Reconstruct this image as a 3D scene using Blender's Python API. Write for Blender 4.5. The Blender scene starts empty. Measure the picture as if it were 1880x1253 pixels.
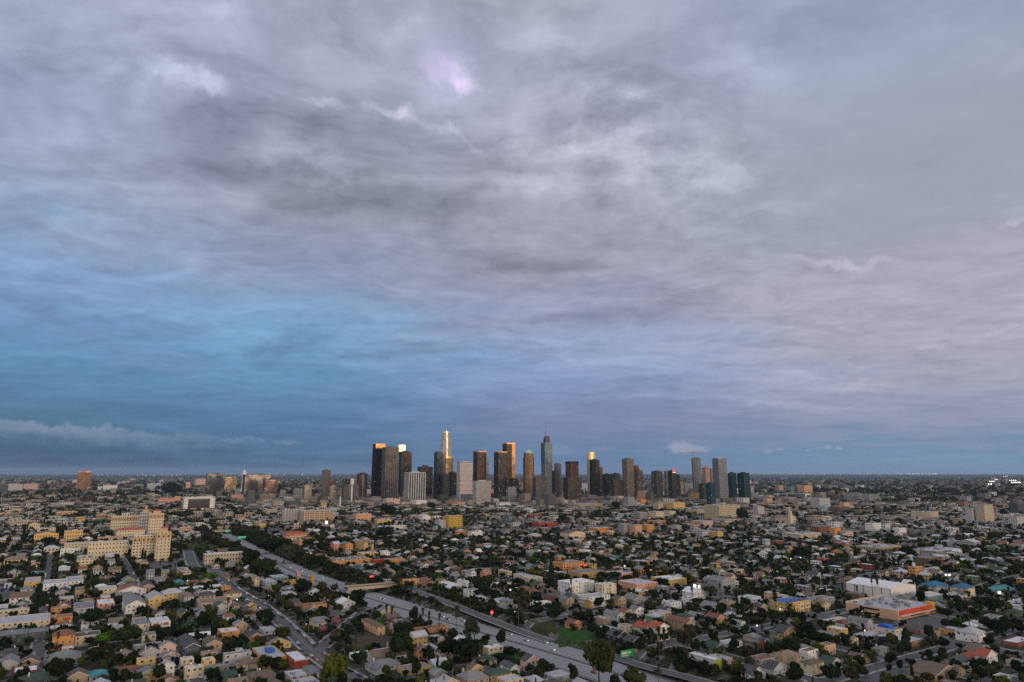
import bpy, math, random
import numpy as np
from math import sin, cos, tan, atan, atan2, pi, radians, sqrt, hypot

SC = bpy.context.scene
# ------------------------------------------------------------------ camera
CAM_H = 120.0
FPX = 1253.0                        # focal length in photograph pixels (24 mm on 36 mm)
PITCH = math.atan((868 - 626.5) / FPX)
cam_data = bpy.data.cameras.new('camera')
cam_data.lens = 24.0
cam_data.sensor_width = 36.0
cam_data.clip_start = 1.0
cam_data.clip_end = 200000.0
cam = bpy.data.objects.new('camera', cam_data)
SC.collection.objects.link(cam)
cam.location = (0, 0, CAM_H)
cam.rotation_euler = (pi / 2 + PITCH, 0, 0)
SC.camera = cam
SC.view_settings.view_transform = 'Standard'
SC.view_settings.look = 'None'
SC.view_settings.gamma = 1.0
SC.view_settings.use_curve_mapping = False
SC.view_settings.exposure = 0.0
SC.cycles.max_bounces = 5
SC.cycles.diffuse_bounces = 2
SC.cycles.glossy_bounces = 3
SC.cycles.transmission_bounces = 3
SC.cycles.volume_bounces = 0
SC.cycles.transparent_max_bounces = 6
SC.cycles.use_denoising = False
SC.cycles.sample_clamp_indirect = 1.5

# ------------------------------------------------------------------ sun (just above the western hills, behind the camera to the right)
SUN_AZ = radians(180 - 40)          # clockwise from the view direction
SUN_EL = radians(7.0)
sun_data = bpy.data.lights.new('sun', 'SUN')
sun_data.energy = 0.85
sun_data.angle = radians(14)
sun_data.color = (1.0, 0.78, 0.56)
sun = bpy.data.objects.new('sun', sun_data)
SC.collection.objects.link(sun)
sun.rotation_euler = (pi / 2 - SUN_EL, 0, pi - SUN_AZ)
SUN_DIR = (sin(SUN_AZ) * cos(SUN_EL), cos(SUN_AZ) * cos(SUN_EL), sin(SUN_EL))

# ------------------------------------------------------------------ node helper
def lin(c):
    return tuple((v / 255 / 12.92 if v <= 10 else ((v / 255 + .055) / 1.055) ** 2.4) for v in c)

class NT:
    """short-hand for building node trees"""
    def __init__(self, tree):
        self.t = tree
        tree.nodes.clear()
    def n(self, kind, **kw):
        nd = self.t.nodes.new(kind)
        for k, v in kw.items():
            setattr(nd, k, v)
        return nd
    def put(self, sock, v):
        if isinstance(v, bpy.types.NodeSocket):
            self.t.links.new(v, sock)
        elif v is not None:
            if isinstance(v, (tuple, list)) and len(v) == 3 and len(sock.default_value) == 4:
                v = (*v, 1.0)
            sock.default_value = v
    def m(self, op, a, b=None, c=None, clamp=False):
        nd = self.n('ShaderNodeMath', operation=op, use_clamp=clamp)
        self.put(nd.inputs[0], a); self.put(nd.inputs[1], b)
        if c is not None:
            self.put(nd.inputs[2], c)
        return nd.outputs[0]
    def v(self, op, a, b=None):
        nd = self.n('ShaderNodeVectorMath', operation=op)
        self.put(nd.inputs[0], a)
        if b is not None:
            self.put(nd.inputs['Scale' if op == 'SCALE' else 1], b)
        return nd.outputs['Value' if op in ('DOT_PRODUCT', 'LENGTH') else 'Vector']
    def xyz(self, x, y, z):
        nd = self.n('ShaderNodeCombineXYZ')
        for i, q in enumerate((x, y, z)):
            self.put(nd.inputs[i], q)
        return nd.outputs[0]
    def mix(self, f, a, b, blend='MIX'):
        nd = self.n('ShaderNodeMix', data_type='RGBA', blend_type=blend, clamp_factor=True)
        self.put(nd.inputs[0], f); self.put(nd.inputs[6], a); self.put(nd.inputs[7], b)
        return nd.outputs[2]
    def noise(self, vec, scale, detail=4, rough=.55, dist=0.0, color=False, lac=2.0):
        nd = self.n('ShaderNodeTexNoise', noise_dimensions='3D')
        self.put(nd.inputs['Vector'], vec)
        nd.inputs['Scale'].default_value = scale
        nd.inputs['Detail'].default_value = detail
        nd.inputs['Roughness'].default_value = rough
        nd.inputs['Lacunarity'].default_value = lac
        nd.inputs['Distortion'].default_value = dist
        return nd.outputs['Color' if color else 'Fac']
    def ramp(self, f, stops, interp='LINEAR'):
        nd = self.n('ShaderNodeValToRGB')
        nd.color_ramp.interpolation = interp
        el = nd.color_ramp.elements
        while len(el) < len(stops):
            el.new(0.5)
        for e, (p, c) in zip(el, stops):
            e.position = p
            e.color = (*c, 1) if isinstance(c, tuple) else (c, c, c, 1)
        self.put(nd.inputs[0], f)
        return nd.outputs[0]
    def sm(self, x, lo, hi):
        nd = self.n('ShaderNodeMapRange', interpolation_type='SMOOTHSTEP', clamp=True)
        self.put(nd.inputs[0], x)
        nd.inputs[1].default_value = lo; nd.inputs[2].default_value = hi
        return nd.outputs[0]

def pix_dir(px, py):
    x = (px - 940) / FPX; v = -(py - 626.5) / FPX
    d = (x, cos(PITCH) - v * sin(PITCH), sin(PITCH) + v * cos(PITCH))
    l = sqrt(sum(q * q for q in d))
    return tuple(q / l for q in d)
def azel(px, py):
    d = pix_dir(px, py)
    return atan2(d[0], d[1]), math.asin(d[2])

# ------------------------------------------------------------------ sky
world = bpy.data.worlds.new('World')
SC.world = world
world.use_nodes = True
def build_sky():
    N = NT(world.node_tree)
    tc = N.n('ShaderNodeTexCoord').outputs['Generated']
    d = N.v('NORMALIZE', tc)
    s = N.n('ShaderNodeSeparateXYZ'); N.put(s.inputs[0], d)
    X, Y, Z = s.outputs
    az = N.m('ARCTAN2', X, Y)
    el = N.m('ARCSINE', Z)
    # projection on a flat cloud deck: clouds crowd together towards the horizon
    k = N.m('DIVIDE', 1.0, N.m('ADD', N.m('MAXIMUM', Z, 0.0), 0.10))
    P = N.xyz(N.m('MULTIPLY', X, k), N.m('MULTIPLY', Y, k), 0.0)
    warp = N.v('SCALE', N.v('SUBTRACT', N.noise(P, 1.6, 4, .55, color=True), (.5, .5, .5)), .55)
    Pw = N.v('ADD', P, warp)
    big = N.noise(Pw, 1.5, 3, .5)
    # streaks of the deck run a little across the view
    rot = N.n('ShaderNodeMapping'); N.put(rot.inputs[0], Pw)
    rot.inputs['Rotation'].default_value = (0, 0, radians(16)); rot.inputs['Scale'].default_value = (.55, 1.35, 1)
    mid = N.noise(rot.outputs[0], 3.6, 8, .60)
    fine = N.noise(N.v('ADD', Pw, (7.3, 2.1, 0)), 9.0, 6, .6)
    # elevation in the ramps: 0..45 degrees
    EMAX = radians(50)
    ef = N.m('DIVIDE', N.m('ADD', el, N.m('MULTIPLY', N.m('SUBTRACT', big, .5), .10)), EMAX, clamp=True)
    def column(px, rows):
        st = sorted((azel(px, y)[1] / EMAX, lin(c)) for y, c in rows)
        return N.ramp(ef, [(max(p, 0), c) for p, c in st])
    cols = [
     (100, [(0,(160,167,190)),(150,(150,158,184)),(300,(150,159,184)),(400,(140,158,186)),(500,(126,152,190)),(600,(106,144,184)),(680,(88,130,168)),(740,(76,116,152)),(800,(66,104,136)),(868,(44,78,110))]),
     (560, [(0,(158,162,182)),(150,(160,165,186)),(300,(142,147,166)),(400,(146,149,168)),(500,(136,148,178)),(600,(116,154,190)),(690,(94,136,174)),(780,(74,112,152)),(830,(68,106,144)),(868,(56,90,126))]),
     (1000,[(0,(162,165,184)),(150,(160,163,184)),(300,(166,167,187)),(420,(154,155,174)),(500,(148,148,168)),(590,(146,152,180)),(650,(140,160,196)),(710,(122,142,182)),(770,(108,126,164)),(868,(86,118,156))]),
     (1700,[(0,(148,159,182)),(150,(154,161,180)),(300,(149,157,174)),(400,(152,156,175)),(500,(164,161,178)),(600,(164,161,178)),(700,(156,157,178)),(780,(134,142,168)),(820,(108,136,168)),(868,(112,146,176))]),
    ]
    cr = [(azel(px, 500)[0], column(px, rows)) for px, rows in cols]
    base = cr[0][1]
    for (a0, _), (a1, c1) in zip(cr[:-1], cr[1:]):
        base = N.mix(N.sm(N.m('ADD', az, N.m('MULTIPLY', N.m('SUBTRACT', big, .5), .25)), a0, a1), base, c1)
    # placed features: soft ellipses in azimuth / elevation, their edges pulled about by noise
    A = N.xyz(az, el, 0.0)
    wA = N.v('SCALE', N.v('SUBTRACT', N.noise(A, 9.0, 5, .6, color=True), (.5, .5, .5)), .085)
    Aw = N.v('ADD', A, wA)
    def pile(items, wv, sharp=0.0):
        """sum of weighted soft ellipses; the running sum rides in the z of the coordinate, one ellipse after the other"""
        run = wv
        for it in items:
            px, py, rx, ry, ang, wt = it[:6]
            a0, e0 = azel(px, py)
            a1, e1 = azel(px + rx * cos(radians(ang)), py - rx * sin(radians(ang)))
            mp = N.n('ShaderNodeMapping', vector_type='TEXTURE')
            N.put(mp.inputs[0], run)
            mp.inputs['Location'].default_value = (a0, e0, 0)
            mp.inputs['Rotation'].default_value = (0, 0, atan2(e1 - e0, a1 - a0))
            r = hypot(a1 - a0, e1 - e0)
            mp.inputs['Scale'].default_value = (r, r * ry / rx, 1e7)
            b = N.sm(N.v('LENGTH', mp.outputs[0]), 1.0, sharp)
            ma = N.n('ShaderNodeVectorMath', operation='MULTIPLY_ADD')
            N.put(ma.inputs[0], b); ma.inputs[1].default_value = (0, 0, wt); N.put(ma.inputs[2], run)
            run = ma.outputs[0]
        sp = N.n('ShaderNodeSeparateXYZ'); N.put(sp.inputs[0], run)
        return N.m('MAXIMUM', sp.outputs[2], 0.0)
    Aw = N.v('MULTIPLY', Aw, (1, 1, 0))
    tone = N.m('ADD', N.m('MULTIPLY', N.m('SUBTRACT', mid, .5), .88), N.m('MULTIPLY', N.m('SUBTRACT', fine, .5), .7))
    # the deck calms down low over the horizon
    tone = N.m('MULTIPLY', tone, N.ramp(N.m('DIVIDE', el, EMAX, clamp=True), [(0, .06), (.09, .5), (.22, .8), (.45, 1.05), (1, 1.0)]))
    calm = pile([(1660, 240, 520, 460, 0, 1)], Aw, .3)
    tone = N.m('MULTIPLY', tone, N.m('SUBTRACT', 1.0, N.m('MULTIPLY', calm, .72)))
    darks = [(640,222,330,44,-13,.62),(420,196,130,34,4,.42),(460,250,240,90,-22,.42),(720,352,200,26,-2,.62),(560,378,130,24,16,.62),(470,410,60,20,30,.3),(880,362,120,22,-8,.4),(400,310,110,44,-50,.35),(1010,488,200,20,6,.62),
             (1150,570,330,22,9,.48),(900,500,140,16,12,.3),(565,622,120,26,14,.55),(470,640,50,12,25,.3),(755,650,130,20,8,.55),(640,668,60,12,20,.35),(540,655,90,14,0,.35),(850,262,150,60,-10,.25),
             (1500,650,260,14,-8,.22),(850,430,220,60,0,.22),(160,575,230,10,-3,.30),(220,620,120,7,0,.2),(360,230,60,40,0,.2),(1180,90,200,60,-15,.2),(1010,215,60,50,0,.2)]
    lights = [(340,140,110,20,-14,.62),(395,158,40,14,-30,.6),(210,135,50,24,0,.4),(600,187,60,8,-10,.75),(700,205,60,10,-14,.6),(740,214,50,13,-18,.75),(810,237,60,8,-16,.6),(870,262,50,6,-20,.35),(820,135,90,46,-35,.55),
              (850,155,40,20,-24,.6),(970,60,70,40,10,.4),(750,40,60,30,40,.4),(420,20,60,16,-10,.35),(1060,290,60,24,10,.45),(1160,172,70,14,5,.45),(1160,235,50,12,0,.4),
              (1370,120,130,34,-18,.4),(1290,250,60,36,0,.3),(1330,330,90,30,10,.45),(1170,320,70,40,0,.3),(450,360,70,40,-20,.3),(300,20,90,18,0,.2),(960,275,80,16,0,.4),
              (990,350,200,24,2,.22),(1440,380,110,24,5,.25),(480,280,60,34,20,.25),(560,300,60,40,20,.25),(1560,485,160,14,-3,.26),(1350,690,300,16,-5,.26),
              (1420,740,150,9,-8,.3),(1220,725,140,10,0,.22),(1520,700,230,12,-10,.2),(1860,405,50,10,25,.45),(1260,510,120,20,-10,.18)]
    tone = N.m('SUBTRACT', tone, pile([(px, py, rx * 1.08, ry * 1.5, an, k_ * .40) for px, py, rx, ry, an, k_ in darks], Aw))
    A2 = N.v('MULTIPLY', N.v('ADD', A, N.v('SCALE', N.v('SUBTRACT', N.noise(A, 26.0, 6, .66, color=True), (.5, .5, .5)), .052)), (1, 1, 0))
    lt = pile([(px, py, rx * 1.1, ry * 1.3, an, k_ * .52) for px, py, rx, ry, an, k_ in lights], A2)
    lump = N.noise(N.v('MULTIPLY', A2, (.8, 1.25, 1)), 15.0, 6, .56)
    lumpy = pile([(1130, 270, 460, 210, -8, .9), (560, 290, 200, 110, -20, .8), (640, 60, 420, 90, 0, .45), (250, 130, 260, 110, -8, .5), (900, 440, 160, 60, 0, .5)], Aw)
    tone = N.m('ADD', tone, N.m('MULTIPLY', N.m('MULTIPLY', N.m('SUBTRACT', lump, .5), lumpy), 2.0))
    tone = N.m('ADD', tone, N.m('MULTIPLY', lt, N.m('MULTIPLY', lump, 2.1)))
    # clear blue gaps between the streaks, low left
    Q = N.n('ShaderNodeMapping'); N.put(Q.inputs[0], Aw)
    Q.inputs['Rotation'].default_value = (0, 0, radians(7)); Q.inputs['Scale'].default_value = (3.2, 17, 1)
    strk = N.noise(Q.outputs[0], 1.0, 6, .58)
    region = N.m('MINIMUM', pile([(240, 545, 760, 190, -10, 1.0), (960, 640, 480, 80, -7, .8), (190, 410, 300, 60, -18, .5)], Aw, .1), 1.0)
    gap = N.m('MULTIPLY', region, N.sm(strk, .46, .66))
    veil = N.m('MULTIPLY', region, N.sm(strk, .50, .34))
    col = N.mix(N.m('MULTIPLY', gap, .42), base, lin((124, 168, 206)))
    col = N.mix(N.m('MULTIPLY', veil, .6), col, lin((112, 126, 164)))
    # pink and lilac where the last light catches the deck
    pink = pile([(1840, 612, 60, 12, 14, .3), (1700, 640, 90, 10, 10, .15), (1560, 483, 180, 18, -3, .2), (846, 156, 40, 18, -20, .55), (826, 116, 44, 14, -35, .4), (790, 128, 50, 22, -20, .2), (735, 213, 20, 10, -18, .3)], A2)
    col = N.mix(pink, col, lin((214, 188, 226)))
    col = N.mix(pile([(820, 120, 90, 70, -20, .3)], Aw), col, lin((176, 172, 222)))
    col = N.mix(pile([(1130, 765, 420, 60, 0, .35)], Aw), col, lin((126, 128, 168)))
    gain = N.m('MAXIMUM', N.m('ADD', 1.085, tone), .35)
    cloud_lit = N.xyz(*[N.m('POWER', gain, p) for p in (1.02, 1.0, .9)])
    col = N.mix(1.0, col, cloud_lit, 'MULTIPLY')
    # low cloud bank on the left, over the horizon: bright ragged top, shaded below
    wB = N.v('SCALE', N.v('SUBTRACT', N.noise(A, 42.0, 5, .6, color=True), (.5, .5, .5)), .030)
    sB = N.n('ShaderNodeSeparateXYZ'); N.put(sB.inputs[0], N.v('ADD', A, wB))
    e_b = sB.outputs[1]; a_b = sB.outputs[0]
    top = N.m('ADD', azel(300, 793)[1], N.m('MULTIPLY', N.m('SUBTRACT', a_b, azel(300, 793)[0]), -.055))
    above = N.m('SUBTRACT', top, e_b)
    bank = N.m('MULTIPLY', N.sm(above, -.0015, .004), N.m('SUBTRACT', 1.0, N.sm(above, .005, .024)))
    bank = N.m('MULTIPLY', bank, N.m('SUBTRACT', 1.0, N.sm(az, azel(60, 800)[0], azel(540, 800)[0])))
    bank = N.m('MULTIPLY', bank, N.m('ADD', .35, N.noise(A, 60, 4, .6)))
    col = N.mix(N.m('MULTIPLY', bank, .85), col, lin((128, 146, 172)))
    under = N.m('MULTIPLY', N.sm(above, .012, .03), N.m('SUBTRACT', 1.0, N.sm(above, .045, .075)))
    under = N.m('MULTIPLY', under, N.m('SUBTRACT', 1.0, N.sm(az, azel(100, 800)[0], azel(640, 800)[0])))
    col = N.mix(N.m('MULTIPLY', under, .45), col, lin((52, 82, 116)))
    # small cumulus heads far away
    wC = N.v('SCALE', N.v('SUBTRACT', N.noise(A, 75.0, 5, .62, color=True), (.5, .5, .5)), .020)
    Ac = N.v('MULTIPLY', N.v('ADD', A, wC), (1, 1, 0))
    c1 = pile([(1262,823,56,12,0,.85),(1245,817,20,11,0,.3),(1410,826,12,4,0,.6),(1432,826,9,4,0,.6),(1485,826,10,4,0,.5),(1520,821,12,6,0,.7),(1541,821,8,6,0,.7)], Ac, .35)
    col = N.mix(N.m('MINIMUM', c1, .92), col, lin((152, 160, 184)))
    c2 = pile([(1030,825,34,13,0,.5),(1105,823,28,7,0,.35),(1840,845,30,8,0,.3),(450,806,60,5,0,.4),(530,814,40,5,0,.35)], Ac, .35)
    col = N.mix(c2, col, lin((122, 142, 174)))
    # behind the camera: the afterglow round the low sun, under the same deck
    sd = N.v('DOT_PRODUCT', d, SUN_DIR)
    back = N.sm(Y, .15, -.55)
    deck = N.mix(N.m('DIVIDE', el, radians(60), clamp=True), lin((246, 226, 206)), lin((222, 222, 232)))
    deck = N.mix(1.0, deck, N.xyz(*[N.m('ADD', .8, N.m('MULTIPLY', mid, .4))] * 3), 'MULTIPLY')
    col = N.mix(back, col, deck)
    col = N.mix(N.sm(el, radians(42), radians(78)), col, lin((214, 218, 230)))
    near = N.sm(N.m('ABSOLUTE', N.m('SUBTRACT', el, radians(4))), radians(13), 0.0)
    wide = N.m('MULTIPLY', N.m('MULTIPLY', N.sm(sd, .55, .99), near), back)
    glow = N.v('SCALE', (1.0, .54, .22), N.m('MULTIPLY', wide, 1.9))
    col = N.mix(1.0, col, glow, 'ADD')
    # thin clear air from the physical sky, tinting the whole a little
    ns = N.n('ShaderNodeTexSky', sky_type='NISHITA')
    ns.sun_disc = False
    ns.sun_elevation = SUN_EL
    ns.sun_rotation = SUN_AZ
    ns.altitude = 200
    col = N.mix(1.0, col, N.v('SCALE', ns.outputs[0], .004), 'ADD')
    # below the horizon only the far plain
    col = N.mix(N.sm(Z, -.001, -.02), col, lin((44, 56, 68)))
    bg = N.n('ShaderNodeBackground')
    N.put(bg.inputs[0], col); bg.inputs[1].default_value = 1.0
    out = N.n('ShaderNodeOutputWorld')
    N.t.links.new(bg.outputs[0], out.inputs[0])
build_sky()
world.cycles.sampling_method = 'MANUAL'
world.cycles.sample_map_resolution = 512
# ------------------------------------------------------------------ geometry helpers
random.seed(11)
RNG = np.random.default_rng(5)

def unpix(px, py, z=0.0):
    x = (px - 940) / FPX; v = -(py - 626.5) / FPX
    dy = cos(PITCH) - v * sin(PITCH); dz = sin(PITCH) + v * cos(PITCH)
    t = (z - CAM_H) / dz
    return x * t, dy * t
def project(x, y, z):
    """world -> photograph pixels, with numpy arrays or numbers"""
    f = y * cos(PITCH) + (z - CAM_H) * sin(PITCH)
    u = -y * sin(PITCH) + (z - CAM_H) * cos(PITCH)
    return 940 + FPX * x / f, 626.5 - FPX * u / f
GR = radians(33)                     # the street grid is turned 33 degrees to the view
UX, UY = cos(GR), sin(GR)            # "a" runs away to the right, "b" runs towards the lower right
VX, VY = sin(GR), -cos(GR)
def to_ab(x, y): return x * UX + y * UY, x * VX + y * VY
def to_xy(a, b): return a * UX + b * VX, a * UY + b * VY

# freeway centre line, read off the photograph and laid 6 m below the streets
FW_Z = -6.0
fw_pix = [(1215, 1262), (1110, 1226), (1030, 1203), (960, 1184), (880, 1160), (790, 1132), (700, 1106), (640, 1087), (600, 1074), (561, 1061), (525, 1045), (481, 1019),
          (440, 1000), (410, 985), (383, 968), (329, 947), (300, 938), (255, 930), (200, 922)]
def smooth_line(pts, step=6.0, closed=False):
    pts = np.array(pts, float)
    out = []
    n = len(pts)
    for i in range(n - 1):
        p0, p1, p2, p3 = pts[max(i - 1, 0)], pts[i], pts[i + 1], pts[min(i + 2, n - 1)]
        k = max(2, int(np.linalg.norm((p2 - p1)[:2]) / step))
        for j in range(k):
            t = j / k
            out.append(.5 * ((2 * p1) + (-p0 + p2) * t + (2 * p0 - 5 * p1 + 4 * p2 - p3) * t * t + (-p0 + 3 * p1 - 3 * p2 + p3) * t ** 3))
    out.append(pts[-1])
    return np.array(out)
FW = [unpix(x, y, FW_Z) for x, y in fw_pix]
FW = [(FW[0][0] + (FW[0][0] - FW[1][0]) * 4, FW[0][1] + (FW[0][1] - FW[1][1]) * 4)] + FW
# even out the wobble of the reading
for _ in range(2):
    FW = [FW[0]] + [tuple((np.array(FW[i - 1]) + 2 * np.array(FW[i]) + np.array(FW[i + 1])) / 4) for i in range(1, len(FW) - 1)] + [FW[-1]]
FWL = smooth_line(FW, 6.0)
FW_FAR = FWL[FWL[:, 1] >= 1480]          # beyond the second overpass the road is lost among trees
FWL = FWL[FWL[:, 1] < 1500]
def ramp_line(pp):
    return smooth_line([(*unpix(x, y, z), z) for x, y, z in pp], 6.0)
RAMP1 = ramp_line([(757, 1083, 0), (800, 1099, -.5), (850, 1118, -1.5), (900, 1138, -3), (950, 1157, -4.6), (1010, 1178, -5.7)])
RAMP2 = ramp_line([(1085, 1193, -5.9), (1130, 1207, -5.2), (1190, 1226, -4.2), (1250, 1241, -3.0), (1330, 1263, -1.5)])
def dist_line(x, y, L):
    x = np.asarray(x, float).ravel(); y = np.asarray(y, float).ravel()
    best = np.full(x.shape, 1e9); idx = np.zeros(x.shape, int)
    near = np.nonzero((x > L[:, 0].min() - 120) & (x < L[:, 0].max() + 120) & (y > L[:, 1].min() - 120) & (y < L[:, 1].max() + 120))[0]
    for s in range(0, len(near), 20000):
        q = near[s:s + 20000]
        dd = (x[q, None] - L[None, :, 0]) ** 2 + (y[q, None] - L[None, :, 1]) ** 2
        k = dd.argmin(1)
        best[q] = np.sqrt(dd[np.arange(len(q)), k]); idx[q] = k
    return best, idx
def sstep(v, a, b):
    t = np.clip((v - a) / (b - a), 0, 1)
    return t * t * (3 - 2 * t)
def terrain(x, y):
    sh = np.shape(x)
    x = np.asarray(x, float).ravel(); y = np.asarray(y, float).ravel()
    w = 2.6 * np.sin(x / 95 + .6) * np.cos(y / 130) + 2.0 * np.sin((x + y) / 71 + 1.0)
    w = w * sstep(y, 520, 900) * (1 - sstep(y, 3000, 5000))
    w = w + 7.0 * np.exp(-(((x + 640) / 300) ** 2 + ((y - 1050) / 330) ** 2))
    d, i = dist_line(x, y, FWL)
    w = w * sstep(d, 30, 130)
    z = FW_Z + (w - FW_Z) * sstep(d, 24.5, 40)
    for R in (RAMP1, RAMP2):
        d2, i2 = dist_line(x, y, R)
        k = 1 - sstep(d2, 6.5, 14)
        out_fw = sstep(d, 22, 26)
        z = z + (R[i2, 2] - z) * k * out_fw
    return z.reshape(sh)
def ground_z(x, y): return float(terrain(np.array([x]), np.array([y]))[0])
def at(px, py):
    """the ground point seen at a photograph pixel"""
    z = 0.0
    for _ in range(4):
        x, y = unpix(px, py, z)
        z = ground_z(x, y)
    return x, y, z

# ------------------------------------------------------------------ objects
COL = SC.collection
def tag(o, label=None, cat=None, group=None, kind=None):
    if label: o['label'] = label
    if cat: o['category'] = cat
    if group: o['group'] = group
    if kind: o['kind'] = kind
    return o
def empty(name, loc, rz=0.0):
    o = bpy.data.objects.new(name, None)
    COL.objects.link(o)
    o.location = loc; o.rotation_euler = (0, 0, rz)
    o.empty_display_size = 1
    return o
def link(name, mesh, parent=None, loc=None, scale=None, rz=None, color=None):
    o = bpy.data.objects.new(name, mesh)
    COL.objects.link(o)
    if parent: o.parent = parent
    if loc is not None: o.location = loc
    if scale is not None: o.scale = scale
    if rz is not None: o.rotation_euler = (0, 0, rz)
    if color is not None: o.color = (*color, 1)
    return o
def mesh_np(name, V, F, mat, smooth=False, col=None, mi=None, uv=None):
    """V (n,3); F list of index arrays of one width each; col per face"""
    me = bpy.data.meshes.new(name)
    V = np.asarray(V, np.float32)
    me.vertices.add(len(V)); me.vertices.foreach_set('co', V.ravel())
    loops = np.concatenate([np.asarray(f, np.int32).ravel() for f in F if len(f)])
    tot = np.concatenate([np.full(len(f), np.asarray(f).shape[1], np.int32) for f in F if len(f)])
    st = np.concatenate([[0], np.cumsum(tot)[:-1]]).astype(np.int32)
    me.loops.add(len(loops)); me.loops.foreach_set('vertex_index', loops)
    me.polygons.add(len(tot)); me.polygons.foreach_set('loop_start', st); me.polygons.foreach_set('loop_total', tot)
    if mi is not None: me.polygons.foreach_set('material_index', np.asarray(mi, np.int32))
    if smooth: me.polygons.foreach_set('use_smooth', np.ones(len(tot), bool))
    if col is not None:
        at_ = me.attributes.new('col', 'FLOAT_COLOR', 'FACE')
        c = np.ones((len(tot), 4), np.float32); c[:, :3] = col
        at_.data.foreach_set('color', c.ravel())
    if uv is not None:
        l = me.uv_layers.new(name='uv')
        l.data.foreach_set('uv', np.asarray(uv, np.float32)[loops].ravel())
    me.update(calc_edges=True)
    for m_ in (mat if isinstance(mat, (list, tuple)) else [mat]):
        me.materials.append(m_)
    return me
BOXF = np.array([(0, 1, 5, 4), (1, 2, 6, 5), (2, 3, 7, 6), (3, 0, 4, 7), (4, 5, 6, 7), (0, 3, 2, 1)])
class MB:
    """collects polygons of any width and links them as ONE mesh object"""
    def __init__(self): self.v = []; self.f = []
    def add(self, vs, fs):
        o = len(self.v); self.v += [tuple(q) for q in vs]; self.f += [tuple(i + o for i in f) for f in fs]
        return self
    def box(self, x0, x1, y0, y1, z0, z1, bottom=True):
        return self.add([(x0, y0, z0), (x1, y0, z0), (x1, y1, z0), (x0, y1, z0), (x0, y0, z1), (x1, y0, z1), (x1, y1, z1), (x0, y1, z1)], [tuple(q) for q in (BOXF if bottom else BOXF[:5])])
    def prism(self, pts, z0, z1):
        n = len(pts)
        return self.add([(x, y, z0) for x, y in pts] + [(x, y, z1) for x, y in pts], [(i, (i + 1) % n, n + (i + 1) % n, n + i) for i in range(n)] + [tuple(range(n, 2 * n)), tuple(range(n - 1, -1, -1))])
    def tube(self, p, q, r0, r1, n=6):
        p = np.array(p, float); q = np.array(q, float); d = q - p; d /= np.linalg.norm(d)
        a = np.cross(d, (0, 0, 1) if abs(d[2]) < .9 else (1, 0, 0)); a /= np.linalg.norm(a); b = np.cross(d, a)
        vs = [tuple(c + r * (cos(t) * a + sin(t) * b)) for c, r in ((p, r0), (q, r1)) for t in [2 * pi * i / n for i in range(n)]]
        return self.add(vs, [(i, (i + 1) % n, n + (i + 1) % n, n + i) for i in range(n)] + [tuple(range(n, 2 * n)), tuple(range(n - 1, -1, -1))])
    def mesh(self, name, mat, smooth=False):
        me = bpy.data.meshes.new(name)
        me.from_pydata(self.v, [], self.f)
        for m_ in (mat if isinstance(mat, (list, tuple)) else [mat]): me.materials.append(m_)
        if smooth:
            me.polygons.foreach_set('use_smooth', [True] * len(me.polygons))
        me.update()
        return me
    def build(self, name, mat, parent=None, color=None, kind=None, smooth=False):
        o = link(name, self.mesh(name, mat, smooth), parent, color=color)
        if kind: o['kind'] = kind
        return o

# ------------------------------------------------------------------ materials
M = {}
def mat(name, build):
    m_ = bpy.data.materials.new(name); m_.use_nodes = True
    N = NT(m_.node_tree)
    out = N.n('ShaderNodeOutputMaterial')
    sh = build(N)
    N.t.links.new(sh, out.inputs[0])
    M[name] = m_
    return m_
def bsdf(N, color, rough=.8, metal=0.0, spec=.3, **kw):
    b = N.n('ShaderNodeBsdfPrincipled')
    N.put(b.inputs['Base Color'], color); N.put(b.inputs['Roughness'], rough); N.put(b.inputs['Metallic'], metal)
    b.inputs['Specular IOR Level'].default_value = spec
    for k, v in kw.items(): N.put(b.inputs[k.replace('_', ' ')], v)
    return b.outputs[0]
def geo_pos(N):
    return N.n('ShaderNodeNewGeometry').outputs['Position']
def tint(N, c, scale, amt, detail=4, vec=None):
    """c times a mottling of +-amt"""
    n = N.noise(vec if vec is not None else geo_pos(N), scale, detail, .6)
    k = N.m('ADD', 1 - amt, N.m('MULTIPLY', n, 2 * amt))
    return N.mix(1.0, c, N.xyz(k, k, k), 'MULTIPLY')
def objcol(N): return N.n('ShaderNodeObjectInfo').outputs['Color']
def attcol(N): return N.n('ShaderNodeAttribute', attribute_name='col').outputs['Color']
mat('painted_wall', lambda N: bsdf(N, tint(N, tint(N, objcol(N), .35, .16), 3.0, .12), .85))
mat('roofing', lambda N: bsdf(N, tint(N, tint(N, objcol(N), .22, .45, 5), 2.2, .22), .8))
mat('city_surface', lambda N: bsdf(N, tint(N, attcol(N), .15, .22), .8))
mat('plain', lambda N: bsdf(N, objcol(N), .6))
mat('white_trim', lambda N: bsdf(N, tint(N, (.62, .62, .60), 1.5, .1), .6))
mat('window_pane', lambda N: bsdf(N, (.018, .022, .028), .12, 0, .6))
mat('dark_opening', lambda N: bsdf(N, (.015, .014, .013), .8))
def _glass(N):
    c = tint(N, objcol(N), .05, .3, 2)
    # panes are never quite flush: each one throws its reflection a little elsewhere
    tc = N.n('ShaderNodeTexCoord').outputs['Object']
    cell = N.n('ShaderNodeTexVoronoi', feature='F1'); N.put(cell.inputs['Vector'], tc); cell.inputs['Scale'].default_value = .045
    nm = N.n('ShaderNodeNewGeometry').outputs['Normal']
    j = N.v('SCALE', N.v('SUBTRACT', cell.outputs['Color'], (.5, .5, .5)), .030)
    return bsdf(N, c, .16, .55, .6, Normal=N.v('NORMALIZE', N.v('ADD', nm, j)))
mat('tower_glass', _glass)
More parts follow.
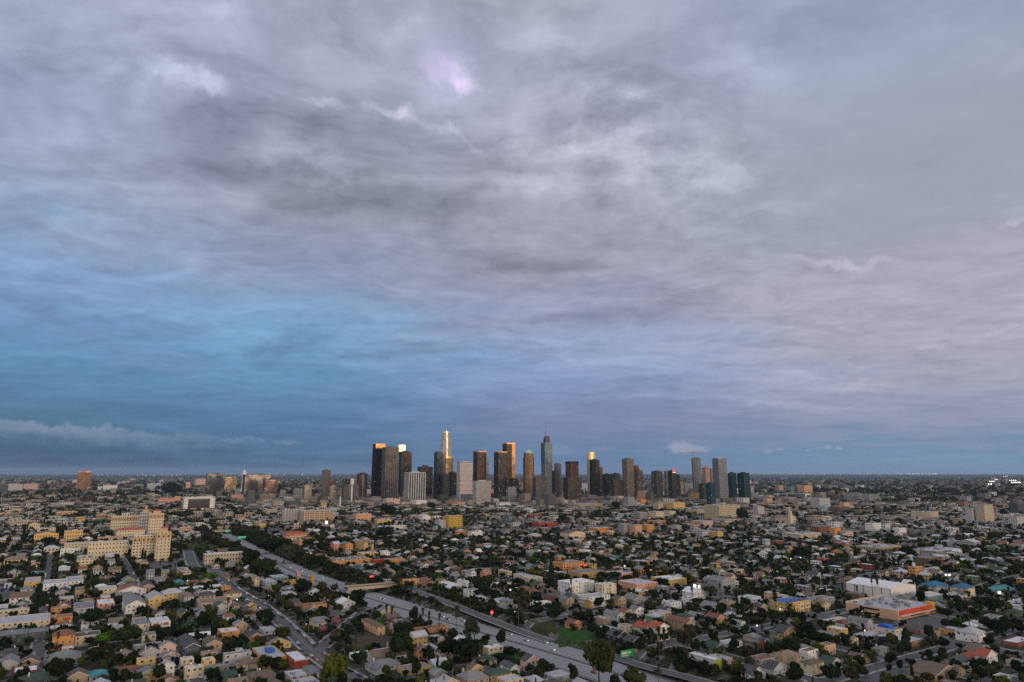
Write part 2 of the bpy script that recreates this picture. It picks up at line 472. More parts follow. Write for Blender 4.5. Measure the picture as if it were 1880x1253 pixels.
mat('tower_stone', lambda N: bsdf(N, tint(N, objcol(N), .06, .12), .6, 0, .2))
mat('asphalt', lambda N: bsdf(N, tint(N, tint(N, (.095, .097, .10), .05, .35, 5), .8, .2), .8))
mat('concrete', lambda N: bsdf(N, tint(N, (.30, .30, .30), .3, .25, 5), .85))
mat('paint_white', lambda N: bsdf(N, tint(N, (.45, .45, .45), 1.5, .25), .7))
mat('paint_yellow', lambda N: bsdf(N, (.5, .33, .05), .7))
def _freeway(N):
    uv = N.n('ShaderNodeUVMap', uv_map='uv').outputs[0]
    s = N.n('ShaderNodeSeparateXYZ'); N.put(s.inputs[0], uv)
    across = s.outputs[0]                      # metres from the carriageway edge
    lane = N.m('FRACT', N.m('DIVIDE', across, 3.6))
    wheel = N.m('ABSOLUTE', N.m('SUBTRACT', lane, .5))
    worn = N.sm(wheel, .30, .44)               # pale lanes, dark joints between them
    c = N.mix(worn, (.27, .28, .29), (.095, .10, .105))
    return bsdf(N, tint(N, tint(N, c, .04, .2, 5), .6, .15), .75)
mat('freeway_concrete', _freeway)
def _ground(N):
    p = geo_pos(N)
    a = N.noise(p, .030, 5, .6); b = N.noise(p, .11, 5, .62); c_ = N.noise(p, .6, 4, .6)
    c = N.mix(N.sm(a, .42, .60), (.028, .036, .018), (.065, .064, .050))
    c = N.mix(N.sm(b, .52, .62), c, (.15, .147, .138))
    c = N.mix(N.sm(b, .40, .30), c, (.022, .034, .013))
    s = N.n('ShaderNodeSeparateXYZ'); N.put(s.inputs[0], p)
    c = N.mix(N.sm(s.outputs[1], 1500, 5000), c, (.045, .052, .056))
    return bsdf(N, tint(N, c, .9, .35, 4), .95, 0, .1)
mat('ground_soil', _ground)
mat('lawn_green', lambda N: bsdf(N, tint(N, tint(N, (.030, .080, .020), .12, .5, 4), 1.0, .3), .95, 0, .1))
mat('dry_grass', lambda N: bsdf(N, tint(N, tint(N, (.045, .058, .018), .08, .6, 4), .9, .35), .95, 0, .1))
mat('bare_soil', lambda N: bsdf(N, tint(N, tint(N, (.075, .058, .042), .1, .4, 4), 1.0, .3), .95, 0, .1))
def leafy(N, c):
    d = N.n('ShaderNodeBsdfDiffuse'); N.put(d.inputs[0], c)
    t = N.n('ShaderNodeBsdfTranslucent'); N.put(t.inputs[0], c)
    a = N.n('ShaderNodeMixShader'); a.inputs[0].default_value = .3
    N.t.links.new(d.outputs[0], a.inputs[1]); N.t.links.new(t.outputs[0], a.inputs[2])
    return a.outputs[0]
def _leaf(N):
    oi = N.n('ShaderNodeObjectInfo')
    c = tint(N, oi.outputs['Color'], .55, .55, 3)
    return leafy(N, c)
mat('leaves', _leaf)
def _leaf2(N):
    return leafy(N, tint(N, N.n('ShaderNodeAttribute', attribute_name='col', attribute_type='INSTANCER').outputs['Color'], .45, .5, 3))
mat('far_leaves', _leaf2)
mat('bark', lambda N: bsdf(N, tint(N, (.085, .068, .052), 1.5, .3), .9))
mat('car_paint', lambda N: bsdf(N, objcol(N), .28, .1, .6))
mat('tyre', lambda N: bsdf(N, (.012, .012, .012), .8))
mat('metal_grey', lambda N: bsdf(N, tint(N, (.30, .31, .32), .8, .15), .45, .6))
mat('dark_metal', lambda N: bsdf(N, (.05, .05, .055), .5, .4))
mat('wood_pole', lambda N: bsdf(N, (.060, .048, .038), .9))
def emis(name, col, st):
    def f(N):
        e = N.n('ShaderNodeEmission'); N.put(e.inputs[0], col if not callable(col) else col(N)); e.inputs[1].default_value = st
        return e.outputs[0]
    m_ = mat(name, f)
    m_.cycles.emission_sampling = 'NONE'
    return m_
emis('city_light', attcol, 1.0)
emis('lamp_warm', (1.0, .66, .30), 5.0)
emis('lamp_white', (.95, .97, 1.0), 5.0)
emis('tail_red', (1.0, .03, .02), 1.6)
emis('sign_green', (.05, .75, .30), .55)
emis('sign_red', (1.0, .10, .08), 1.3)
emis('lit_room', (1.0, .68, .34), 1.1)
emis('board_white', (1.0, .90, .70), 1.5)

# ------------------------------------------------------------------ palettes (albedo)
WALL = {'white': (.72, .72, .71), 'cream': (.60, .51, .37), 'yellow': (.62, .44, .17), 'orange': (.60, .29, .10), 'salmon pink': (.66, .32, .22), 'pale pink': (.60, .42, .38),
        'red': (.34, .06, .04), 'tan': (.40, .30, .20), 'grey': (.30, .30, .31), 'slate grey': (.085, .10, .12), 'teal': (.14, .26, .26), 'green': (.18, .26, .15), 'brick red': (.24, .09, .06),
        'black': (.03, .03, .035), 'lime green': (.34, .40, .06), 'ochre': (.50, .29, .08), 'pale grey': (.46, .47, .49), 'brown': (.16, .11, .08), 'peach': (.60, .38, .24), 'pale blue': (.38, .46, .54),
        'beige': (.46, .40, .31), 'gold': (.52, .36, .09), 'dark green': (.05, .09, .07)}
ROOF = {'light grey': (.40, .41, .44), 'grey': (.19, .195, .205), 'dark grey': (.07, .075, .085), 'brown': (.15, .11, .08), 'red tiled': (.34, .085, .05), 'white': (.62, .63, .66), 'tan': (.22, .165, .12),
        'blue': (.03, .13, .42), 'dark green': (.045, .075, .06), 'rust brown': (.20, .09, .06), 'teal': (.05, .20, .24)}
# ------------------------------------------------------------------ the ground: one sheet to the horizon, with the freeway cutting pressed into it
def build_ground():
    ys = [-60000, -20000, -6000, -2000, -500, 0, 150, 240, 300, 340]
    y = 360.0
    while y < 1500: ys.append(y); y += max(3.4, y * .0078)
    while y < 60000: ys.append(y); y *= 1.035
    ys = np.array(ys)
    s = np.concatenate([[-2.5, -1.6, -1.25], np.linspace(-1.0, .95, 250), [1.2, 1.6, 2.5]])
    wy = np.where(ys < 360, np.maximum(360, np.abs(ys)), ys)
    X = s[None, :] * wy[:, None]; Y = np.repeat(ys[:, None], len(s), 1)
    Z = terrain(X, Y)
    n, m_ = X.shape
    idx = np.arange(n * m_).reshape(n, m_)
    F = np.stack([idx[:-1, :-1], idx[:-1, 1:], idx[1:, 1:], idx[1:, :-1]], -1).reshape(-1, 4)
    me = mesh_np('ground', np.stack([X, Y, Z], -1).reshape(-1, 3), [F], M['ground_soil'], smooth=True)
    tag(link('ground', me), kind='structure')
build_ground()

ROADS = []          # (polyline xy, half width) of every street, for occupancy and kerbs
def offset_line(L, o):
    L = np.asarray(L)[:, :2]
    t = np.gradient(L, axis=0); t /= np.linalg.norm(t, axis=1)[:, None] + 1e-9
    return L + np.stack([t[:, 1], -t[:, 0]], 1) * o          # o > 0: to the right of travel
def ribbon(name, L, o0, o1, dz, m_, z=None, keep=None, kind='structure', thick=0.0, uvm=False):
    """a strip between two offsets of a line, draped on the ground (or at the heights z)"""
    A = offset_line(L, o0); B = offset_line(L, o1); C_ = (A + B) / 2
    za = terrain(A[:, 0], A[:, 1]) if z is None else np.broadcast_to(z, len(L)).copy()
    zb = terrain(B[:, 0], B[:, 1]) if z is None else za
    if z is None:
        za = zb = np.maximum(za, zb)
    n = len(L)
    V = np.concatenate([np.c_[A, za + dz], np.c_[B, zb + dz]])
    ok = np.ones(n - 1, bool) if keep is None else keep[:-1] & keep[1:]
    i = np.nonzero(ok)[0]
    if not len(i): return None
    F = np.stack([i + 1, i, n + i, n + i + 1], -1)
    up = 1
    a, b, c = V[F[0][0]], V[F[0][1]], V[F[0][2]]
    if np.cross(b - a, c - a)[2] < 0: F = F[:, ::-1]
    Fs = [F]
    if thick:
        V = np.concatenate([V, V - np.array([0, 0, thick])])
        k = 2 * n
        Fs = [F, np.stack([i, i + 1, k + i + 1, k + i], -1), np.stack([n + i + 1, n + i, k + n + i, k + n + i + 1], -1)]
    run = np.concatenate([[0], np.cumsum(np.linalg.norm(np.diff(np.asarray(L)[:, :2], axis=0), axis=1))])
    uv = None
    if uvm:
        uv = np.concatenate([np.c_[np.zeros(n), run], np.c_[np.full(n, abs(o1 - o0)), run]])
        if thick: uv = np.concatenate([uv, uv])
    me = mesh_np(name, V, [np.concatenate(Fs)], m_, uv=uv)
    o = link(name, me)
    if kind: o['kind'] = kind
    return o
# carriageways of five lanes each, dark inner shoulders, barrier down the middle
ribbon('freeway', FWL, -21.0, -3.0, .030, M['freeway_concrete'], z=FW_Z, uvm=True)
ribbon('freeway', FWL, 3.0, 21.0, .030, M['freeway_concrete'], z=FW_Z, uvm=True)
ribbon('freeway_shoulder', FWL, -3.0, 3.0, .022, M['asphalt'], z=FW_Z)
ribbon('freeway_shoulder', FWL, -24.3, -21.0, .022, M['asphalt'], z=FW_Z)
ribbon('freeway_shoulder', FWL, 21.0, 24.3, .022, M['asphalt'], z=FW_Z)
def barrier(name, L, o, h, w, label, z=FW_Z):
    ob = ribbon(name, L, o - w / 2, o + w / 2, h, M['concrete'], z=z, kind=None, thick=h)
    tag(ob, label, 'barrier')
barrier('median_barrier', FWL, 0, .85, .55, 'low concrete barrier running down the middle of the sunken freeway')
barrier('edge_barrier', FWL, -24.5, .8, .35, 'concrete edge barrier on the near left side of the freeway')
V, F = [], []
for side in (-1, 1):
    for k in range(1, 5):
        o = side * (3.0 + 3.6 * k)
        A = offset_line(FWL, o - .09); B = offset_line(FWL, o + .09)
        for i in range(0, len(FWL) - 1):
            j = len(V); V += [(*A[i], FW_Z + .036), (*B[i], FW_Z + .036), (*(B[i] * .45 + B[i + 1] * .55), FW_Z + .036), (*(A[i] * .45 + A[i + 1] * .55), FW_Z + .036)]
            F.append((j, j + 1, j + 2, j + 3))
tag(link('lane_markings', mesh_np('lane_markings', V, [np.array(F)], M['paint_white'])), kind='stuff')
for o in (-20.9, -3.1, 3.1, 20.9):
    ribbon('edge_line', FWL, o - .1, o + .1, .037, M['paint_white'], z=FW_Z)
for R in (RAMP1, RAMP2):
    ribbon('ramp', R, -5.2, 5.2, .12, M['asphalt'], z=R[:, 2])
    for o in (-4.6, 4.6): ribbon('ramp_edge_line', R, o - .14, o + .14, .126, M['paint_white'], z=R[:, 2])
    ROADS.append((R[:, :2], 7.0))
ribbon('ramp_kerb', RAMP1, -5.8, -5.3, .24, M['concrete'], z=RAMP1[:, 2], thick=.3)
ribbon('ramp_kerb', RAMP1, 5.3, 5.8, .24, M['concrete'], z=RAMP1[:, 2], thick=.3)
ribbon('ramp_kerb', RAMP2, -5.8, -5.3, .24, M['concrete'], z=RAMP2[:, 2], thick=.3)

def ab_line(a0, b0, a1, b1, step=6):
    n = max(2, int(hypot(a1 - a0, b1 - b0) / step))
    return np.array([to_xy(a0 + (a1 - a0) * i / n, b0 + (b1 - b0) * i / n) for i in range(n + 1)])
def pix_line(*pp, step=6): return smooth_line([at(x, y)[:2] for x, y in pp], step)
A_ST = [-330, -245, -165, -85, 0, 80, 385, 468, 553, 640, 725, 812, 900, 990, 1075, 1160, 1245, 1330, 1415, 1500]          # streets running towards the camera
B_ST = [-261, -373, -490, -600, -690, -800, -910, -1030, -1150, -1270, -1390, -1510]                        # cross streets
STREETS = []      # (line, half width, sidewalk?)
STREETS.append((pix_line((345, 1012), (356, 1040), (391, 1048), (419, 1074), (447, 1093), (475, 1109), (511, 1137), (540, 1163), (566, 1188), (603, 1219), (640, 1240), (690, 1268)), 5.6))
STREETS.append((pix_line((668, 1122), (652, 1136), (634, 1150), (610, 1172), (580, 1197)), 4.6))
for a in A_ST:
    STREETS.append((ab_line(a, -1620, a, -200 if a > 300 else -215), (4.6 if a > 300 else 3.6) if a != 553 else 7.5))
for b in B_ST:
    if b == -690: STREETS.append((ab_line(-260, b - 8, 640, b + 0), 6.5)); continue
    STREETS.append((ab_line(165 if b > -520 else -420, b, -420 if b > -520 else 150, b), 4.2))
    STREETS.append((ab_line(330, b, 1560, b), 4.2 if b != -261 else 4.4))
def seg_keep(L, me_i, pad, fw=True, others=True):
    k = np.ones(len(L), bool)
    if fw:
        d, _ = dist_line(L[:, 0], L[:, 1], FWL); k &= d > 30
    if others:
        for j, (L2, w2) in enumerate(STREETS):
            if j == me_i: continue
            d, _ = dist_line(L[:, 0], L[:, 1], L2); k &= d > w2 + pad
        for R in (RAMP1, RAMP2):
            d, _ = dist_line(L[:, 0], L[:, 1], R); k &= d > 7
    v = project(L[:, 0], L[:, 1], 0)
    k &= (L[:, 1] > 330) & (v[0] > -160) & (v[0] < 2050)
    return k
for i, (L, w) in enumerate(STREETS):
    if not len(L): continue
    k = seg_keep(L, i, 0, True, False)
    if not k.any(): continue
    ribbon('street', L, -w, w, .10 + .004 * (i % 40), M['asphalt'], keep=k)
    ROADS.append((L[k], w))
    for s_ in (-1, 1):
        Ls = offset_line(L, s_ * (w + 1.0))
        k2 = k & seg_keep(Ls, i, .4, True, True)
        ribbon('sidewalk', Ls, -.95, .95, .24, M['concrete'], keep=k2, thick=.3)
    if w > 5.5 and i < 2 or w > 7:
        ribbon('centre_line', L, -.12, .12, .10 + .004 * (i % 40) + .006, M['paint_yellow'], keep=k)

# the overpass
bx, by, _ = at(712, 1084)
b_ang = radians(28)
def build_bridge(bx, by, b_ang, label):
    root = empty('overpass', (bx, by, 0), b_ang)
    tag(root, label, 'bridge')
    W = 15.0
    MB().box(-46, 46, -W / 2, W / 2, -.75, .28).build('deck', M['asphalt'], root)
    for s_ in (-1, 1):
        y0 = s_ * W / 2
        MB().box(-46, 46, min(y0, y0 + s_ * .5), max(y0, y0 + s_ * .5), -1.7, 1.15).build('parapet', M['painted_wall'], root, color=(.46, .36, .24))
        MB().box(-46, 46, s_ * (W / 2 - 2) - .9, s_ * (W / 2 - 2) + .9, .285, .40).build('sidewalk', M['concrete'], root)
    for gx in (-5, -1.7, 1.7, 5):
        MB().box(-46, 46, gx - .4, gx + .4, -1.75, -.752).build('girder', M['concrete'], root)
    # pier in the freeway median, in line with the freeway
    d, i = dist_line([bx], [by], FWL)
    for k in (-5.0, -1.5, 2.0, 5.5):
        MB().tube((0, k, FW_Z - .2), (0, k, -1.5), .55, .55, 10).build('pier', M['concrete'], root)
    for s_ in (-1, 1):
        MB().box(s_ * 45 - 2, s_ * 45 + 2, -W / 2 - .45, W / 2 + .45, -6, -1.76).build('abutment', M['concrete'], root)
build_bridge(bx, by, b_ang, 'beige concrete road bridge crossing over the sunken freeway')
build_bridge(FWL[-4][0], FWL[-4][1], radians(28), 'far road bridge where the freeway disappears among trees')

def patch(name, pixels, m_, dz=.05, kind='structure', n=10):
    """an irregular patch of ground, its outline given by photograph pixels"""
    P_ = np.array([at(x, y)[:2] for x, y in pixels]); c = P_.mean(0)
    out = smooth_line(np.r_[P_, P_[:1]], 3.0)[:-1]
    rings = []
    for j in range(1, n + 1):
        q = c + (out - c) * (j / n)
        rings.append(np.c_[q, terrain(q[:, 0], q[:, 1]) + dz + .05])
    k = len(out); V = np.concatenate([[[*c, ground_z(*c) + dz + .05]]] + rings)
    F3 = [(0, 1 + i, 1 + (i + 1) % k) for i in range(k)]
    F4 = [(1 + (j - 1) * k + i, 1 + j * k + i, 1 + j * k + (i + 1) % k, 1 + (j - 1) * k + (i + 1) % k) for j in range(1, n) for i in range(k)]
    F3 = np.array(F3); F4 = np.array(F4)
    t = V[F3[0]]
    if np.cross(t[1] - t[0], t[2] - t[0])[2] < 0: F3 = F3[:, ::-1]; F4 = F4[:, ::-1]
    o = link(name, mesh_np(name, V, [F3, F4], m_)); o['kind'] = kind
    return P_
PATCHES = []
for nm, px, m_ in [('lawn', [(1026,1190),(1024,1170),(1045,1167),(1075,1172),(1092,1180),(1092,1191),(1075,1195),(1050,1187)], 'lawn_green'),
                   ('lawn', [(962,1150),(962,1128),(1000,1140),(1022,1152),(1024,1180),(990,1166)], 'dry_grass'),
                   ('hillside_grass', [(340,1014),(337,1000),(360,994),(400,993),(410,1000),(400,1012),(372,1018)], 'dry_grass'),
                   ('lawn', [(632,1074),(640,1066),(670,1064),(695,1070),(690,1078),(655,1082)], 'dry_grass'),
                   ('lawn', [(320,1160),(335,1146),(360,1142),(362,1150),(345,1160)], 'lawn_green'),
                   ('bare_lot', [(640,1182),(648,1170),(690,1163),(716,1170),(712,1182),(660,1190)], 'bare_soil'),
                   ('lawn', [(198,954),(160,958),(160,966),(200,964)], 'lawn_green'),
                   ('parking_lot', [(262,1036),(330,1030),(345,1040),(300,1048),(262,1044)], 'asphalt'),
                   ('parking_lot', [(1150,1216),(1200,1232),(1212,1222),(1180,1208),(1150,1206)], 'asphalt'),
                   ('parking_lot', [(1660,1222),(1560,1240),(1600,1253),(1680,1250),(1730,1232)], 'asphalt'),
                   ('parking_lot', [(1640,1140),(1760,1128),(1740,1150),(1660,1160)], 'asphalt'),
                   ('parking_lot', [(960,1127),(1050,1118),(1090,1126),(1040,1136)], 'asphalt'),
                   ('parking_lot', [(1795,1170),(1850,1158),(1880,1164),(1850,1178)], 'asphalt')]:
    patch(nm, px, M[m_])
    PATCHES.append((nm, px))
# ------------------------------------------------------------------ building shapes
# every vertex is (kx*w + cx, ky*d + cy, kh*h + kr*rise + cz): one template serves buildings of any size
def tv(kx=0, ky=0, kh=0, kr=0, cx=0, cy=0, cz=0): return (kx, ky, kh, kr, cx, cy, cz)
class Tmpl:
    def __init__(self): self.v = []; self.f3 = []; self.f4 = []; self.s3 = []; self.s4 = []
    def quad(self, slot, *vs):
        o = len(self.v); self.v += vs; self.f4.append((o, o + 1, o + 2, o + 3)); self.s4.append(slot)
    def tri(self, slot, *vs):
        o = len(self.v); self.v += vs; self.f3.append((o, o + 1, o + 2)); self.s3.append(slot)
    def walls(self, slot=0, cz=0.0):
        c = [(-.5, -.5), (.5, -.5), (.5, .5), (-.5, .5)]
        for i in range(4):
            a, b = c[i], c[(i + 1) % 4]
            self.quad(slot, tv(a[0], a[1], 0, cz=-2.5), tv(b[0], b[1], 0, cz=-2.5), tv(b[0], b[1], 1, cz=cz), tv(a[0], a[1], 1, cz=cz))
    def slab(self, slot, A, B, C_, D, t=.22):
        """a thick roof plane, A-D the upper corners in order"""
        lo = [q[:6] + (q[6] - t,) for q in (A, B, C_, D)]
        hi = [A, B, C_, D]
        self.quad(slot, *hi); self.quad(slot, *lo[::-1])
        for i in range(4): self.quad(slot, lo[i], lo[(i + 1) % 4], hi[(i + 1) % 4], hi[i])
def wins(T, nf, nx, ny, slot=2, ww=.5, hh=.5, base=.28, off=.05, faces=('f', 'l')):
    """nf storeys of windows: nx on the front, ny on the left"""
    for f in range(nf):
        z0 = (f + base) / nf; z1 = (f + base + hh) / nf
        if 'f' in faces:
            for i in range(nx):
                x0 = -.5 + (i + .5 - ww / 2) / nx; x1 = x0 + ww / nx
                T.quad(slot, tv(x0, -.5, z0, cy=-off), tv(x1, -.5, z0, cy=-off), tv(x1, -.5, z1, cy=-off), tv(x0, -.5, z1, cy=-off))
        if 'l' in faces:
            for i in range(ny):
                x0 = -.5 + (i + .5 - ww / 2) / ny; x1 = x0 + ww / ny
                T.quad(slot, tv(-.5, x1, z0, cx=-off), tv(-.5, x0, z0, cx=-off), tv(-.5, x0, z1, cx=-off), tv(-.5, x1, z1, cx=-off))
def tmpl(kind, thick=True, win=None):
    T = Tmpl(); o = .45
    if kind == 'flat':
        T.walls()
        p = .25
        # inner roof a little below the parapet
        T.quad(1, tv(-.5, -.5, 1, cx=p, cy=p, cz=-.35), tv(.5, -.5, 1, cx=-p, cy=p, cz=-.35), tv(.5, .5, 1, cx=-p, cy=-p, cz=-.35), tv(-.5, .5, 1, cx=p, cy=-p, cz=-.35))
        c = [(-.5, -.5), (.5, -.5), (.5, .5), (-.5, .5)]
        ins = lambda q: dict(cx=p if q[0] < 0 else -p, cy=p if q[1] < 0 else -p)
        for i in range(4):
            a, b = c[i], c[(i + 1) % 4]
            T.quad(3, tv(a[0], a[1], 1), tv(b[0], b[1], 1), tv(b[0], b[1], 1, **ins(b)), tv(a[0], a[1], 1, **ins(a)))
            T.quad(0, tv(b[0], b[1], 1, **ins(b)), tv(a[0], a[1], 1, **ins(a))[:6] + (0,), tv(a[0], a[1], 1, **ins(a), cz=-.36), tv(b[0], b[1], 1, **ins(b), cz=-.36))
    elif kind in ('gf', 'gs'):
        T.walls()
        if kind == 'gf':                       # gable end on the front, ridge running back
            for s in (-1, 1):
                T.tri(0, tv(-.5 * s, .5 * s, 1), tv(.5 * s, .5 * s, 1), tv(0, .5 * s, 1, 1)) if s < 0 else T.tri(0, tv(.5, .5, 1), tv(-.5, .5, 1), tv(0, .5, 1, 1))
            L = [tv(-.5, -.5, 1, -.08, cx=-o, cy=-o, cz=.22), tv(0, -.5, 1, 1, cy=-o, cz=.22), tv(0, .5, 1, 1, cy=o, cz=.22), tv(-.5, .5, 1, -.08, cx=-o, cy=o, cz=.22)]
            R = [tv(0, -.5, 1, 1, cy=-o, cz=.22), tv(.5, -.5, 1, -.08, cx=o, cy=-o, cz=.22), tv(.5, .5, 1, -.08, cx=o, cy=o, cz=.22), tv(0, .5, 1, 1, cy=o, cz=.22)]
        else:
            T.tri(0, tv(-.5, .5, 1), tv(-.5, -.5, 1), tv(-.5, 0, 1, 1)); T.tri(0, tv(.5, -.5, 1), tv(.5, .5, 1), tv(.5, 0, 1, 1))
            L = [tv(-.5, -.5, 1, -.08, cx=-o, cy=-o, cz=.22), tv(.5, -.5, 1, -.08, cx=o, cy=-o, cz=.22), tv(.5, 0, 1, 1, cx=o, cz=.22), tv(-.5, 0, 1, 1, cx=-o, cz=.22)]
            R = [tv(-.5, 0, 1, 1, cx=-o, cz=.22), tv(.5, 0, 1, 1, cx=o, cz=.22), tv(.5, .5, 1, -.08, cx=o, cy=o, cz=.22), tv(-.5, .5, 1, -.08, cx=-o, cy=o, cz=.22)]
        for S in (L, R):
            (T.slab(1, *S) if thick else T.quad(1, *S))
    elif kind == 'hip':
        T.walls()
        e = [tv(-.5, -.5, 1, cx=-o, cy=-o), tv(.5, -.5, 1, cx=o, cy=-o), tv(.5, .5, 1, cx=o, cy=o), tv(-.5, .5, 1, cx=-o, cy=o)]
        r0, r1 = tv(-.2, 0, 1, 1), tv(.2, 0, 1, 1)
        T.quad(1, e[0], e[1], r1, r0); T.quad(1, e[2], e[3], r0, r1); T.tri(1, e[1], e[2], r1); T.tri(1, e[3], e[0], r0)
        if thick:
            lo = [q[:6] + (-.25,) for q in e]
            T.quad(1, *lo[::-1])
            for i in range(4): T.quad(1, lo[i], lo[(i + 1) % 4], e[(i + 1) % 4], e[i])
    if win: wins(T, *win)
    return T
def evaluate(T, w, d, h, rise):
    a = np.array(T.v, float)
    return np.c_[a[:, 0] * w + a[:, 4], a[:, 1] * d + a[:, 5], a[:, 2] * h + a[:, 3] * rise + a[:, 6]]
class Soup:
    """thousands of small solids in one mesh, with a colour per face"""
    def __init__(self): self.V = []; self.F3 = []; self.F4 = []; self.C3 = []; self.C4 = []; self.n = 0
    def emit(self, T, x, y, z, rz, w, d, h, rise, cols):
        """cols: (n, slots, 3)"""
        a = np.array(T.v, float); n = len(x)
        if n == 0: return
        lx = a[None, :, 0] * w[:, None] + a[None, :, 4]; ly = a[None, :, 1] * d[:, None] + a[None, :, 5]
        lz = a[None, :, 2] * h[:, None] + a[None, :, 3] * rise[:, None] + a[None, :, 6]
        c, s = np.cos(rz)[:, None], np.sin(rz)[:, None]
        V = np.stack([x[:, None] + lx * c - ly * s, y[:, None] + lx * s + ly * c, z[:, None] + lz], -1)
        k = len(T.v); base = self.n + np.arange(n)[:, None, None] * k
        self.V.append(V.reshape(-1, 3))
        if T.f4: self.F4.append((np.array(T.f4)[None] + base).reshape(-1, 4)); self.C4.append(cols[:, T.s4].reshape(-1, 3))
        if T.f3: self.F3.append((np.array(T.f3)[None] + base).reshape(-1, 3)); self.C3.append(cols[:, T.s3].reshape(-1, 3))
        self.n += n * k
    def mesh(self, name, m_):
        F, C_ = [], []
        if self.F4: F.append(np.concatenate(self.F4)); C_ += self.C4
        if self.F3: F.append(np.concatenate(self.F3)); C_ += self.C3
        return mesh_np(name, np.concatenate(self.V), F, m_, col=np.concatenate(C_))

# shared small parts --------------------------------------------------
def unit_window():
    mb = MB()
    mb.add([(-.5, -.03, -.5), (.5, -.03, -.5), (.5, -.03, .5), (-.5, -.03, .5)], [(0, 1, 2, 3)])
    n0 = len(mb.f)
    for x0, x1, z0, z1 in ((-.58, -.5, -.56, .56), (.5, .58, -.56, .56), (-.5, .5, .5, .56), (-.5, .5, -.56, -.5), (-.03, .03, -.5, .5)):
        mb.box(x0, x1, -.10, .02, z0, z1)
    me = mb.mesh('window', [M['window_pane'], M['white_trim']])
    me.polygons.foreach_set('material_index', [0] * n0 + [1] * (len(mb.f) - n0))
    return me
WIN = unit_window()
def unit_box(name, m_):
    return MB().box(-.5, .5, -.5, .5, 0, 1).mesh(name, m_)
DOOR = unit_box('door', M['plain']); GARAGE = unit_box('garage_door', M['plain']); CHIM = unit_box('chimney', M['painted_wall'])
VENT = MB().tube((0, 0, 0), (0, 0, .55), .13, .13, 6).tube((0, 0, .55), (0, 0, .68), .22, .18, 6).mesh('roof_vent', M['metal_grey'])
_ac = MB().box(-.7, .7, -.5, .5, .12, 1.0).box(-.75, .75, -.55, .55, 0, .12).tube((0, 0, 1.0), (0, 0, 1.12), .4, .36, 8)
ACU = _ac.mesh('air_conditioner', M['metal_grey'])
STEP = unit_box('step', M['concrete'])

N_HOUSES = [0]
LABELED = []      # (object, description, px, py, dist) for the label pass
OCC = {}          # occupancy of 2 m cells in street-grid coordinates
def cells(x, y, w, d, rz=GR, pad=0.0):
    c, s = cos(rz), sin(rz)
    nx = max(1, int((w + 2 * pad) / 1.6)); ny = max(1, int((d + 2 * pad) / 1.6))
    for i in range(nx + 1):
        for j in range(ny + 1):
            lx = (i / nx - .5) * (w + 2 * pad); ly = (j / ny - .5) * (d + 2 * pad)
            X = x + lx * c - ly * s; Y = y + lx * s + ly * c
            yield (int(X // 2), int(Y // 2))
def occupied(x, y, w, d, rz=GR, pad=0.0): return any(q in OCC for q in cells(x, y, w, d, rz, pad))
def occupy(x, y, w, d, rz=GR, what=1):
    for q in cells(x, y, w, d, rz): OCC[q] = what
PROT = []         # screen rectangle, distance: things read off the photograph that nothing scattered may hide
def clear_view(px0, px1, py0, py1, dist, tol=.12):
    if not PROT: return True
    R = np.array(PROT)
    ox = np.minimum(px1, R[:, 1]) - np.maximum(px0, R[:, 0]); oy = np.minimum(py1, R[:, 3]) - np.maximum(py0, R[:, 2])
    ov = np.clip(ox, 0, None) * np.clip(oy, 0, None)
    area = (R[:, 1] - R[:, 0]) * (R[:, 3] - R[:, 2])
    return not np.any((ov > tol * area) & (dist < R[:, 4] - 3))

def part_from(T, slots, w, d, h, rise, name, m_, parent, color, kind=None):
    V = evaluate(T, w, d, h, rise)
    f4 = [f for f, s in zip(T.f4, T.s4) if s in slots]; f3 = [f for f, s in zip(T.f3, T.s3) if s in slots]
    if not f4 and not f3: return None
    used = sorted({i for f in f4 + f3 for i in f}); re = {o: n for n, o in enumerate(used)}
    F = []
    if f4: F.append(np.array([[re[i] for i in f] for f in f4]))
    if f3: F.append(np.array([[re[i] for i in f] for f in f3]))
    o = link(name, mesh_np(name, V[used], F, m_), parent, color=color)
    if kind: o['kind'] = kind
    return o
_tc = {}
def T_(kind, win=None, thick=True):
    k = (kind, win, thick)
    if k not in _tc: _tc[k] = tmpl(kind, thick, win)
    return _tc[k]
def jit(c, a=.06):
    k = 1 + random.uniform(-a, a)
    return tuple(min(.8, v * k * (1 + random.uniform(-.03, .03))) for v in c)

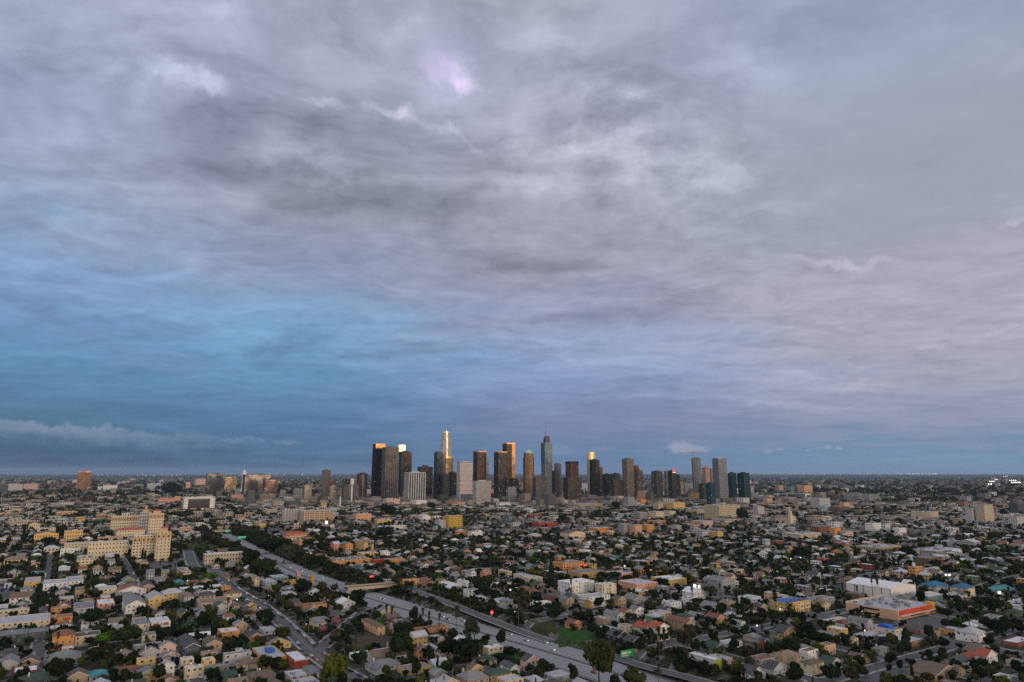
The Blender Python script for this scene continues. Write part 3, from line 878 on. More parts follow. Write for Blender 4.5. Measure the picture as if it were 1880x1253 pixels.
def building(x, y, w, d, st, kind, wall, roof, name='house', rz=GR, near=True, h=None, wing=False, garage=False, roofcol=None, win=None, rooftop=True):
    """an individual building: walls, roof, windows, door and the small things on its roof, under one Empty"""
    z = ground_z(x, y)
    h = h or (st * 3.0 + .35)
    rise = {'flat': 0, 'hip': .23, 'gf': .26, 'gs': .26}[kind] * (w if kind == 'gf' else d if kind == 'gs' else min(w, d))
    rise = min(rise, 3.4)
    root = empty(name, (x, y, z), rz)
    wc = jit(WALL[wall]); rc = jit(roofcol or ROOF[roof], .1)
    T = T_(kind)
    part_from(T, (0, 3), w, d, h, rise, 'wall', M['painted_wall'], root, wc)
    rf = part_from(T, (1,), w, d, h, rise, 'roof', M['roofing'], root, rc)
    nf = max(1, int(round(st)))
    fl = h / nf
    if near:
        # windows: each a part of its own, front and both sides
        for side in ('f', 'l', 'r'):
            L = w if side == 'f' else d
            n = max(1, int(L / (3.4 if side == 'f' else 4.4)))
            for f in range(nf):
                for i in range(n):
                    t = (i + .5 + random.uniform(-.12, .12)) / n - .5
                    if side == 'f' and f == 0 and garage: continue
                    if side == 'f' and f == 0 and i == n // 2 and not garage:
                        link('door', DOOR, root, (t * L, -d / 2 - .03, .05), (1.0, .1, 2.1), color=random.choice([(.3, .05, .04), (.5, .5, .5), (.08, .06, .05), (.05, .1, .12)]))
                        continue
                    if random.random() < (.12 if side == 'f' else .3): continue
                    ws = random.choice([1.0, 1.2, 1.6, 1.6]); wh = random.choice([1.1, 1.3, 1.4])
                    zc = f * fl + fl * .56
                    if side == 'f': link('window', WIN, root, (t * L, -d / 2, zc), (ws, 1, wh))
                    elif side == 'l': link('window', WIN, root, (-w / 2, t * L, zc), (ws, 1, wh), rz=-pi / 2)
                    elif f == nf - 1 and i % 2 == 0: link('window', WIN, root, (w / 2, t * L, zc), (ws, 1, wh), rz=pi / 2)
        if garage:
            n = max(1, int(w / 4.5))
            for i in range(n):
                gx = ((i + .5) / n - .5) * w
                link('garage_door', GARAGE, root, (gx, -d / 2 - .04, 0), (min(3.0, w / n - .7), .12, 2.2), color=random.choice([(.55, .55, .54), (.03, .03, .03), (.35, .3, .25)]))
        if kind == 'flat' and rooftop:
            for _ in range(random.randint(1, 3)):
                link('roof_vent', VENT, rf, (random.uniform(-.35, .35) * w, random.uniform(-.35, .35) * d, h - .36), (1.3, 1.3, 1.2))
            for _ in range(random.choice([0, 1, 1, 2]) if w * d > 90 else random.choice([0, 1, 1])):
                link('air_conditioner', ACU, rf, (random.uniform(-.3, .3) * w, random.uniform(-.3, .3) * d, h - .36), (1.1, 1.1, 1.1), rz=random.choice([0, pi / 2]))
        elif kind != 'flat' and random.random() < .55:
            link('chimney', CHIM, rf, (random.uniform(.15, .3) * w * random.choice([-1, 1]), random.uniform(-.2, .3) * d, h + rise * .1), (.8, .8, rise + .7), color=random.choice([(.25, .1, .07), (.4, .36, .3), (.5, .5, .48)]))
        if kind == 'gf':
            # white barge boards along the gable
            mb = MB()
            for s in (-1, 1):
                p0 = (s * (w / 2 + .45), -d / 2 - .50, h - rise * .08); p1 = (0, -d / 2 - .50, h + rise + .10)
                mb.add([(p0[0], p0[1], p0[2] - .12), (p1[0], p1[1], p1[2] - .16), (p1[0], p1[1], p1[2] + .2), (p0[0], p0[1], p0[2] + .24),
                        (p0[0], p0[1] + .04, p0[2] - .12), (p1[0], p1[1] + .04, p1[2] - .16), (p1[0], p1[1] + .04, p1[2] + .2), (p0[0], p0[1] + .04, p0[2] + .24)], [tuple(q) for q in BOXF])
            mb.build('barge_board', M['white_trim'], root)
        if wing:
            ww, wd, wh = w * random.uniform(.4, .55), random.uniform(2.5, 4.5), min(h, 3.2) - .35
            wx = random.choice([-1, 1]) * (w / 2 - ww / 2 - .3)
            k2 = 'gf' if kind == 'gf' or random.random() < .5 else 'hip'
            T2 = T_(k2); r2 = .24 * ww
            for nm, sl, mt, cc in (('porch_wall', (0, 3), 'painted_wall', wc), ('porch_roof', (1,), 'roofing', rc)):
                o = part_from(T2, sl, ww, wd, wh, r2, nm, M[mt], root, cc)
                o.location = (wx, -d / 2 - wd / 2 + .2, 0)
            link('window', WIN, root, (wx, -d / 2 - wd + .2, wh * .55), (1.6, 1, 1.2))
    else:
        nx, ny = win or (max(2, int(w / 3.6)), max(2, int(d / 3.6)))
        Tw = Tmpl(); wins(Tw, nf, nx, ny, ww=random.choice([.32, .40, .5]), hh=.36, base=.34)
        o = part_from(Tw, (2,), w, d, h, 0, 'window_row', M['window_pane'], root, None, kind='stuff')
        if kind == 'flat' and w * d > 200 and rooftop:
            mb = MB()
            for _ in range(2 + int(w * d / 200)):
                ax, ay, s = random.uniform(-.4, .4) * w, random.uniform(-.4, .4) * d, random.uniform(.8, 2.4)
                if abs(ax) < w / 2 - s and abs(ay) < d / 2 - s: mb.box(ax - s, ax + s, ay - s * .7, ay + s * .7, h - .35, h + s * .8)
            if mb.v: mb.build('rooftop_unit', M['metal_grey'], root, kind='stuff')
    return root
SHEET = {'A': (0, 1020, 7.833), 'B': (240, 1020, 7.833), 'C': (380, 940, 5.529), 'D': (660, 1060, 6.267), 'E': (960, 1060, 6.267), 'F': (1260, 1060, 6.267), 'G': (1560, 1060, 5.875),
         'L': (0, 1030, 3.917), 'M': (460, 1030, 3.917), 'N': (920, 1030, 3.917), 'O': (1400, 1030, 3.917), 'P': (0, 840, 3.917), 'Q': (480, 770, 3.917), 'R': (940, 770, 3.917), 'S': (1400, 840, 3.917)}
def survey(sh, x0, x1, yt, yb):
    ox, oy, k = SHEET[sh]
    return ox + x0 / k, ox + x1 / k, oy + yt / k, oy + yb / k
def fit(px0, px1, pyt, pyb, st, kind, h=None, rz=GR, ratio=None):
    """plan size and place of a building from its outline in the photograph"""
    xm = (px0 + px1) / 2
    x, y, z = at(xm, pyb)
    dist = y * cos(PITCH) + (z - CAM_H) * sin(PITCH)
    mpp = dist / FPX
    dep = atan2(CAM_H, hypot(x, y))
    az = atan2(x, y)
    r = rz + az
    W = (px1 - px0) * mpp; Hh = h or (st * 3.0 + .35)
    extra = 0 if kind == 'flat' else 1.2
    Dv = ((pyb - pyt) * mpp - (Hh + extra) * cos(dep)) / max(sin(dep), .03)
    c, s = abs(cos(r)), abs(sin(r))
    if ratio:                                # depth/width known: only the outline width is used
        w = W / (c + ratio * s); d = w * ratio
    else:
        Dv = min(max(Dv, 7.5), 1.6 * W + 14)
        det = c * c - s * s
        if abs(det) > .15:
            w = (W * c - Dv * s) / det; d = (Dv * c - W * s) / det
        else: w = d = W / (c + s)
        if w < .3 * W or d < .3 * W or w > 1.1 * W / c or d < 5:
            d = min(max(Dv * .8, .55 * W), 1.3 * W); w = (W - d * s) / c
            if w < .35 * W: w = d = W / (c + s)
    Dv = w * s + d * c
    f = 1 + (Dv / 2) / hypot(x, y)
    return x * f, y * f, w, d, Hh, dist
def placed(sh, x0, x1, yt, yb, st, kind, wall, roof, desc, name='house', cat='house', near=None, h=None, group=None, ratio=None, prot=True, **kw):
    P4 = survey(sh, x0, x1, yt, yb) if sh else (x0, x1, yt, yb)
    x, y, w, d, Hh, dist = fit(*P4, st, kind, h, kw.get('rz', GR), ratio)
    near = (dist < 760) if near is None else near
    o = building(x, y, w, d, st, kind, wall, roof, name, near=near, h=h, **kw)
    tag(o, None, cat, group)
    LABELED.append([o, desc, (P4[0] + P4[1]) / 2, (P4[2] + P4[3]) / 2, dist, cat])
    occupy(x, y, w, d, kw.get('rz', GR), 2)
    if prot: PROT.append((P4[0], P4[1], P4[2], P4[3] - .12 * (P4[3] - P4[2]), dist))
    return o, x, y, w, d, Hh
# ------------------------------------------------------------------ occupancy of roads, then the houses read off the photograph, nearest band
for L, w in ROADS:
    for i in range(len(L) - 1):
        n = max(1, int(np.linalg.norm(np.array(L[i + 1]) - L[i]) / 3))
        if np.linalg.norm(np.array(L[i + 1]) - L[i]) > 20: continue
        for j in range(n):
            q = np.array(L[i]) * (1 - j / n) + np.array(L[i + 1]) * (j / n)
            occupy(q[0], q[1], 2 * w + 2.5, 2 * w + 2.5, 0, 'road')
k_fw = FWL[(FWL[:, 1] < 2600)]
for q in k_fw: occupy(q[0], q[1], 54, 54, 0, 'road')
for nm, px in PATCHES:
    P_ = np.array([at(x, y)[:2] for x, y in px]); c = P_.mean(0)
    for t in np.linspace(.1, 1, 8):
        for q in smooth_line(np.r_[P_, P_[:1]], 3.0): 
            r = c + (q - c) * t; OCC.setdefault((int(r[0] // 2), int(r[1] // 2)), 'road')

NEAR = [
 # sheet x0 x1 ytop ybase storeys kind wall roof description
 ('A',1100,1310,0,200,4,'flat','cream','grey','cream stucco block with rows of small square windows'),
 ('A',360,560,310,470,2,'flat','yellow','light grey','pale yellow two-storey flat-roofed house in dark trees'),
 ('A',640,930,350,500,2,'flat','white','light grey','long white two-storey row with dark doorways'),
 ('A',945,1170,305,470,2,'flat','white','light grey','white two-storey cube half behind trees'),
 ('A',0,150,490,580,1,'flat','slate grey','blue','low house under a bright blue roof tarp'),
 ('A',160,430,545,710,2,'gs','white','brown','white two-storey house with dark brown gable roof'),
 ('A',1080,1300,450,600,2,'flat','tan','tan','tan two-storey house behind a round tree'),
 ('A',1410,1660,440,580,2,'flat','cream','light grey','cream flat-roofed house with a porch lamp'),
 ('A',1690,2070,430,600,2,'gf','white','rust brown','white gable-fronted house with brown roof and arched windows'),
 ('A',1390,1625,630,800,2,'flat','salmon pink','white','salmon pink two-storey cube house with white roof'),
 ('A',1060,1320,670,870,2,'flat','pale grey','grey','pale grey flat-roofed house with balcony strip'),
 ('A',10,655,860,1080,2,'flat','cream','light grey','long cream two-storey apartment house with grey roof'),
 ('A',15,370,780,900,2,'flat','cream','light grey','cream annex with pale roof behind the long cream apartments'),
 ('A',710,1005,850,1010,2,'flat','orange','tan','orange-tan two-storey house with red shutters'),
 ('A',745,985,765,860,2,'flat','orange','tan','orange upper house stepped behind the red-shuttered one'),
 ('A',725,1000,1000,1170,2,'flat','brick red','white','dark red house with a white flat roof'),
 ('A',1165,1260,1005,1080,1,'flat','white','white','tiny white shed among dark trees'),
 ('A',1440,1670,310,410,1,'hip','tan','brown','tan bungalow with brown hip roof'),
 ('A',1750,1930,320,420,1,'gf','green','grey','mint green bungalow with grey roof'),
 ('A',800,960,490,640,2,'gf','grey','dark grey','dark grey gabled house with painted front'),
 ('A',90,200,20,150,2,'flat','cream','white','cream house with white roof at the left edge'),
 ('A',200,370,30,150,2,'flat','yellow','grey','yellow-cream house beside dark trees'),
 ('A',450,600,230,300,1,'flat','teal','teal','low dull teal house in trees'),
 ('A',0,290,330,400,1,'flat','grey','light grey','long low grey shed roof at the left edge'),
 ('L',0,180,495,600,2,'flat','dark green','grey','dark green row with lit balconies'),
 ('L',180,330,485,580,2,'flat','slate grey','grey','dark slate row under a grey roof'),
 ('L',378,515,505,640,3,'hip','orange','rust brown','bright orange three-storey house with brown hip roof'),
 ('L',540,705,510,605,2,'flat','cream','dark grey','pale cream house with a row of dark windows'),
 ('L',875,1030,245,400,3,'gf','white','grey','white gabled house over open garages'),
 ('B',205,470,540,790,3,'gf','yellow','light grey','yellow gabled apartment house over dark garages'),
 ('B',440,725,490,650,2,'hip','yellow','light grey','pale yellow house with light hip roof'),
 ('B',110,320,380,560,2,'gf','tan','dark grey','olive tan gable-fronted house'),
 ('B',945,1430,600,790,2,'flat','pale pink','tan','long pink two-storey building with outside stair'),
 ('B',1030,1260,520,620,2,'flat','white','white','white box house behind the long pink building'),
 ('B',715,1300,430,520,1,'flat','pale grey','white','very long low building with bright white roof'),
 ('B',1300,1430,450,545,2,'flat','orange','rust brown','small orange block at the end of a white roof'),
 ('B',1330,1580,510,650,2,'hip','cream','brown','cream house with broad brown hip roof'),
 ('B',1160,1335,670,810,1,'gs','yellow','brown','mustard bungalow with dark brown roof'),
 ('B',1390,1560,640,780,1,'hip','cream','brown','low cream house under dark brown roof'),
 ('B',1600,1795,665,780,1,'gf','yellow','dark grey','golden yellow gable-fronted house'),
 ('B',1590,1790,745,870,1,'gf','brick red','dark grey','brick red gable-fronted house'),
 ('B',1320,1490,810,1000,2,'hip','white','rust brown','white house with dark red-brown roof by cypresses'),
 ('B',930,1170,800,920,1,'gf','grey','grey','grey gabled house with white gable trim'),
 ('B',660,830,760,910,1,'gf','yellow','dark grey','small yellow house hidden in shrubs'),
 ('B',350,520,800,900,1,'gf','white','dark grey','small white gabled cottage'),
 ('B',5,245,890,1120,2,'flat','cream','grey','cream two-storey house with stepped grey roofs'),
 ('B',255,550,890,1090,2,'flat','white','white','white two-storey house with red window panels'),
 ('B',1245,1550,1040,1230,2,'flat','orange','white','bright orange twin cube with pale roof'),
 ('B',1630,1880,1060,1240,1,'gf','orange','dark grey','orange gabled bungalow with dark roof'),
 ('B',340,500,310,400,1,'flat','pale grey','grey','small pale grey house by the parking lot'),
 ('B',610,760,340,440,1,'hip','teal','teal','teal-roofed bungalow'),
 ('B',660,850,170,320,2,'flat','cream','grey','cream two-storey corner house at the parking lot'),
 ('B',800,930,260,340,1,'flat','tan','tan','low tan annex with slatted fence wall'),
 ('B',70,240,65,150,1,'flat','peach','tan','small peach house with lit porch'),
 ('B',1310,1420,255,350,1,'gs','tan','brown','low brown-roofed house by the street bend'),
 ('B',1430,1590,310,410,1,'hip','grey','brown','brown hip-roofed bungalow by the street bend'),
 ('L',1140,1255,590,690,2,'gf','pale pink','grey','narrow pale pink two-storey house'),
 ('L',1270,1430,535,700,2,'gf','slate grey','dark grey','dark slate house with white garage doors'),
 ('L',1450,1585,550,675,2,'gf','tan','brown','tan two-storey gabled house with green gable'),
 ('L',965,1155,600,640,1,'flat','grey','light grey','long grey carport roof'),
 ('L',1000,1155,645,705,1,'gf','pale grey','grey','pale grey gabled cottage'),
 ('L',1165,1280,665,725,1,'gf','pale pink','grey','small pink gabled cottage'),
 ('L',980,1105,705,785,2,'flat','yellow','light grey','yellow two-storey box with two dark windows'),
 ('L',1290,1385,700,785,2,'flat','cream','white','cream two-storey box beside the yellow cube'),
 ('L',1445,1540,695,795,2,'flat','yellow','white','bright yellow cube house'),
 ('L',1320,1455,755,850,2,'flat','cream','white','cream two-storey box with wide white roof'),
 ('L',1605,1800,650,745,2,'flat','pale grey','grey','long pale grey two-storey house with columns'),
 ('L',1700,1850,705,785,1,'gs','cream','brown','cream bungalow with brown roof and white awning'),
 ('L',150,270,695,775,1,'gf','tan','brown','tan gable-fronted bungalow'),
 ('L',350,560,655,745,1,'hip','grey','grey','wide grey hip-roofed bungalow'),
 ('L',0,120,690,785,1,'gf','pale grey','grey','grey house at the left edge'),
 ('L',110,250,760,835,1,'flat','red','white','red-fronted shed with white roof'),
 ('L',150,390,810,900,1,'hip','dark green','dark green','dark green bungalow with a rooftop unit'),
 ('L',485,620,790,880,1,'gf','tan','brown','brown gable-roofed bungalow'),
 ('L',640,760,780,870,1,'hip','pale grey','teal','pale house with grey-green hip roof'),
 ('L',845,990,755,825,1,'hip','tan','rust brown','rust-roofed bungalow with a chimney'),
 ('L',985,1130,770,865,1,'gf','yellow','grey','yellow bungalow under a grey gable roof'),
 ('L',1440,1560,660,735,2,'flat','tan','grey','tan house behind the bright yellow cube'),
 ('L',1480,1640,740,810,1,'hip','grey','grey','low grey hip-roofed house'),
 ('L',1140,1245,765,840,2,'gf','white','light grey','narrow white gabled house'),
 ('L',1770,1890,785,880,1,'hip','tan','brown','brown-roofed house by the white stucco corner building'),
 ('M',0,250,610,780,2,'flat','ochre','light grey','ochre and white two-storey corner building with blue rooftop box'),
 ('M',235,410,650,795,2,'flat','red','white','deep red two-storey building with white roof'),
 ('M',110,285,570,640,1,'gf','yellow','tan','pale yellow gabled bungalow with tan roof'),
 ('M',370,490,740,845,1,'hip','white','grey','white bungalow with grey hip roof by the street'),
 ('M',0,190,780,890,1,'hip','lime green','brown','brown-roofed bungalow with lit green porch'),
 ('M',240,400,785,870,1,'flat','pale grey','light grey','low pale building with flat grey roof'),
 ('M',0,70,500,585,1,'gf','orange','brown','orange gabled bungalow'),
 ('M',60,180,470,535,1,'flat','pale grey','light grey','pale grey low house near the street'),
 ('M',420,540,400,510,2,'hip','cream','grey','cream two-storey house between blossom trees'),
 ('M',375,550,310,375,2,'flat','orange','brown','wide orange two-storey house'),
 ('M',545,620,315,375,1,'gf','orange','brown','small orange gabled house'),
 ('M',360,450,245,305,2,'flat','beige','grey','beige flat-roofed house above the orange ones'),
 ('M',220,330,210,295,2,'hip','white','light grey','white two-storey house with light hip roof'),
 ('M',300,370,305,355,1,'gs','tan','brown','low brown-roofed house'),
 ('M',790,965,400,540,2,'hip','peach','brown','peach two-storey house with brown roof band'),
 ('D',340,580,510,655,2,'gs','pale pink','dark grey','pale pink two-storey house with charcoal roof'),
 ('D',600,1020,545,660,1,'flat','orange','brown','long low orange-walled building beside the freeway'),
 ('D',580,780,620,735,1,'gs','ochre','brown','ochre bungalow with brown roof'),
 ('D',-120,130,860,955,1,'flat','white','white','long white flat-roofed garage'),
 ('D',130,450,840,925,1,'flat','brown','white','long low carport with bright white roof'),
 ('D',60,540,905,1000,1,'gs','white','brown','long white bungalow row with tan-brown roof'),
 ('D',625,785,800,965,2,'gf','orange','rust brown','bright orange gable-fronted two-storey house'),
 ('D',720,935,760,885,1,'flat','beige','light grey','beige flat-roofed duplex'),
 ('D',930,1080,740,845,1,'hip','white','brown','white cottage with brown hip roof'),
 ('D',1080,1290,680,800,1,'gf','pale grey','white','low white-roofed house near the freeway'),
 ('D',860,1070,865,955,1,'flat','beige','light grey','beige house with patched grey roof'),
 ('D',1415,1655,820,935,2,'flat','cream','white','cream two-storey box with three front windows'),
 ('D',1300,1550,885,1015,1,'hip','cream','dark green','cream house with dark green hip roof'),
 ('D',60,470,975,1105,1,'hip','pale grey','grey','broad low house under grey hip roofs'),
 ('D',430,825,1005,1135,1,'flat','yellow','grey','long yellow building with flat grey roof'),
 ('D',790,1010,985,1060,1,'gs','pale grey','light grey','pale ridged metal roof'),
 ('D',790,1005,1085,1190,1,'gf','grey','grey','grey gable-roofed house at the lower edge'),
 ('D',1065,1255,1050,1195,1,'gf','cream','rust brown','cream cottage with rust roof and white gable'),
 ('D',1230,1425,1020,1190,2,'gf','yellow','brown','yellow steep-roofed cottage with a tower chimney'),
 ('D',1415,1600,1000,1165,1,'gf','white','dark grey','white cottage with steep charcoal roof'),
 ('D',1610,1850,965,1120,1,'gf','white','slate','white twin-gabled cottage with slate roof'),
 ('D',1120,1285,5,135,2,'gf','white','light grey','white gabled two-storey house beyond the ramp'),
 ('D',900,1190,40,135,1,'flat','cream','white','white-roofed cream building beyond the ramp'),
 ('D',720,920,40,125,1,'hip','tan','rust brown','rust hip-roofed house beyond the overpass'),
 ('D',470,690,10,100,2,'flat','orange','grey','orange-brown two-storey block at the overpass corner'),
 ('D',240,360,10,110,1,'flat','pale grey','grey','grey garage building beside the overpass'),
 ('D',1330,1450,195,275,1,'hip','white','light grey','white cottage with pale hip roof among trees'),
 ('D',1520,1620,120,195,1,'gf','grey','dark grey','small dark house with white window trims'),
 ('D',1660,1790,85,155,1,'hip','pale pink','rust brown','pinkish bungalow with rust roof'),
 ('E',400,830,70,225,4,'flat','white','white','four-storey white apartment block, left wing'),
 ('E',825,1080,70,245,4,'flat','cream','white','four-storey cream apartment block with small square windows'),
 ('E',640,1010,205,360,3,'flat','white','light grey','long white three-storey walk-up with outside landings'),
 ('E',80,330,265,345,1,'flat','white','white','white low house at the top of the bank'),
 ('E',715,800,275,370,2,'gf','gold','red tiled','little golden-yellow tower house'),
 ('E',0,228,0,85,2,'flat','cream','light grey','cream two-storey box with pale long roof'),
 ('E',1050,1270,375,475,1,'gf','peach','rust brown','peach gable-ended bungalow with rust roof'),
 ('E',930,1170,400,535,2,'gf','pale grey','grey','long grey two-storey house with lit end wall'),
 ('E',820,1010,440,575,2,'flat','tan','light grey','tan house with pale flat roof'),
 ('E',480,690,470,600,1,'gf','orange','rust brown','rust-roofed bungalow with orange gable end'),
 ('E',1230,1390,315,465,2,'gf','white','grey','tall white old house with bay windows'),
 ('E',1450,1710,390,510,2,'flat','cream','light grey','cream round-cornered apartment house'),
 ('E',1600,1825,280,385,2,'flat','white','light grey','white flat-roofed apartments with front bays'),
 ('E',1140,1430,235,310,1,'gf','grey','grey','wide grey-roofed house'),
 ('E',1650,1980,490,625,2,'gf','tan','rust brown','long brown-roofed house with tan end wall'),
 ('E',1270,1530,555,695,2,'gf','pale grey','red tiled','red-tiled apartment row, rear half'),
 ('E',1435,1690,585,745,3,'gf','white','red tiled','red-tiled apartment house with arched window'),
 ('E',830,1155,625,755,1,'flat','black','light grey','black-walled house with white window frames'),
 ('E',960,1245,720,840,1,'gf','black','dark grey','black twin-gabled cottage with white trim, nearer one'),
 ('E',1150,1400,680,810,1,'gf','black','dark grey','black cottage with white gable trim behind its twin'),
 ('E',1095,1270,550,665,2,'flat','cream','grey','cream stepped house with a grey stair tower'),
 ('E',-30,200,920,1095,2,'gf','pale pink','dark grey','pink gabled house with attic window near the freeway'),
 ('E',1020,1190,250,345,2,'gf','tan','brown','tan craftsman house with deep gable'),
 ('E',30,200,120,205,1,'hip','tan','rust brown','tan hip-roofed bungalow above the bank'),
 ('E',240,410,120,205,1,'hip','tan','brown','brown-roofed bungalow above the bank'),
 ('F',-40,220,175,265,2,'gf','white','white','white hall with low vaulted roof'),
 ('F',600,905,185,335,2,'flat','white','light grey','white two-storey shop building with tall panes'),
 ('F',980,1430,265,435,3,'flat','yellow','blue','yellow and orange apartments under blue solar panels'),
 ('F',1410,1700,205,340,2,'flat','pale grey','grey','plain pale grey windowless hall'),
 ('F',680,835,355,470,1,'hip','brick red','light grey','dark brick house with pale hip roof'),
 ('F',410,610,395,495,1,'hip','cream','light grey','cream corner bungalow with pale hip roof'),
 ('F',530,680,485,565,1,'flat','white','grey','white double garage by the drive'),
 ('F',130,305,480,590,1,'gf','cream','dark green','green-roofed cottage with cream gable'),
 ('F',0,215,430,510,1,'gf','slate grey','grey','slate grey house with wide eaves'),
 ('F',215,460,400,535,1,'gf','orange','rust brown','rust-roofed cottage with red porch'),
 ('F',1010,1285,560,690,1,'gf','peach','dark grey','peach gable-ended house with charcoal roof'),
 ('F',975,1090,650,725,1,'gf','yellow','dark grey','small yellow gable-fronted cottage'),
 ('F',385,645,725,825,1,'flat','white','light grey','low white flat-roofed house by the parked cars'),
 ('F',200,460,775,880,1,'gf','green','dark green','low grey-green gabled house'),
 ('F',850,950,740,850,2,'gf','red','dark grey','bright red gable-fronted house behind cypresses'),
 ('F',40,405,875,1130,2,'flat','pale grey','white','long motel with white roof and lime green end'),
 ('F',725,1050,965,1080,2,'flat','grey','rust brown','grey two-storey house with rust flat roof'),
 ('F',905,1150,1040,1130,1,'gf','pale grey','dark grey','low dark-roofed house at the lower edge'),
 ('F',640,915,1085,1200,1,'gf','white','dark grey','white-gabled house with dark roof at the lower edge'),
 ('F',960,1325,920,1060,2,'hip','tan','tan','large tan-roofed apartment house'),
 ('F',1310,1525,810,975,2,'flat','white','brown','white two-storey box with brown roof and skylight'),
 ('F',1505,1720,780,910,2,'flat','peach','tan','peach two-storey box with tan roof'),
 ('F',1330,1585,965,1135,2,'hip','cream','brown','cream house with brown hip roof and tall windows'),
 ('F',1535,1790,940,1070,1,'gf','pale grey','dark green','pale cottage with dark green gable roof'),
 ('F',1540,1720,615,715,1,'gf','pale grey','grey','pale grey gabled bungalow'),
 ('F',1560,1880,445,565,1,'flat','brick red','light grey','low brick workshop with pale roof'),
 ('F',770,935,310,435,2,'gf','tan','dark grey','steep-roofed tan cottage between palms'),
 ('F',1140,1310,520,600,1,'gf','grey','grey','grey-roofed house behind the peach one'),
 ('G',0,95,650,765,2,'flat','cream','grey','cream two-storey house at the grey yard'),
 ('G',0,240,430,570,2,'gf','pale grey','grey','pale grey-green apartments with balconies'),
 ('G',1170,1450,545,710,2,'hip','white','light grey','white two-storey corner building with long windows'),
 ('G',1250,1520,765,870,1,'gf','teal','brown','teal bungalow with brown gable roof'),
 ('G',1150,1380,850,940,1,'gs','pale grey','red tiled','grey house with faded red roof'),
 ('G',1380,1590,860,980,2,'gf','white','red tiled','white house with faded red roof'),
 ('G',1010,1290,895,1000,1,'gs','grey','dark grey','dark-roofed bungalow'),
 ('G',1240,1420,940,1040,1,'gf','white','grey','white gabled bungalow with grey roof'),
 ('G',670,1190,970,1134,1,'gf','tan','brown','very wide brown-roofed house'),
 ('G',1570,1760,1040,1150,1,'flat','white','light grey','white flat-roofed house at the lower edge'),
 ('G',1740,1890,1050,1150,1,'flat','teal','grey','grey-green flat-roofed house at the lower edge'),
 ('G',1740,1850,300,355,1,'gf','white','light grey','small white shed by the green roof'),
 ('G',1690,1860,340,425,1,'hip','green','dark green','green-roofed shed'),
 ('G',1470,1640,380,470,1,'flat','pale grey','grey','plain grey box among dark trees'),
 ('G',250,420,780,840,1,'hip','grey','grey','grey-roofed bungalow behind trees'),
 ('G',0,170,810,920,1,'gf','yellow','brown','yellow-gabled bungalow with brown roof'),
]
ROOF['slate'] = (.075, .085, .10)
GAR = {'yellow gabled apartment house over dark garages', 'white gabled house over open garages', 'dark slate house with white garage doors', 'white double garage by the drive', 'long white flat-roofed garage', 'long grey carport roof', 'grey garage building beside the overpass'}
NAMED = {}
for r in NEAR:
    desc = r[9]
    flatt = r[6] == 'flat'
    big = 'apartment' in desc or 'motel' in desc or 'row' in desc.split() or 'block' in desc
    shop = any(q in desc for q in ('shop', 'hall', 'workshop', 'corner building', 'two-storey building', 'block at the overpass'))
    nm, cat, grp = ('apartment_building', 'apartment building', None) if big else ('shop_building', 'building', None) if shop else ('house', 'house', 'houses around the freeway')
    NAMED[desc] = placed(*r[:9], desc, nm, cat, ratio={'long motel with white roof and lime green end': 3.4, 'long brown-roofed house with tan end wall': 2.6, 'long grey two-storey house with lit end wall': 2.4}.get(desc), garage=desc in GAR, wing=(not flatt and r[5] == 1 and random.random() < .55), group=grp)

# extras on some of them
def extra(desc, f):
    o, x, y, w, d, h = NAMED[desc]; f(o, w, d, h)
def blue_box(o, w, d, h):
    MB().box(-w * .12, w * .2, -d * .1, d * .12, h - .3, h + 2.0).build('rooftop_box', M['plain'], o, color=(.03, .12, .38))
    MB().box(-w / 2 - .06, w / 2 + .06, -d / 2 - .06, -d / 2, h - .9, h - .3).build('cornice', M['painted_wall'], o, color=(.5, .2, .08))
extra('ochre and white two-storey corner building with blue rooftop box', blue_box)
def panels(o, w, d, h):
    for s in (-.25, .25): MB().box(s * w - w * .14, s * w + w * .14, -d / 2 - .12, -d / 2 - .05, h * .62, h * .92).build('window_panel', M['plain'], o, color=(.42, .07, .04))
extra('white two-storey house with red window panels', panels)
extra('orange-tan two-storey house with red shutters', panels)
def solar(o, w, d, h):
    for i in range(5): 
        m_ = MB(); x0 = -w / 2 + w * i / 5 + .3; m_.add([(x0, -d / 2 + .2, h + .1), (x0 + w / 5 - .6, -d / 2 + .2, h + .1), (x0 + w / 5 - .6, -d / 2 + 3.6, h + 1.1), (x0, -d / 2 + 3.6, h + 1.1), (x0, -d / 2 + .2, h - .05), (x0 + w / 5 - .6, -d / 2 + .2, h - .05), (x0 + w / 5 - .6, -d / 2 + 3.6, h + .95), (x0, -d / 2 + 3.6, h + .95)], [tuple(q) for q in [(0,1,2,3),(7,6,5,4),(0,4,5,1),(1,5,6,2),(2,6,7,3),(3,7,4,0)]])
        m_.build('solar_panel', M['tower_glass'], o, color=(.02, .05, .16))
    for f in (1, 2):
        for s in (-.28, .05, .33): MB().box(s * w - w * .11, s * w + w * .11, -d / 2 - 1.1, -d / 2, f * 3.1 - .1, f * 3.1 + .9).build('balcony', M['painted_wall'], o, color=(.6, .25, .05) if s < 0 else (.6, .5, .36))
extra('yellow and orange apartments under blue solar panels', solar)
def landings(o, w, d, h):
    for f in (1, 2): MB().box(-w / 2 - 1.2, -w / 2, -d / 2, d / 2, f * 3.1 - .15, f * 3.1 + .05).build('landing', M['concrete'], o)
extra('long motel with white roof and lime green end', lambda o, w, d, h: (MB().box(-w / 2 - 1.5, -w / 2, -d / 2, d / 2, 3.0, 3.9).build('gallery', M['painted_wall'], o, color=(.2, .2, .2)), MB().box(-w / 2 - .3, w / 2 + .1, -d / 2 - .3, -d / 2 - .1, 0, h).build('end_wall', M['painted_wall'], o, color=WALL['lime green'])))
extra('long white three-storey walk-up with outside landings', landings)
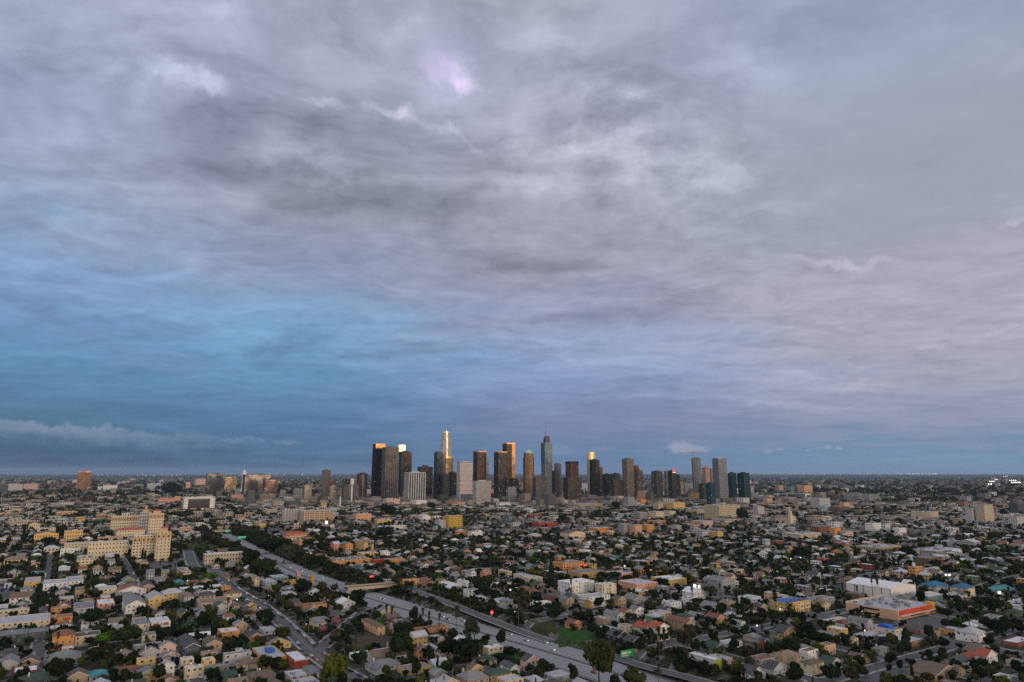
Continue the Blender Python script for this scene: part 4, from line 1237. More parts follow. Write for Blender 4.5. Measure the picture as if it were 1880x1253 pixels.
def bays(o, w, d, h):
    n = max(2, int(w / 9))
    for i in range(n):
        x0 = -w / 2 + w * (i + .15) / n
        MB().box(x0, x0 + w / n * .35, -d / 2 - 1.1, -d / 2, 0, h + .6).build('stair_bay', M['painted_wall'], o, color=(.62, .6, .54))
for q in ('four-storey white apartment block, left wing', 'four-storey cream apartment block with small square windows'): extra(q, bays)
extra('deep red two-storey building with white roof', lambda o, w, d, h: MB().box(-w / 2 - .2, w / 2 + .2, -d / 2 - .2, -d / 2, h - .6, h + .25).build('cornice', M['white_trim'], o))
# ------------------------------------------------------------------ larger buildings of the near and middle distance
# white warehouse with a lit gable end
o, x, y, w, d, h = placed('G', 0, 695, 38, 262, 4, 'gf', 'white', 'white', 'big white warehouse with pale curved roof and cream end wall', 'warehouse', 'warehouse', near=False, h=13, win=(1, 1), ratio=1.0)
for c in list(o.children):
    if c.name.startswith('window_row'): bpy.data.objects.remove(c)
for i in range(6):
    y0 = -d / 2 + d * i / 5
    MB().box(-w / 2 - .35, -w / 2, max(y0 - .25, -d / 2), min(y0 + .25, d / 2), 0, 12.9).build('pilaster', M['painted_wall'], o, color=(.12, .12, .13))
MB().box(-1.6, 1.6, -d / 2 - .12, -d / 2, 0, 3.4).build('loading_door', M['plain'], o, color=(.1, .1, .1))
# the market with a red fascia
o, x, y, w, d, h = placed('G', 0, 890, 250, 462, 2, 'flat', 'peach', 'light grey', 'large flat-roofed market with a red fascia and orange corner block', 'market_hall', 'market', near=False, h=7.5, win=(1, 1), ratio=.77)
MB().box(-w / 2 + 2, w / 2 + .3, -d / 2 - .5, -d / 2, 3.6, 7.3).build('fascia', M['painted_wall'], o, color=(.52, .07, .03))
MB().box(-w / 2 + 2, w / 2 + .3, -d / 2 - 2.4, -d / 2 - .505, 3.1, 3.5).build('canopy', M['white_trim'], o)
MB().box(w / 2 - 5, w / 2 + .6, -d / 2 - .8, -d / 2 + 5, 0, 9.2).build('corner_block', M['painted_wall'], o, color=(.62, .33, .08))
MB().box(-w / 2 - .02, w / 2, d / 2 - .4, d / 2 + .1, 6.5, 8.6).build('rear_parapet', M['painted_wall'], o, color=(.5, .42, .32))
for i in range(7): link('air_conditioner', ACU, o, (random.uniform(-.4, .4) * w, random.uniform(-.35, .35) * d, 7.1), (2.2, 2.2, 2.0))
def blue_roof(*a):
    o, x, y, w, d, h = placed(*a, 'apartment_building', 'apartment building', near=True, roofcol=(.03, .13, .24))
blue_roof('G', 780, 1055, 45, 200, 3, 'hip', 'pale grey', 'blue', 'pale three-storey apartments with a deep blue hip roof')
blue_roof('G', 1110, 1340, 45, 222, 3, 'hip', 'cream', 'blue', 'cream apartments with deep blue hip roof beside the pale ones')
MID = [
 ('G',520,725,200,300,2,'gs','grey','grey','grey ribbed shed beside the domed hall','shed'),
 ('G',720,990,175,285,2,'hip','teal','light grey','teal-trimmed hall with pale hip roof','hall'),
 ('G',60,480,545,705,1,'flat','grey','light grey','grey concrete workshop with a broad flat yard roof','workshop'),
 ('G',265,560,520,660,2,'flat','cream','grey','cream-walled workshop under a bright blue tank cover','workshop'),
 ('G',285,790,600,745,1,'flat','slate grey','light grey','dark grey garage with white parapet and tan front','garage'),
 ('G',550,870,450,625,1,'flat','brick red','dark grey','long dark red brick hall with blackish roof','hall'),
 ('G',1680,1960,635,765,1,'flat','brick red','white','brick shop with bright white roof at the right edge','shop'),
 ('G',900,975,545,640,1,'flat','yellow','grey','yellow-lit petrol kiosk','kiosk'),
 ('G',970,1140,555,625,1,'flat','orange','tan','small orange-brown shop by the crossing','shop'),
 ('G',1400,1560,80,135,1,'flat','grey','grey','low dark building behind the blue roofs','shop'),
 ('G',1430,1760,135,205,1,'gs','pale grey','teal','long low building with teal roof','hall'),
 ('G',1700,1960,215,320,1,'flat','pale grey','light grey','long pale building under a grey roof at the right edge','hall'),
 ('F',60,250,40,165,2,'flat','slate grey','grey','dark grey hall end with a brightly lit board','hall'),
 ('F',245,560,20,160,3,'gf','grey','grey','long dark grey warehouse with a few lit windows','warehouse'),
 ('N',1080,1335,90,185,2,'flat','gold','white','golden-walled hall with white roof','hall'),
 ('N',470,740,65,135,2,'flat','ochre','grey','ochre hall with a curved grey roof','hall'),
 ('N',370,600,5,80,3,'flat','orange','grey','orange-red three-storey block','block'),
 ('N',600,690,10,62,2,'flat','yellow','grey','yellow shop with a lit front','shop'),
 ('N',750,970,65,118,1,'flat','salmon pink','light grey','salmon market with lit signs','market'),
 ('N',840,1130,150,220,2,'flat','salmon pink','light grey','long salmon and ochre market building','market'),
 ('N',910,1080,195,250,1,'flat','yellow','white','white-roofed store with yellow end','shop'),
 ('N',85,300,90,172,2,'flat','cream','light grey','long cream two-storey flats with pale roof','block'),
 ('N',1220,1295,200,248,1,'flat','pale pink','light grey','pink flat-roofed shop','shop'),
 ('N',0,75,55,120,2,'flat','cream','light grey','cream two-storey flats at the ridge','block'),
 ('N',1640,1745,60,105,2,'flat','cream','grey','cream flats with small windows','block'),
 ('N',1500,1580,15,80,2,'gf','gold','dark grey','little golden gabled house among dark roofs','house'),
 ('M',1650,1725,75,125,2,'flat','salmon pink','red tiled','bright pink-red box house','house'),
 ('M',1780,1880,55,120,2,'flat','cream','light grey','cream flats at the ridge by the pink-red box','block'),
 ('M',530,870,-5,35,2,'flat','orange','grey','long orange flats row','block'),
 ('M',950,1110,-10,30,2,'flat','orange','grey','orange flats beside the long orange row','block'),
 ('M',820,925,70,125,2,'flat','slate grey','grey','blue-grey two-storey house','house'),
 ('M',1020,1130,60,115,1,'hip','white','light grey','white hip-roofed house at the overpass','house'),
 # stepped apartments by the freeway
 ('C',410,530,618,765,3,'flat','cream','grey','cream stepped apartment house by the freeway','block'),
 ('C',530,700,670,775,2,'flat','pale blue','light grey','pale blue stepped apartments by the freeway','block'),
 ('C',620,820,635,725,2,'flat','teal','light grey','teal stepped apartments by the freeway','block'),
 ('C',1035,1085,660,738,3,'flat','orange','tan','slim orange tower house by the freeway','block'),
 ('C',770,930,700,765,2,'flat','ochre','rust brown','ochre house tucked behind freeway trees','block'),
 ('C',900,948,622,670,2,'flat','peach','tan','peach stair tower by the freeway','block'),
 ('C',870,980,265,355,3,'flat','peach','tan','peach three-storey house above the freeway trees','block'),
 ('C',770,1010,205,290,3,'hip','peach','red tiled','peach school building with terracotta roof','hall'),
 ('C',980,1080,255,300,2,'flat','tan','tan','tan wing of the terracotta-roofed school','hall'),
 ('C',960,1065,395,465,2,'flat','white','light grey','white box house above the freeway','house'),
 ('C',1250,1350,280,395,3,'gs','salmon pink','light grey','salmon terrace with stepped white gables','block'),
 ('C',1350,1480,300,400,3,'gf','orange','grey','orange gable-ended apartment house','block'),
 ('C',1500,1630,290,400,4,'flat','yellow','grey','yellow and grey four-storey apartments','block'),
 ('C',1655,1690,320,395,3,'flat','yellow','grey','yellow tower wing of the grey apartments','block'),
 ('C',1520,1735,415,470,2,'flat','yellow','light grey','pale yellow terrace with flat roofs','block'),
 ('C',1760,1860,425,460,2,'flat','white','light grey','white terrace end','block'),
 ('C',1380,1670,480,540,2,'flat','orange','light grey','orange terrace under pale roofs','block'),
 ('C',1665,1790,490,540,2,'flat','red','grey','dark red terrace house','block'),
 ('C',1795,1880,480,540,2,'flat','orange','light grey','orange terrace end house','block'),
 ('C',1440,1730,545,580,1,'flat','pale grey','light grey','long pale low roofs below the orange terrace','shop'),
 ('C',1600,1760,590,680,2,'flat','grey','light grey','grey workshop near the overpass','workshop'),
 ('C',470,595,95,165,3,'flat','yellow','grey','cream and grey flats with lit gable','block'),
 ('C',285,345,20,70,2,'flat','orange','grey','small orange flats on the left hill','block'),
 ('C',1700,1880,70,120,3,'flat','yellow','light grey','long yellow flats with pale roof','block'),
 ('C',1480,1660,25,100,4,'flat','cream','light grey','cream four-storey flats behind the school','block'),
 ('C',1780,1850,30,70,3,'flat','orange','grey','small orange brick flats','block'),
 ('C',740,850,95,145,2,'flat','cream','tan','cream flats with sloping tan roof','block'),
 ('C',1090,1260,195,225,1,'flat','tan','light grey','long tan flats','block'),
 ('C',1275,1700,200,250,1,'flat','pale grey','light grey','long pale low building','shop'),
 # hospital group on the left hill
 ('P',800,1010,418,545,6,'flat','cream','light grey','tall cream hospital, left wing with an ochre attic band','hospital'),
 ('P',995,1072,395,560,7,'flat','pale grey','grey','grey middle slab of the cream hospital','hospital'),
 ('P',1062,1160,405,580,8,'flat','cream','light grey','tall cream hospital, right wing with an ochre attic band','hospital'),
 ('P',835,1025,505,590,3,'hip','cream','red tiled','cream hospital annex with red tiled roof','hospital'),
 ('P',948,1120,560,735,8,'flat','cream','white','front hospital block, left part with ochre attic','hospital'),
 ('P',1112,1210,540,745,9,'flat','cream','red tiled','front hospital block, right part with ochre attic','hospital'),
 ('P',640,898,600,728,4,'flat','cream','light grey','long cream hospital wing with banded windows','hospital'),
 ('P',470,650,610,690,3,'flat','cream','light grey','low cream hospital wing with a grey roof','hospital'),
 ('P',440,562,655,715,2,'flat','white','white','small white hospital building in front of the low wing','hospital'),
 ('P',465,580,525,605,3,'flat','yellow','light grey','square pale yellow building by dark trees','hospital'),
 ('P',255,405,535,612,2,'gf','yellow','tan','yellow mission-style chapel with curved gable','church'),
 ('P',275,385,505,560,3,'flat','cream','grey','cream block behind the mission-style chapel','hospital'),
 ('P',320,410,640,700,2,'hip','cream','light grey','cream villa with pale hip roof','house'),
 ('P',710,870,568,610,2,'flat','peach','grey','low peach hospital store','hospital'),
 ('P',1465,1740,680,785,3,'flat','beige','white','beige three-storey office with a brilliant white roof','office'),
 ('P',1320,1530,285,390,5,'flat','white','white','white modernist block with a recessed black glass front','office'),
 ('P',1290,1378,500,540,2,'flat','peach','rust brown','little peach house beside the hospital','house'),
 ('P',75,215,455,505,2,'flat','beige','grey','beige flats on the left hill','block'),
 ('P',210,280,470,530,2,'gf','cream','rust brown','cream house with rust roof on the left hill','house'),
 ('P',410,540,388,432,2,'flat','peach','tan','long peach flats on the left hill','block'),
 ('P',548,602,428,470,2,'flat','yellow','light grey','yellow cube house on the left hill','house'),
 ('P',412,475,440,490,2,'flat','pale blue','light grey','pale blue house on the left hill','house'),
 ('P',690,765,400,445,1,'gf','tan','brown','tan gabled house behind the hospital','house'),
 ('P',770,830,405,445,1,'gf','tan','grey','grey-roofed house behind the hospital','house'),
 ('P',0,75,400,425,1,'flat','peach','tan','peach flats at the far left','block'),
 ('P',0,45,430,465,2,'flat','pale blue','grey','pale blue house at the far left','house'),
 ('P',85,150,360,405,1,'hip','beige','brown','beige house on the left hill','house'),
 ('P',40,180,715,790,2,'hip','yellow','tan','pale yellow villas by the left edge','house'),
 ('P',1140,1260,295,335,3,'flat','salmon pink','tan','salmon flats with twin towers','block'),
 ('P',1255,1295,280,325,4,'flat','peach','tan','peach tower flats beside the salmon ones','block'),
 ('P',1075,1130,265,290,2,'flat','peach','light grey','bright peach shop','shop'),
 ('P',1660,1745,270,310,3,'flat','salmon pink','red tiled','salmon flats below the city hall','block'),
 ('P',1400,1545,155,205,5,'flat','pale pink','light grey','wide pale pink office beyond the freeway','office'),
 ('P',1495,1600,172,252,8,'flat','beige','light grey','beige gridded office slab','office'),
 ('P',1335,1366,178,228,9,'flat','peach','tan','small peach tower','office'),
 ('P',1058,1150,188,232,5,'flat','pale blue','white','pale blue office with white roof','office'),
 ('P',745,835,200,236,4,'flat','white','white','white institute building','office'),
 ('P',705,750,210,236,3,'flat','white','white','low white wing of the institute','office'),
 ('P',175,262,190,236,5,'flat','pale pink','light grey','pale square building at the far left','office'),
 ('P',0,50,195,250,5,'flat','slate grey','grey','dark slab at the far left edge','office'),
 ('P',50,150,192,240,5,'flat','pale grey','grey','pale slab with vertical fins at the far left','office'),
 ('P',525,578,160,188,4,'flat','pale pink','light grey','pale box left of the leaning brown tower','office'),
 ('P',345,390,168,190,3,'flat','beige','light grey','far beige box on the left plain','office'),
 ('P',1750,1880,345,372,3,'flat','cream','green','row of cream flats behind the trees','block'),
 # band below the skyline
 ('Q',150,290,650,745,7,'flat','grey','light grey','big apartment complex, grey left wing with white piers','block'),
 ('Q',270,515,655,745,6,'flat','tan','light grey','big apartment complex, tan right wing with white piers','block'),
 ('Q',425,468,605,650,7,'flat','peach','light grey','small peach tower flats behind the big complex','block'),
 ('Q',25,110,650,700,4,'flat','beige','light grey','beige flats left of the big complex','block'),
 ('Q',1315,1442,693,782,6,'flat','gold','light grey','bright yellow modern apartments','block'),
 ('Q',1245,1385,722,782,5,'flat','pale grey','light grey','white and grey flats beside the yellow ones','block'),
 ('Q',870,995,570,635,4,'gf','pale pink','light grey','pink church with steep gables and a round window','church'),
 ('Q',715,850,505,558,4,'flat','white','white','long white hall below the dark towers','office'),
 ('Q',848,1020,490,535,4,'flat','pale grey','teal','school with teal roof below the dark towers','office'),
 ('Q',610,715,522,558,4,'flat','green','green','green-lit glass pavilion','office'),
 ('Q',155,325,808,870,2,'hip','peach','red tiled','terracotta-roofed school hall','hall'),
 ('Q',655,790,680,740,4,'flat','peach','light grey','peach flats with balconies','block'),
 ('Q',808,935,722,755,3,'flat','yellow','light grey','long pale yellow flats','block'),
 ('Q',1070,1250,585,635,4,'flat','white','light grey','white flats near the pink church','block'),
 ('Q',1345,1470,598,632,4,'flat','salmon pink','tan','salmon flats at mid distance','block'),
 ('Q',1090,1240,520,560,4,'flat','pale grey','light grey','pale long block beneath the striped tower','block'),
 ('Q',1685,1790,600,640,4,'flat','white','white','white flats under the dark towers','block'),
 ('Q',1125,1215,690,740,4,'gf','white','light grey','white gabled flats','block'),
 ('Q',885,1050,765,795,2,'flat','white','white','three joined white flats','block'),
 ('Q',1480,1590,810,855,2,'flat','white','light grey','white terrace in the middle distance','block'),
 ('Q',1390,1475,805,845,2,'flat','orange','tan','orange box in the middle distance','block'),
 ('Q',470,560,640,680,4,'flat','pale blue','light grey','pale blue flats right of the big complex','block'),
 ('Q',390,458,535,572,4,'flat','beige','light grey','beige flats with stepped top','office'),
 ('Q',1625,1710,505,540,4,'flat','salmon pink','tan','salmon row under the white gridded tower','block'),
 ('R',500,614,463,508,5,'flat','white','white','bright white box below the oval tower','office'),
 ('R',600,765,472,535,5,'flat','salmon pink','tan','stepped salmon block below the oval tower','block'),
 ('R',1390,1640,612,722,8,'flat','cream','light grey','large cream medical building with vertical fins','hospital'),
 ('R',1075,1245,597,662,6,'flat','yellow','light grey','long beige courthouse-like block','office'),
 ('R',1015,1090,605,662,6,'flat','beige','grey','grey-beige block beside the courthouse-like one','office'),
 ('R',1250,1395,650,700,3,'flat','beige','light grey','low banded parking deck','office'),
 ('R',1440,1665,722,760,2,'flat','beige','grey','low beige podium of the medical building','office'),
 ('R',1738,1815,630,702,6,'flat','pale grey','light grey','white-framed slab by dark trees','office'),
 ('R',980,1095,665,722,4,'flat','cream','light grey','white and cream flats, left of a pair','block'),
 ('R',1090,1178,660,705,4,'flat','cream','light grey','white and cream flats, right of a pair','block'),
 ('R',860,980,672,725,4,'flat','grey','light grey','grey flats with flat roofs','block'),
 ('R',1170,1245,497,560,8,'flat','brown','light grey','dark brown block with pale top','office'),
 ('R',1035,1095,512,562,7,'flat','pale grey','light grey','pale banded office below the skyline','office'),
 ('R',905,1000,518,592,9,'flat','peach','light grey','brown and white balcony flats below the skyline','block'),
 ('R',895,965,580,632,5,'flat','orange','tan','small orange brick block','block'),
 ('R',800,900,585,640,6,'flat','grey','grey','grey office at mid distance','office'),
 ('R',735,805,560,625,5,'flat','pale pink','light grey','pinkish office at mid distance','office'),
 ('R',1250,1342,463,552,14,'flat','pale grey','light grey','white slab with pale vertical bays','office'),
 ('R',1275,1378,535,600,8,'flat','ochre','light grey','ochre ribbed block in front of the white slab','office'),
 ('R',45,215,680,715,3,'flat','red','rust brown','low dark red building','shop'),
 ('R',140,330,745,778,2,'flat','red','red tiled','bright red low building with lit lamps','shop'),
 ('R',765,850,755,835,5,'flat','grey','light grey','grey end of the orange-brown block','block'),
 ('R',848,935,762,838,5,'flat','peach','light grey','peach middle of the orange-brown block','block'),
 ('R',930,1022,760,820,4,'flat','orange','light grey','orange end of the long block','block'),
 ('R',1120,1245,765,805,3,'flat','beige','light grey','beige flats with pale roof','block'),
 ('R',975,1115,730,765,4,'flat','orange','light grey','orange row behind the pale roofs','block'),
 ('R',1290,1445,730,785,4,'flat','pale pink','light grey','pale pink flats with lit windows','block'),
 ('R',1295,1440,800,865,4,'flat','pale grey','grey','grey four-storey flats with white balconies','block'),
 ('R',1435,1520,808,865,4,'flat','yellow','light grey','pale yellow flats right of the grey ones','block'),
 ('R',345,530,805,870,3,'gf','cream','brown','cream apartments with broad brown roofs','block'),
 ('R',550,735,780,830,2,'flat','orange','light grey','orange motel-like row','block'),
 ('R',685,738,800,845,3,'gf','yellow','light grey','yellow gabled house end','block'),
 ('R',110,215,825,865,2,'hip','cream','light grey','cream house with two gables','block'),
 ('R',335,510,540,585,4,'flat','ochre','light grey','ochre long block at mid distance','block'),
 ('R',400,655,612,650,4,'flat','tan','light grey','long tan school block','block'),
 ('R',655,775,505,548,5,'flat','peach','light grey','stepped peach block','block'),
 ('R',560,660,515,545,5,'flat','white','light grey','white block under the oval tower','block'),
 ('R',1620,1720,440,470,3,'flat','pale grey','light grey','pale far block at the edge of downtown','office'),
 ('R',1545,1725,508,565,3,'flat','pale grey','white','wide arena with a pale curved roof','arena'),
 ('R',1810,1872,572,612,4,'flat','peach','light grey','peach box right of downtown','office'),
 ('R',470,530,575,610,4,'flat','beige','light grey','beige block near the ochre one','block'),
 ('S',595,720,265,322,6,'flat','slate grey','dark grey','dark block with pale vertical ribs, left half','office'),
 ('S',722,835,270,325,6,'flat','slate grey','dark grey','dark block with pale vertical ribs, right half','office'),
 ('S',355,487,293,385,9,'flat','pale grey','light grey','grey gridded office block','office'),
 ('S',425,492,345,400,5,'flat','pale blue','light grey','pale blue annex of the gridded office','office'),
 ('S',492,628,355,402,5,'flat','brown','grey','dark brown parking block','office'),
 ('S',560,628,325,385,7,'flat','peach','light grey','peach block behind the brown one','office'),
 ('S',1085,1258,388,462,7,'flat','cream','light grey','wide cream office with grouped windows','office'),
 ('S',1475,1555,370,480,11,'flat','pale grey','light grey','pale tall apartment slab, left part','office'),
 ('S',1550,1662,342,482,13,'flat','beige','light grey','pale tall apartment slab, right part','office'),
 ('S',1795,1890,335,425,9,'flat','slate grey','dark grey','black office block at the right edge','office'),
 ('S',1785,1890,428,512,7,'flat','pale grey','red tiled','pale block with a red top edge','office'),
 ('S',258,358,203,262,7,'flat','peach','light grey','broad peach block far right of downtown','office'),
 ('S',95,150,200,245,6,'flat','tan','light grey','tan far block','office'),
 ('S',170,258,215,262,5,'flat','teal','light grey','teal glass far block','office'),
 ('S',565,620,222,262,6,'flat','pale grey','white','white far block','office'),
 ('S',90,345,262,298,3,'flat','white','white','long bright white convention hall','office'),
 ('S',8,72,298,345,4,'flat','peach','light grey','peach box in the right middle distance','office'),
 ('S',95,238,420,482,3,'gf','cream','tan','cream church body beside a bell tower','church'),
 ('S',350,490,500,552,4,'flat','brick red','grey','long dark brick warehouse','block'),
 ('S',488,565,510,575,4,'flat','orange','grey','orange brick corner block','block'),
 ('S',560,650,530,580,3,'flat','pale pink','light grey','pale pink shop by the brick block','shop'),
 ('S',465,575,465,510,3,'flat','pale grey','light grey','pale grey block with white piers','block'),
 ('S',745,850,475,530,3,'flat','white','light grey','white flats in the right middle distance','block'),
 ('S',860,920,480,545,4,'flat','pale grey','light grey','pale tower flats','block'),
 ('S',945,1032,512,555,2,'flat','white','white','white box hall','shop'),
 ('S',1295,1420,598,640,2,'flat','pale blue','light grey','long pale blue shed with a white roof','shop'),
 ('S',1410,1560,590,650,3,'gs','grey','light grey','grey block joined to the pale blue shed','block'),
 ('S',1095,1420,665,712,2,'flat','grey','light grey','very wide low grey roof','hall'),
 ('S',1100,1290,715,785,3,'flat','brown','grey','dark brown three-storey block','block'),
 ('S',690,990,640,690,1,'flat','tan','light grey','long low tan building','shop'),
 ('S',150,420,545,600,2,'flat','beige','light grey','wide pale roofs of a low depot','shop'),
 ('S',0,55,590,650,2,'flat','pale blue','light grey','pale blue flats','block'),
 ('S',60,160,600,645,2,'flat','brick red','tan','red-brown row','block'),
 ('S',1060,1150,790,860,3,'flat','orange','grey','orange brick three-storey block with a white tank','block'),
 ('S',1350,1540,735,770,1,'flat','pale grey','white','low building with a white roof','shop'),
 ('S',390,500,730,765,1,'flat','red','rust brown','low red lit shop','shop'),
 ('S',1200,1290,795,835,1,'flat','pale grey','light grey','low grey shop near the orange brick block','shop'),
]
KIND = {'block': ('apartment_building', 'apartment building'), 'office': ('office_building', 'office building'), 'shop': ('shop_building', 'shop'), 'hall': ('hall', 'hall'), 'house': ('house', 'house'), 'market': ('market_hall', 'market'),
        'shed': ('shed', 'shed'), 'workshop': ('workshop', 'workshop'), 'garage': ('garage', 'garage'), 'kiosk': ('kiosk', 'kiosk'), 'warehouse': ('warehouse', 'warehouse'), 'hospital': ('hospital_building', 'hospital'),
        'church': ('church', 'church'), 'arena': ('arena', 'arena')}
ROOF['green'] = (.08, .2, .1)
for r in MID:
    nm, cat = KIND[r[10]]
    P4 = survey(*r[:5])
    x_, y_, z_ = at((P4[0] + P4[1]) / 2, P4[3])
    # height: as many metres as the outline allows, storeys as counted
    hh = None
    if r[0] in 'PQRS':
        mpp = (y_ * cos(PITCH) - CAM_H * sin(PITCH)) / FPX
        tot = (P4[3] - P4[2]) * mpp
        dep = atan2(CAM_H, y_)
        W = (P4[1] - P4[0]) * mpp
        hh = max(3.4, min((tot - .45 * W * sin(dep)) / cos(dep) - (2.5 if r[6] != 'flat' else 0), tot))
    res = placed(*r[:9], r[9], nm, cat, h=hh)
    NAMED[r[9]] = res
def bld_extra(desc, f):
    o, x, y, w, d, h = NAMED[desc]; f(o, w, d, h)
def attic(o, w, d, h):
    MB().box(-w / 2 - .12, w / 2 + .12, -d / 2 - .12, d / 2 + .12, h - 8, h - 3.2, False).build('attic_band', M['painted_wall'], o, color=(.50, .33, .16))
    for i in range(max(2, int(w / 5))):
        x0 = -w / 2 + w * (i + .3) / max(2, int(w / 5)); MB().box(x0, x0 + 1.6, -d / 2 - .2, -d / 2 - .13, h - 6.6, h - 4.2).build('attic_window', M['window_pane'], o)
for q in ('tall cream hospital, left wing with an ochre attic band', 'tall cream hospital, right wing with an ochre attic band', 'front hospital block, left part with ochre attic', 'front hospital block, right part with ochre attic'): bld_extra(q, attic)
def penthouse(o, w, d, h):
    T = T_('hip')
    for nm, sl, mt, cc in (('penthouse', (0, 3), 'painted_wall', WALL['peach']), ('penthouse_roof', (1,), 'roofing', ROOF['red tiled'])):
        p = part_from(T, sl, w * .5, d * .4, 5, 2.2, nm, M[mt], o, cc); p.location = (0, 0, h)
bld_extra('tall cream hospital, right wing with an ochre attic band', penthouse)
bld_extra('front hospital block, right part with ochre attic', penthouse)
bld_extra('grey middle slab of the cream hospital', lambda o, w, d, h: (penthouse(o, w, d, h), MB().box(-1.5, 1.5, -1.5, 1.5, h + 6, h + 12).build('cupola', M['painted_wall'], o, color=WALL['cream'])))
def black_front(o, w, d, h):
    MB().box(-w * .38, w * .34, -d / 2 - .4, -d / 2 - .06, h * .22, h * .86).build('glass_front', M['window_pane'], o)
    for s in (-.5, .5): MB().box(s * w - 1.2, s * w + 1.2, -d / 2 - 1.6, -d / 2 + .2, 0, h + .8).build('side_fin', M['white_trim'], o)
    MB().box(-w / 2 - 1, w / 2 + 1, -d / 2 - 1.6, -d / 2 + .2, h * .9, h + .7).build('top_beam', M['white_trim'], o)
bld_extra('white modernist block with a recessed black glass front', black_front)
def fins(o, w, d, h, n=14, c=(.6, .6, .58), name='fin', left=True):
    mb = MB()
    for i in range(n + 1):
        x0 = -w / 2 + w * i / n; mb.box(x0 - .35, x0 + .35, -d / 2 - .9, -d / 2 + .02, 0, h + .4)
    if left:
        for i in range(n + 1):
            y0 = -d / 2 + d * i / n; mb.box(-w / 2 - .9, -w / 2 + .02, y0 - .35, y0 + .35, 0, h + .4)
    mb.build(name, M['painted_wall'], o, color=c, kind='stuff')
for q in ('dark block with pale vertical ribs, left half', 'dark block with pale vertical ribs, right half'): bld_extra(q, lambda o, w, d, h: fins(o, w, d, h, 14))
bld_extra('large cream medical building with vertical fins', lambda o, w, d, h: fins(o, w, d, h, 22, (.5, .46, .36)))
bld_extra('pale slab with vertical fins at the far left', lambda o, w, d, h: fins(o, w, d, h, 10))
for q in ('big apartment complex, grey left wing with white piers', 'big apartment complex, tan right wing with white piers'): bld_extra(q, lambda o, w, d, h: fins(o, w, d, h, 6, (.62, .62, .60)))
bld_extra('bright yellow modern apartments', lambda o, w, d, h: fins(o, w, d, h, 4, (.62, .36, .03)))
bld_extra('white slab with pale vertical bays', lambda o, w, d, h: fins(o, w, d, h, 5, (.66, .66, .64)))
bld_extra('ochre ribbed block in front of the white slab', lambda o, w, d, h: fins(o, w, d, h, 10, (.5, .33, .14)))
def cover(o, w, d, h):
    mb = MB(); L = w * .42
    n = 8
    vs = []; 
    for xx in (-w * .48, w * .05):
        for k in range(n + 1):
            t = pi * k / n; vs.append((xx, -cos(t) * d * .28, h - .3 + 2.6 * max(sin(t), 0) ** .6))
    mb.add(vs, [(k, k + 1, n + 2 + k, n + 1 + k) for k in range(n)] + [tuple(range(n + 1)), tuple(range(2 * n + 1, n, -1))])
    mb.build('tank_cover', M['plain'], o, color=(.02, .10, .50))
bld_extra('cream-walled workshop under a bright blue tank cover', cover)
bld_extra('dark grey garage with white parapet and tan front', lambda o, w, d, h: MB().box(-w / 2 - .1, w / 2 + .1, -d / 2 - .15, -d / 2 - .05, 0, h).build('tan_front', M['painted_wall'], o, color=(.34, .2, .1)))
bld_extra('dark grey hall end with a brightly lit board', lambda o, w, d, h: MB().box(-w / 2 - .5, -w / 2 - .2, -d * .1, d * .2, h * .45, h * .95).build('lit_board', M['board_white'], o))
def rose(o, w, d, h):
    MB().tube((0, -d / 2 - .3, h + 1.5), (0, -d / 2 - .05, h + 1.5), 2.2, 2.2, 12).build('round_window', M['window_pane'], o)
    MB().tube((w / 2 - 1.5, -d / 2 + 1.5, 0), (w / 2 - 1.5, -d / 2 + 1.5, h + 8), 1.4, 1.2, 6).build('turret', M['painted_wall'], o, color=WALL['pale pink'])
bld_extra('pink church with steep gables and a round window', rose)
def belfry(o, w, d, h):
    MB().box(-w / 2 - 2, -w / 2 + 4, -d / 2 - 2, -d / 2 + 4, 0, h * 1.9).build('bell_tower', M['painted_wall'], o, color=WALL['cream'])
    MB().tube((-w / 2 + 1, -d / 2 + 1, h * 1.9), (-w / 2 + 1, -d / 2 + 1, h * 2.6), 2.6, .2, 4).build('spire', M['roofing'], o, color=(.5, .42, .34))
bld_extra('cream church body beside a bell tower', belfry)
def tank(o, w, d, h): MB().tube((0, d * .2, h), (0, d * .2, h + 4), 1.6, 1.6, 10).build('water_tank', M['white_trim'], o)
bld_extra('orange brick three-storey block with a white tank', tank)
def arena_roof(o, w, d, h):
    mb = MB()
    for i in range(16):
        t0, t1 = i / 16, (i + 1) / 16
        z0, z1 = h + 6 * sin(pi * t0), h + 6 * sin(pi * t1)
        mb.add([(-w / 2 + w * t0, -d / 2, z0), (-w / 2 + w * t1, -d / 2, z1), (-w / 2 + w * t1, d / 2, z1), (-w / 2 + w * t0, d / 2, z0), (-w / 2 + w * t0, -d / 2, h - 1), (-w / 2 + w * t1, -d / 2, h - 1)], [(0, 1, 2, 3), (4, 5, 1, 0)])
    mb.build('curved_roof', M['white_trim'], o)
bld_extra('wide arena with a pale curved roof', arena_roof)
# lettered or lit boards
def board(px, py, w, h, z0, m_, label, rz=GR, pole=True, cat='sign', name='sign', D=None):
    x, y, z = at(px, py)
    root = empty(name, (x, y, z), rz); tag(root, label, cat)
    MB().box(-w / 2, w / 2, -.15, .15, z0, z0 + h).build('board', m_, root)
    if pole:
        for s in ([-.35, .35] if w > 3 else [0]): MB().tube((s * w, .0, 0), (s * w, .0, z0), .12, .12, 6).build('post', M['dark_metal'], root)
    LABELED.append([root, None, px, py, y, cat])
    return root
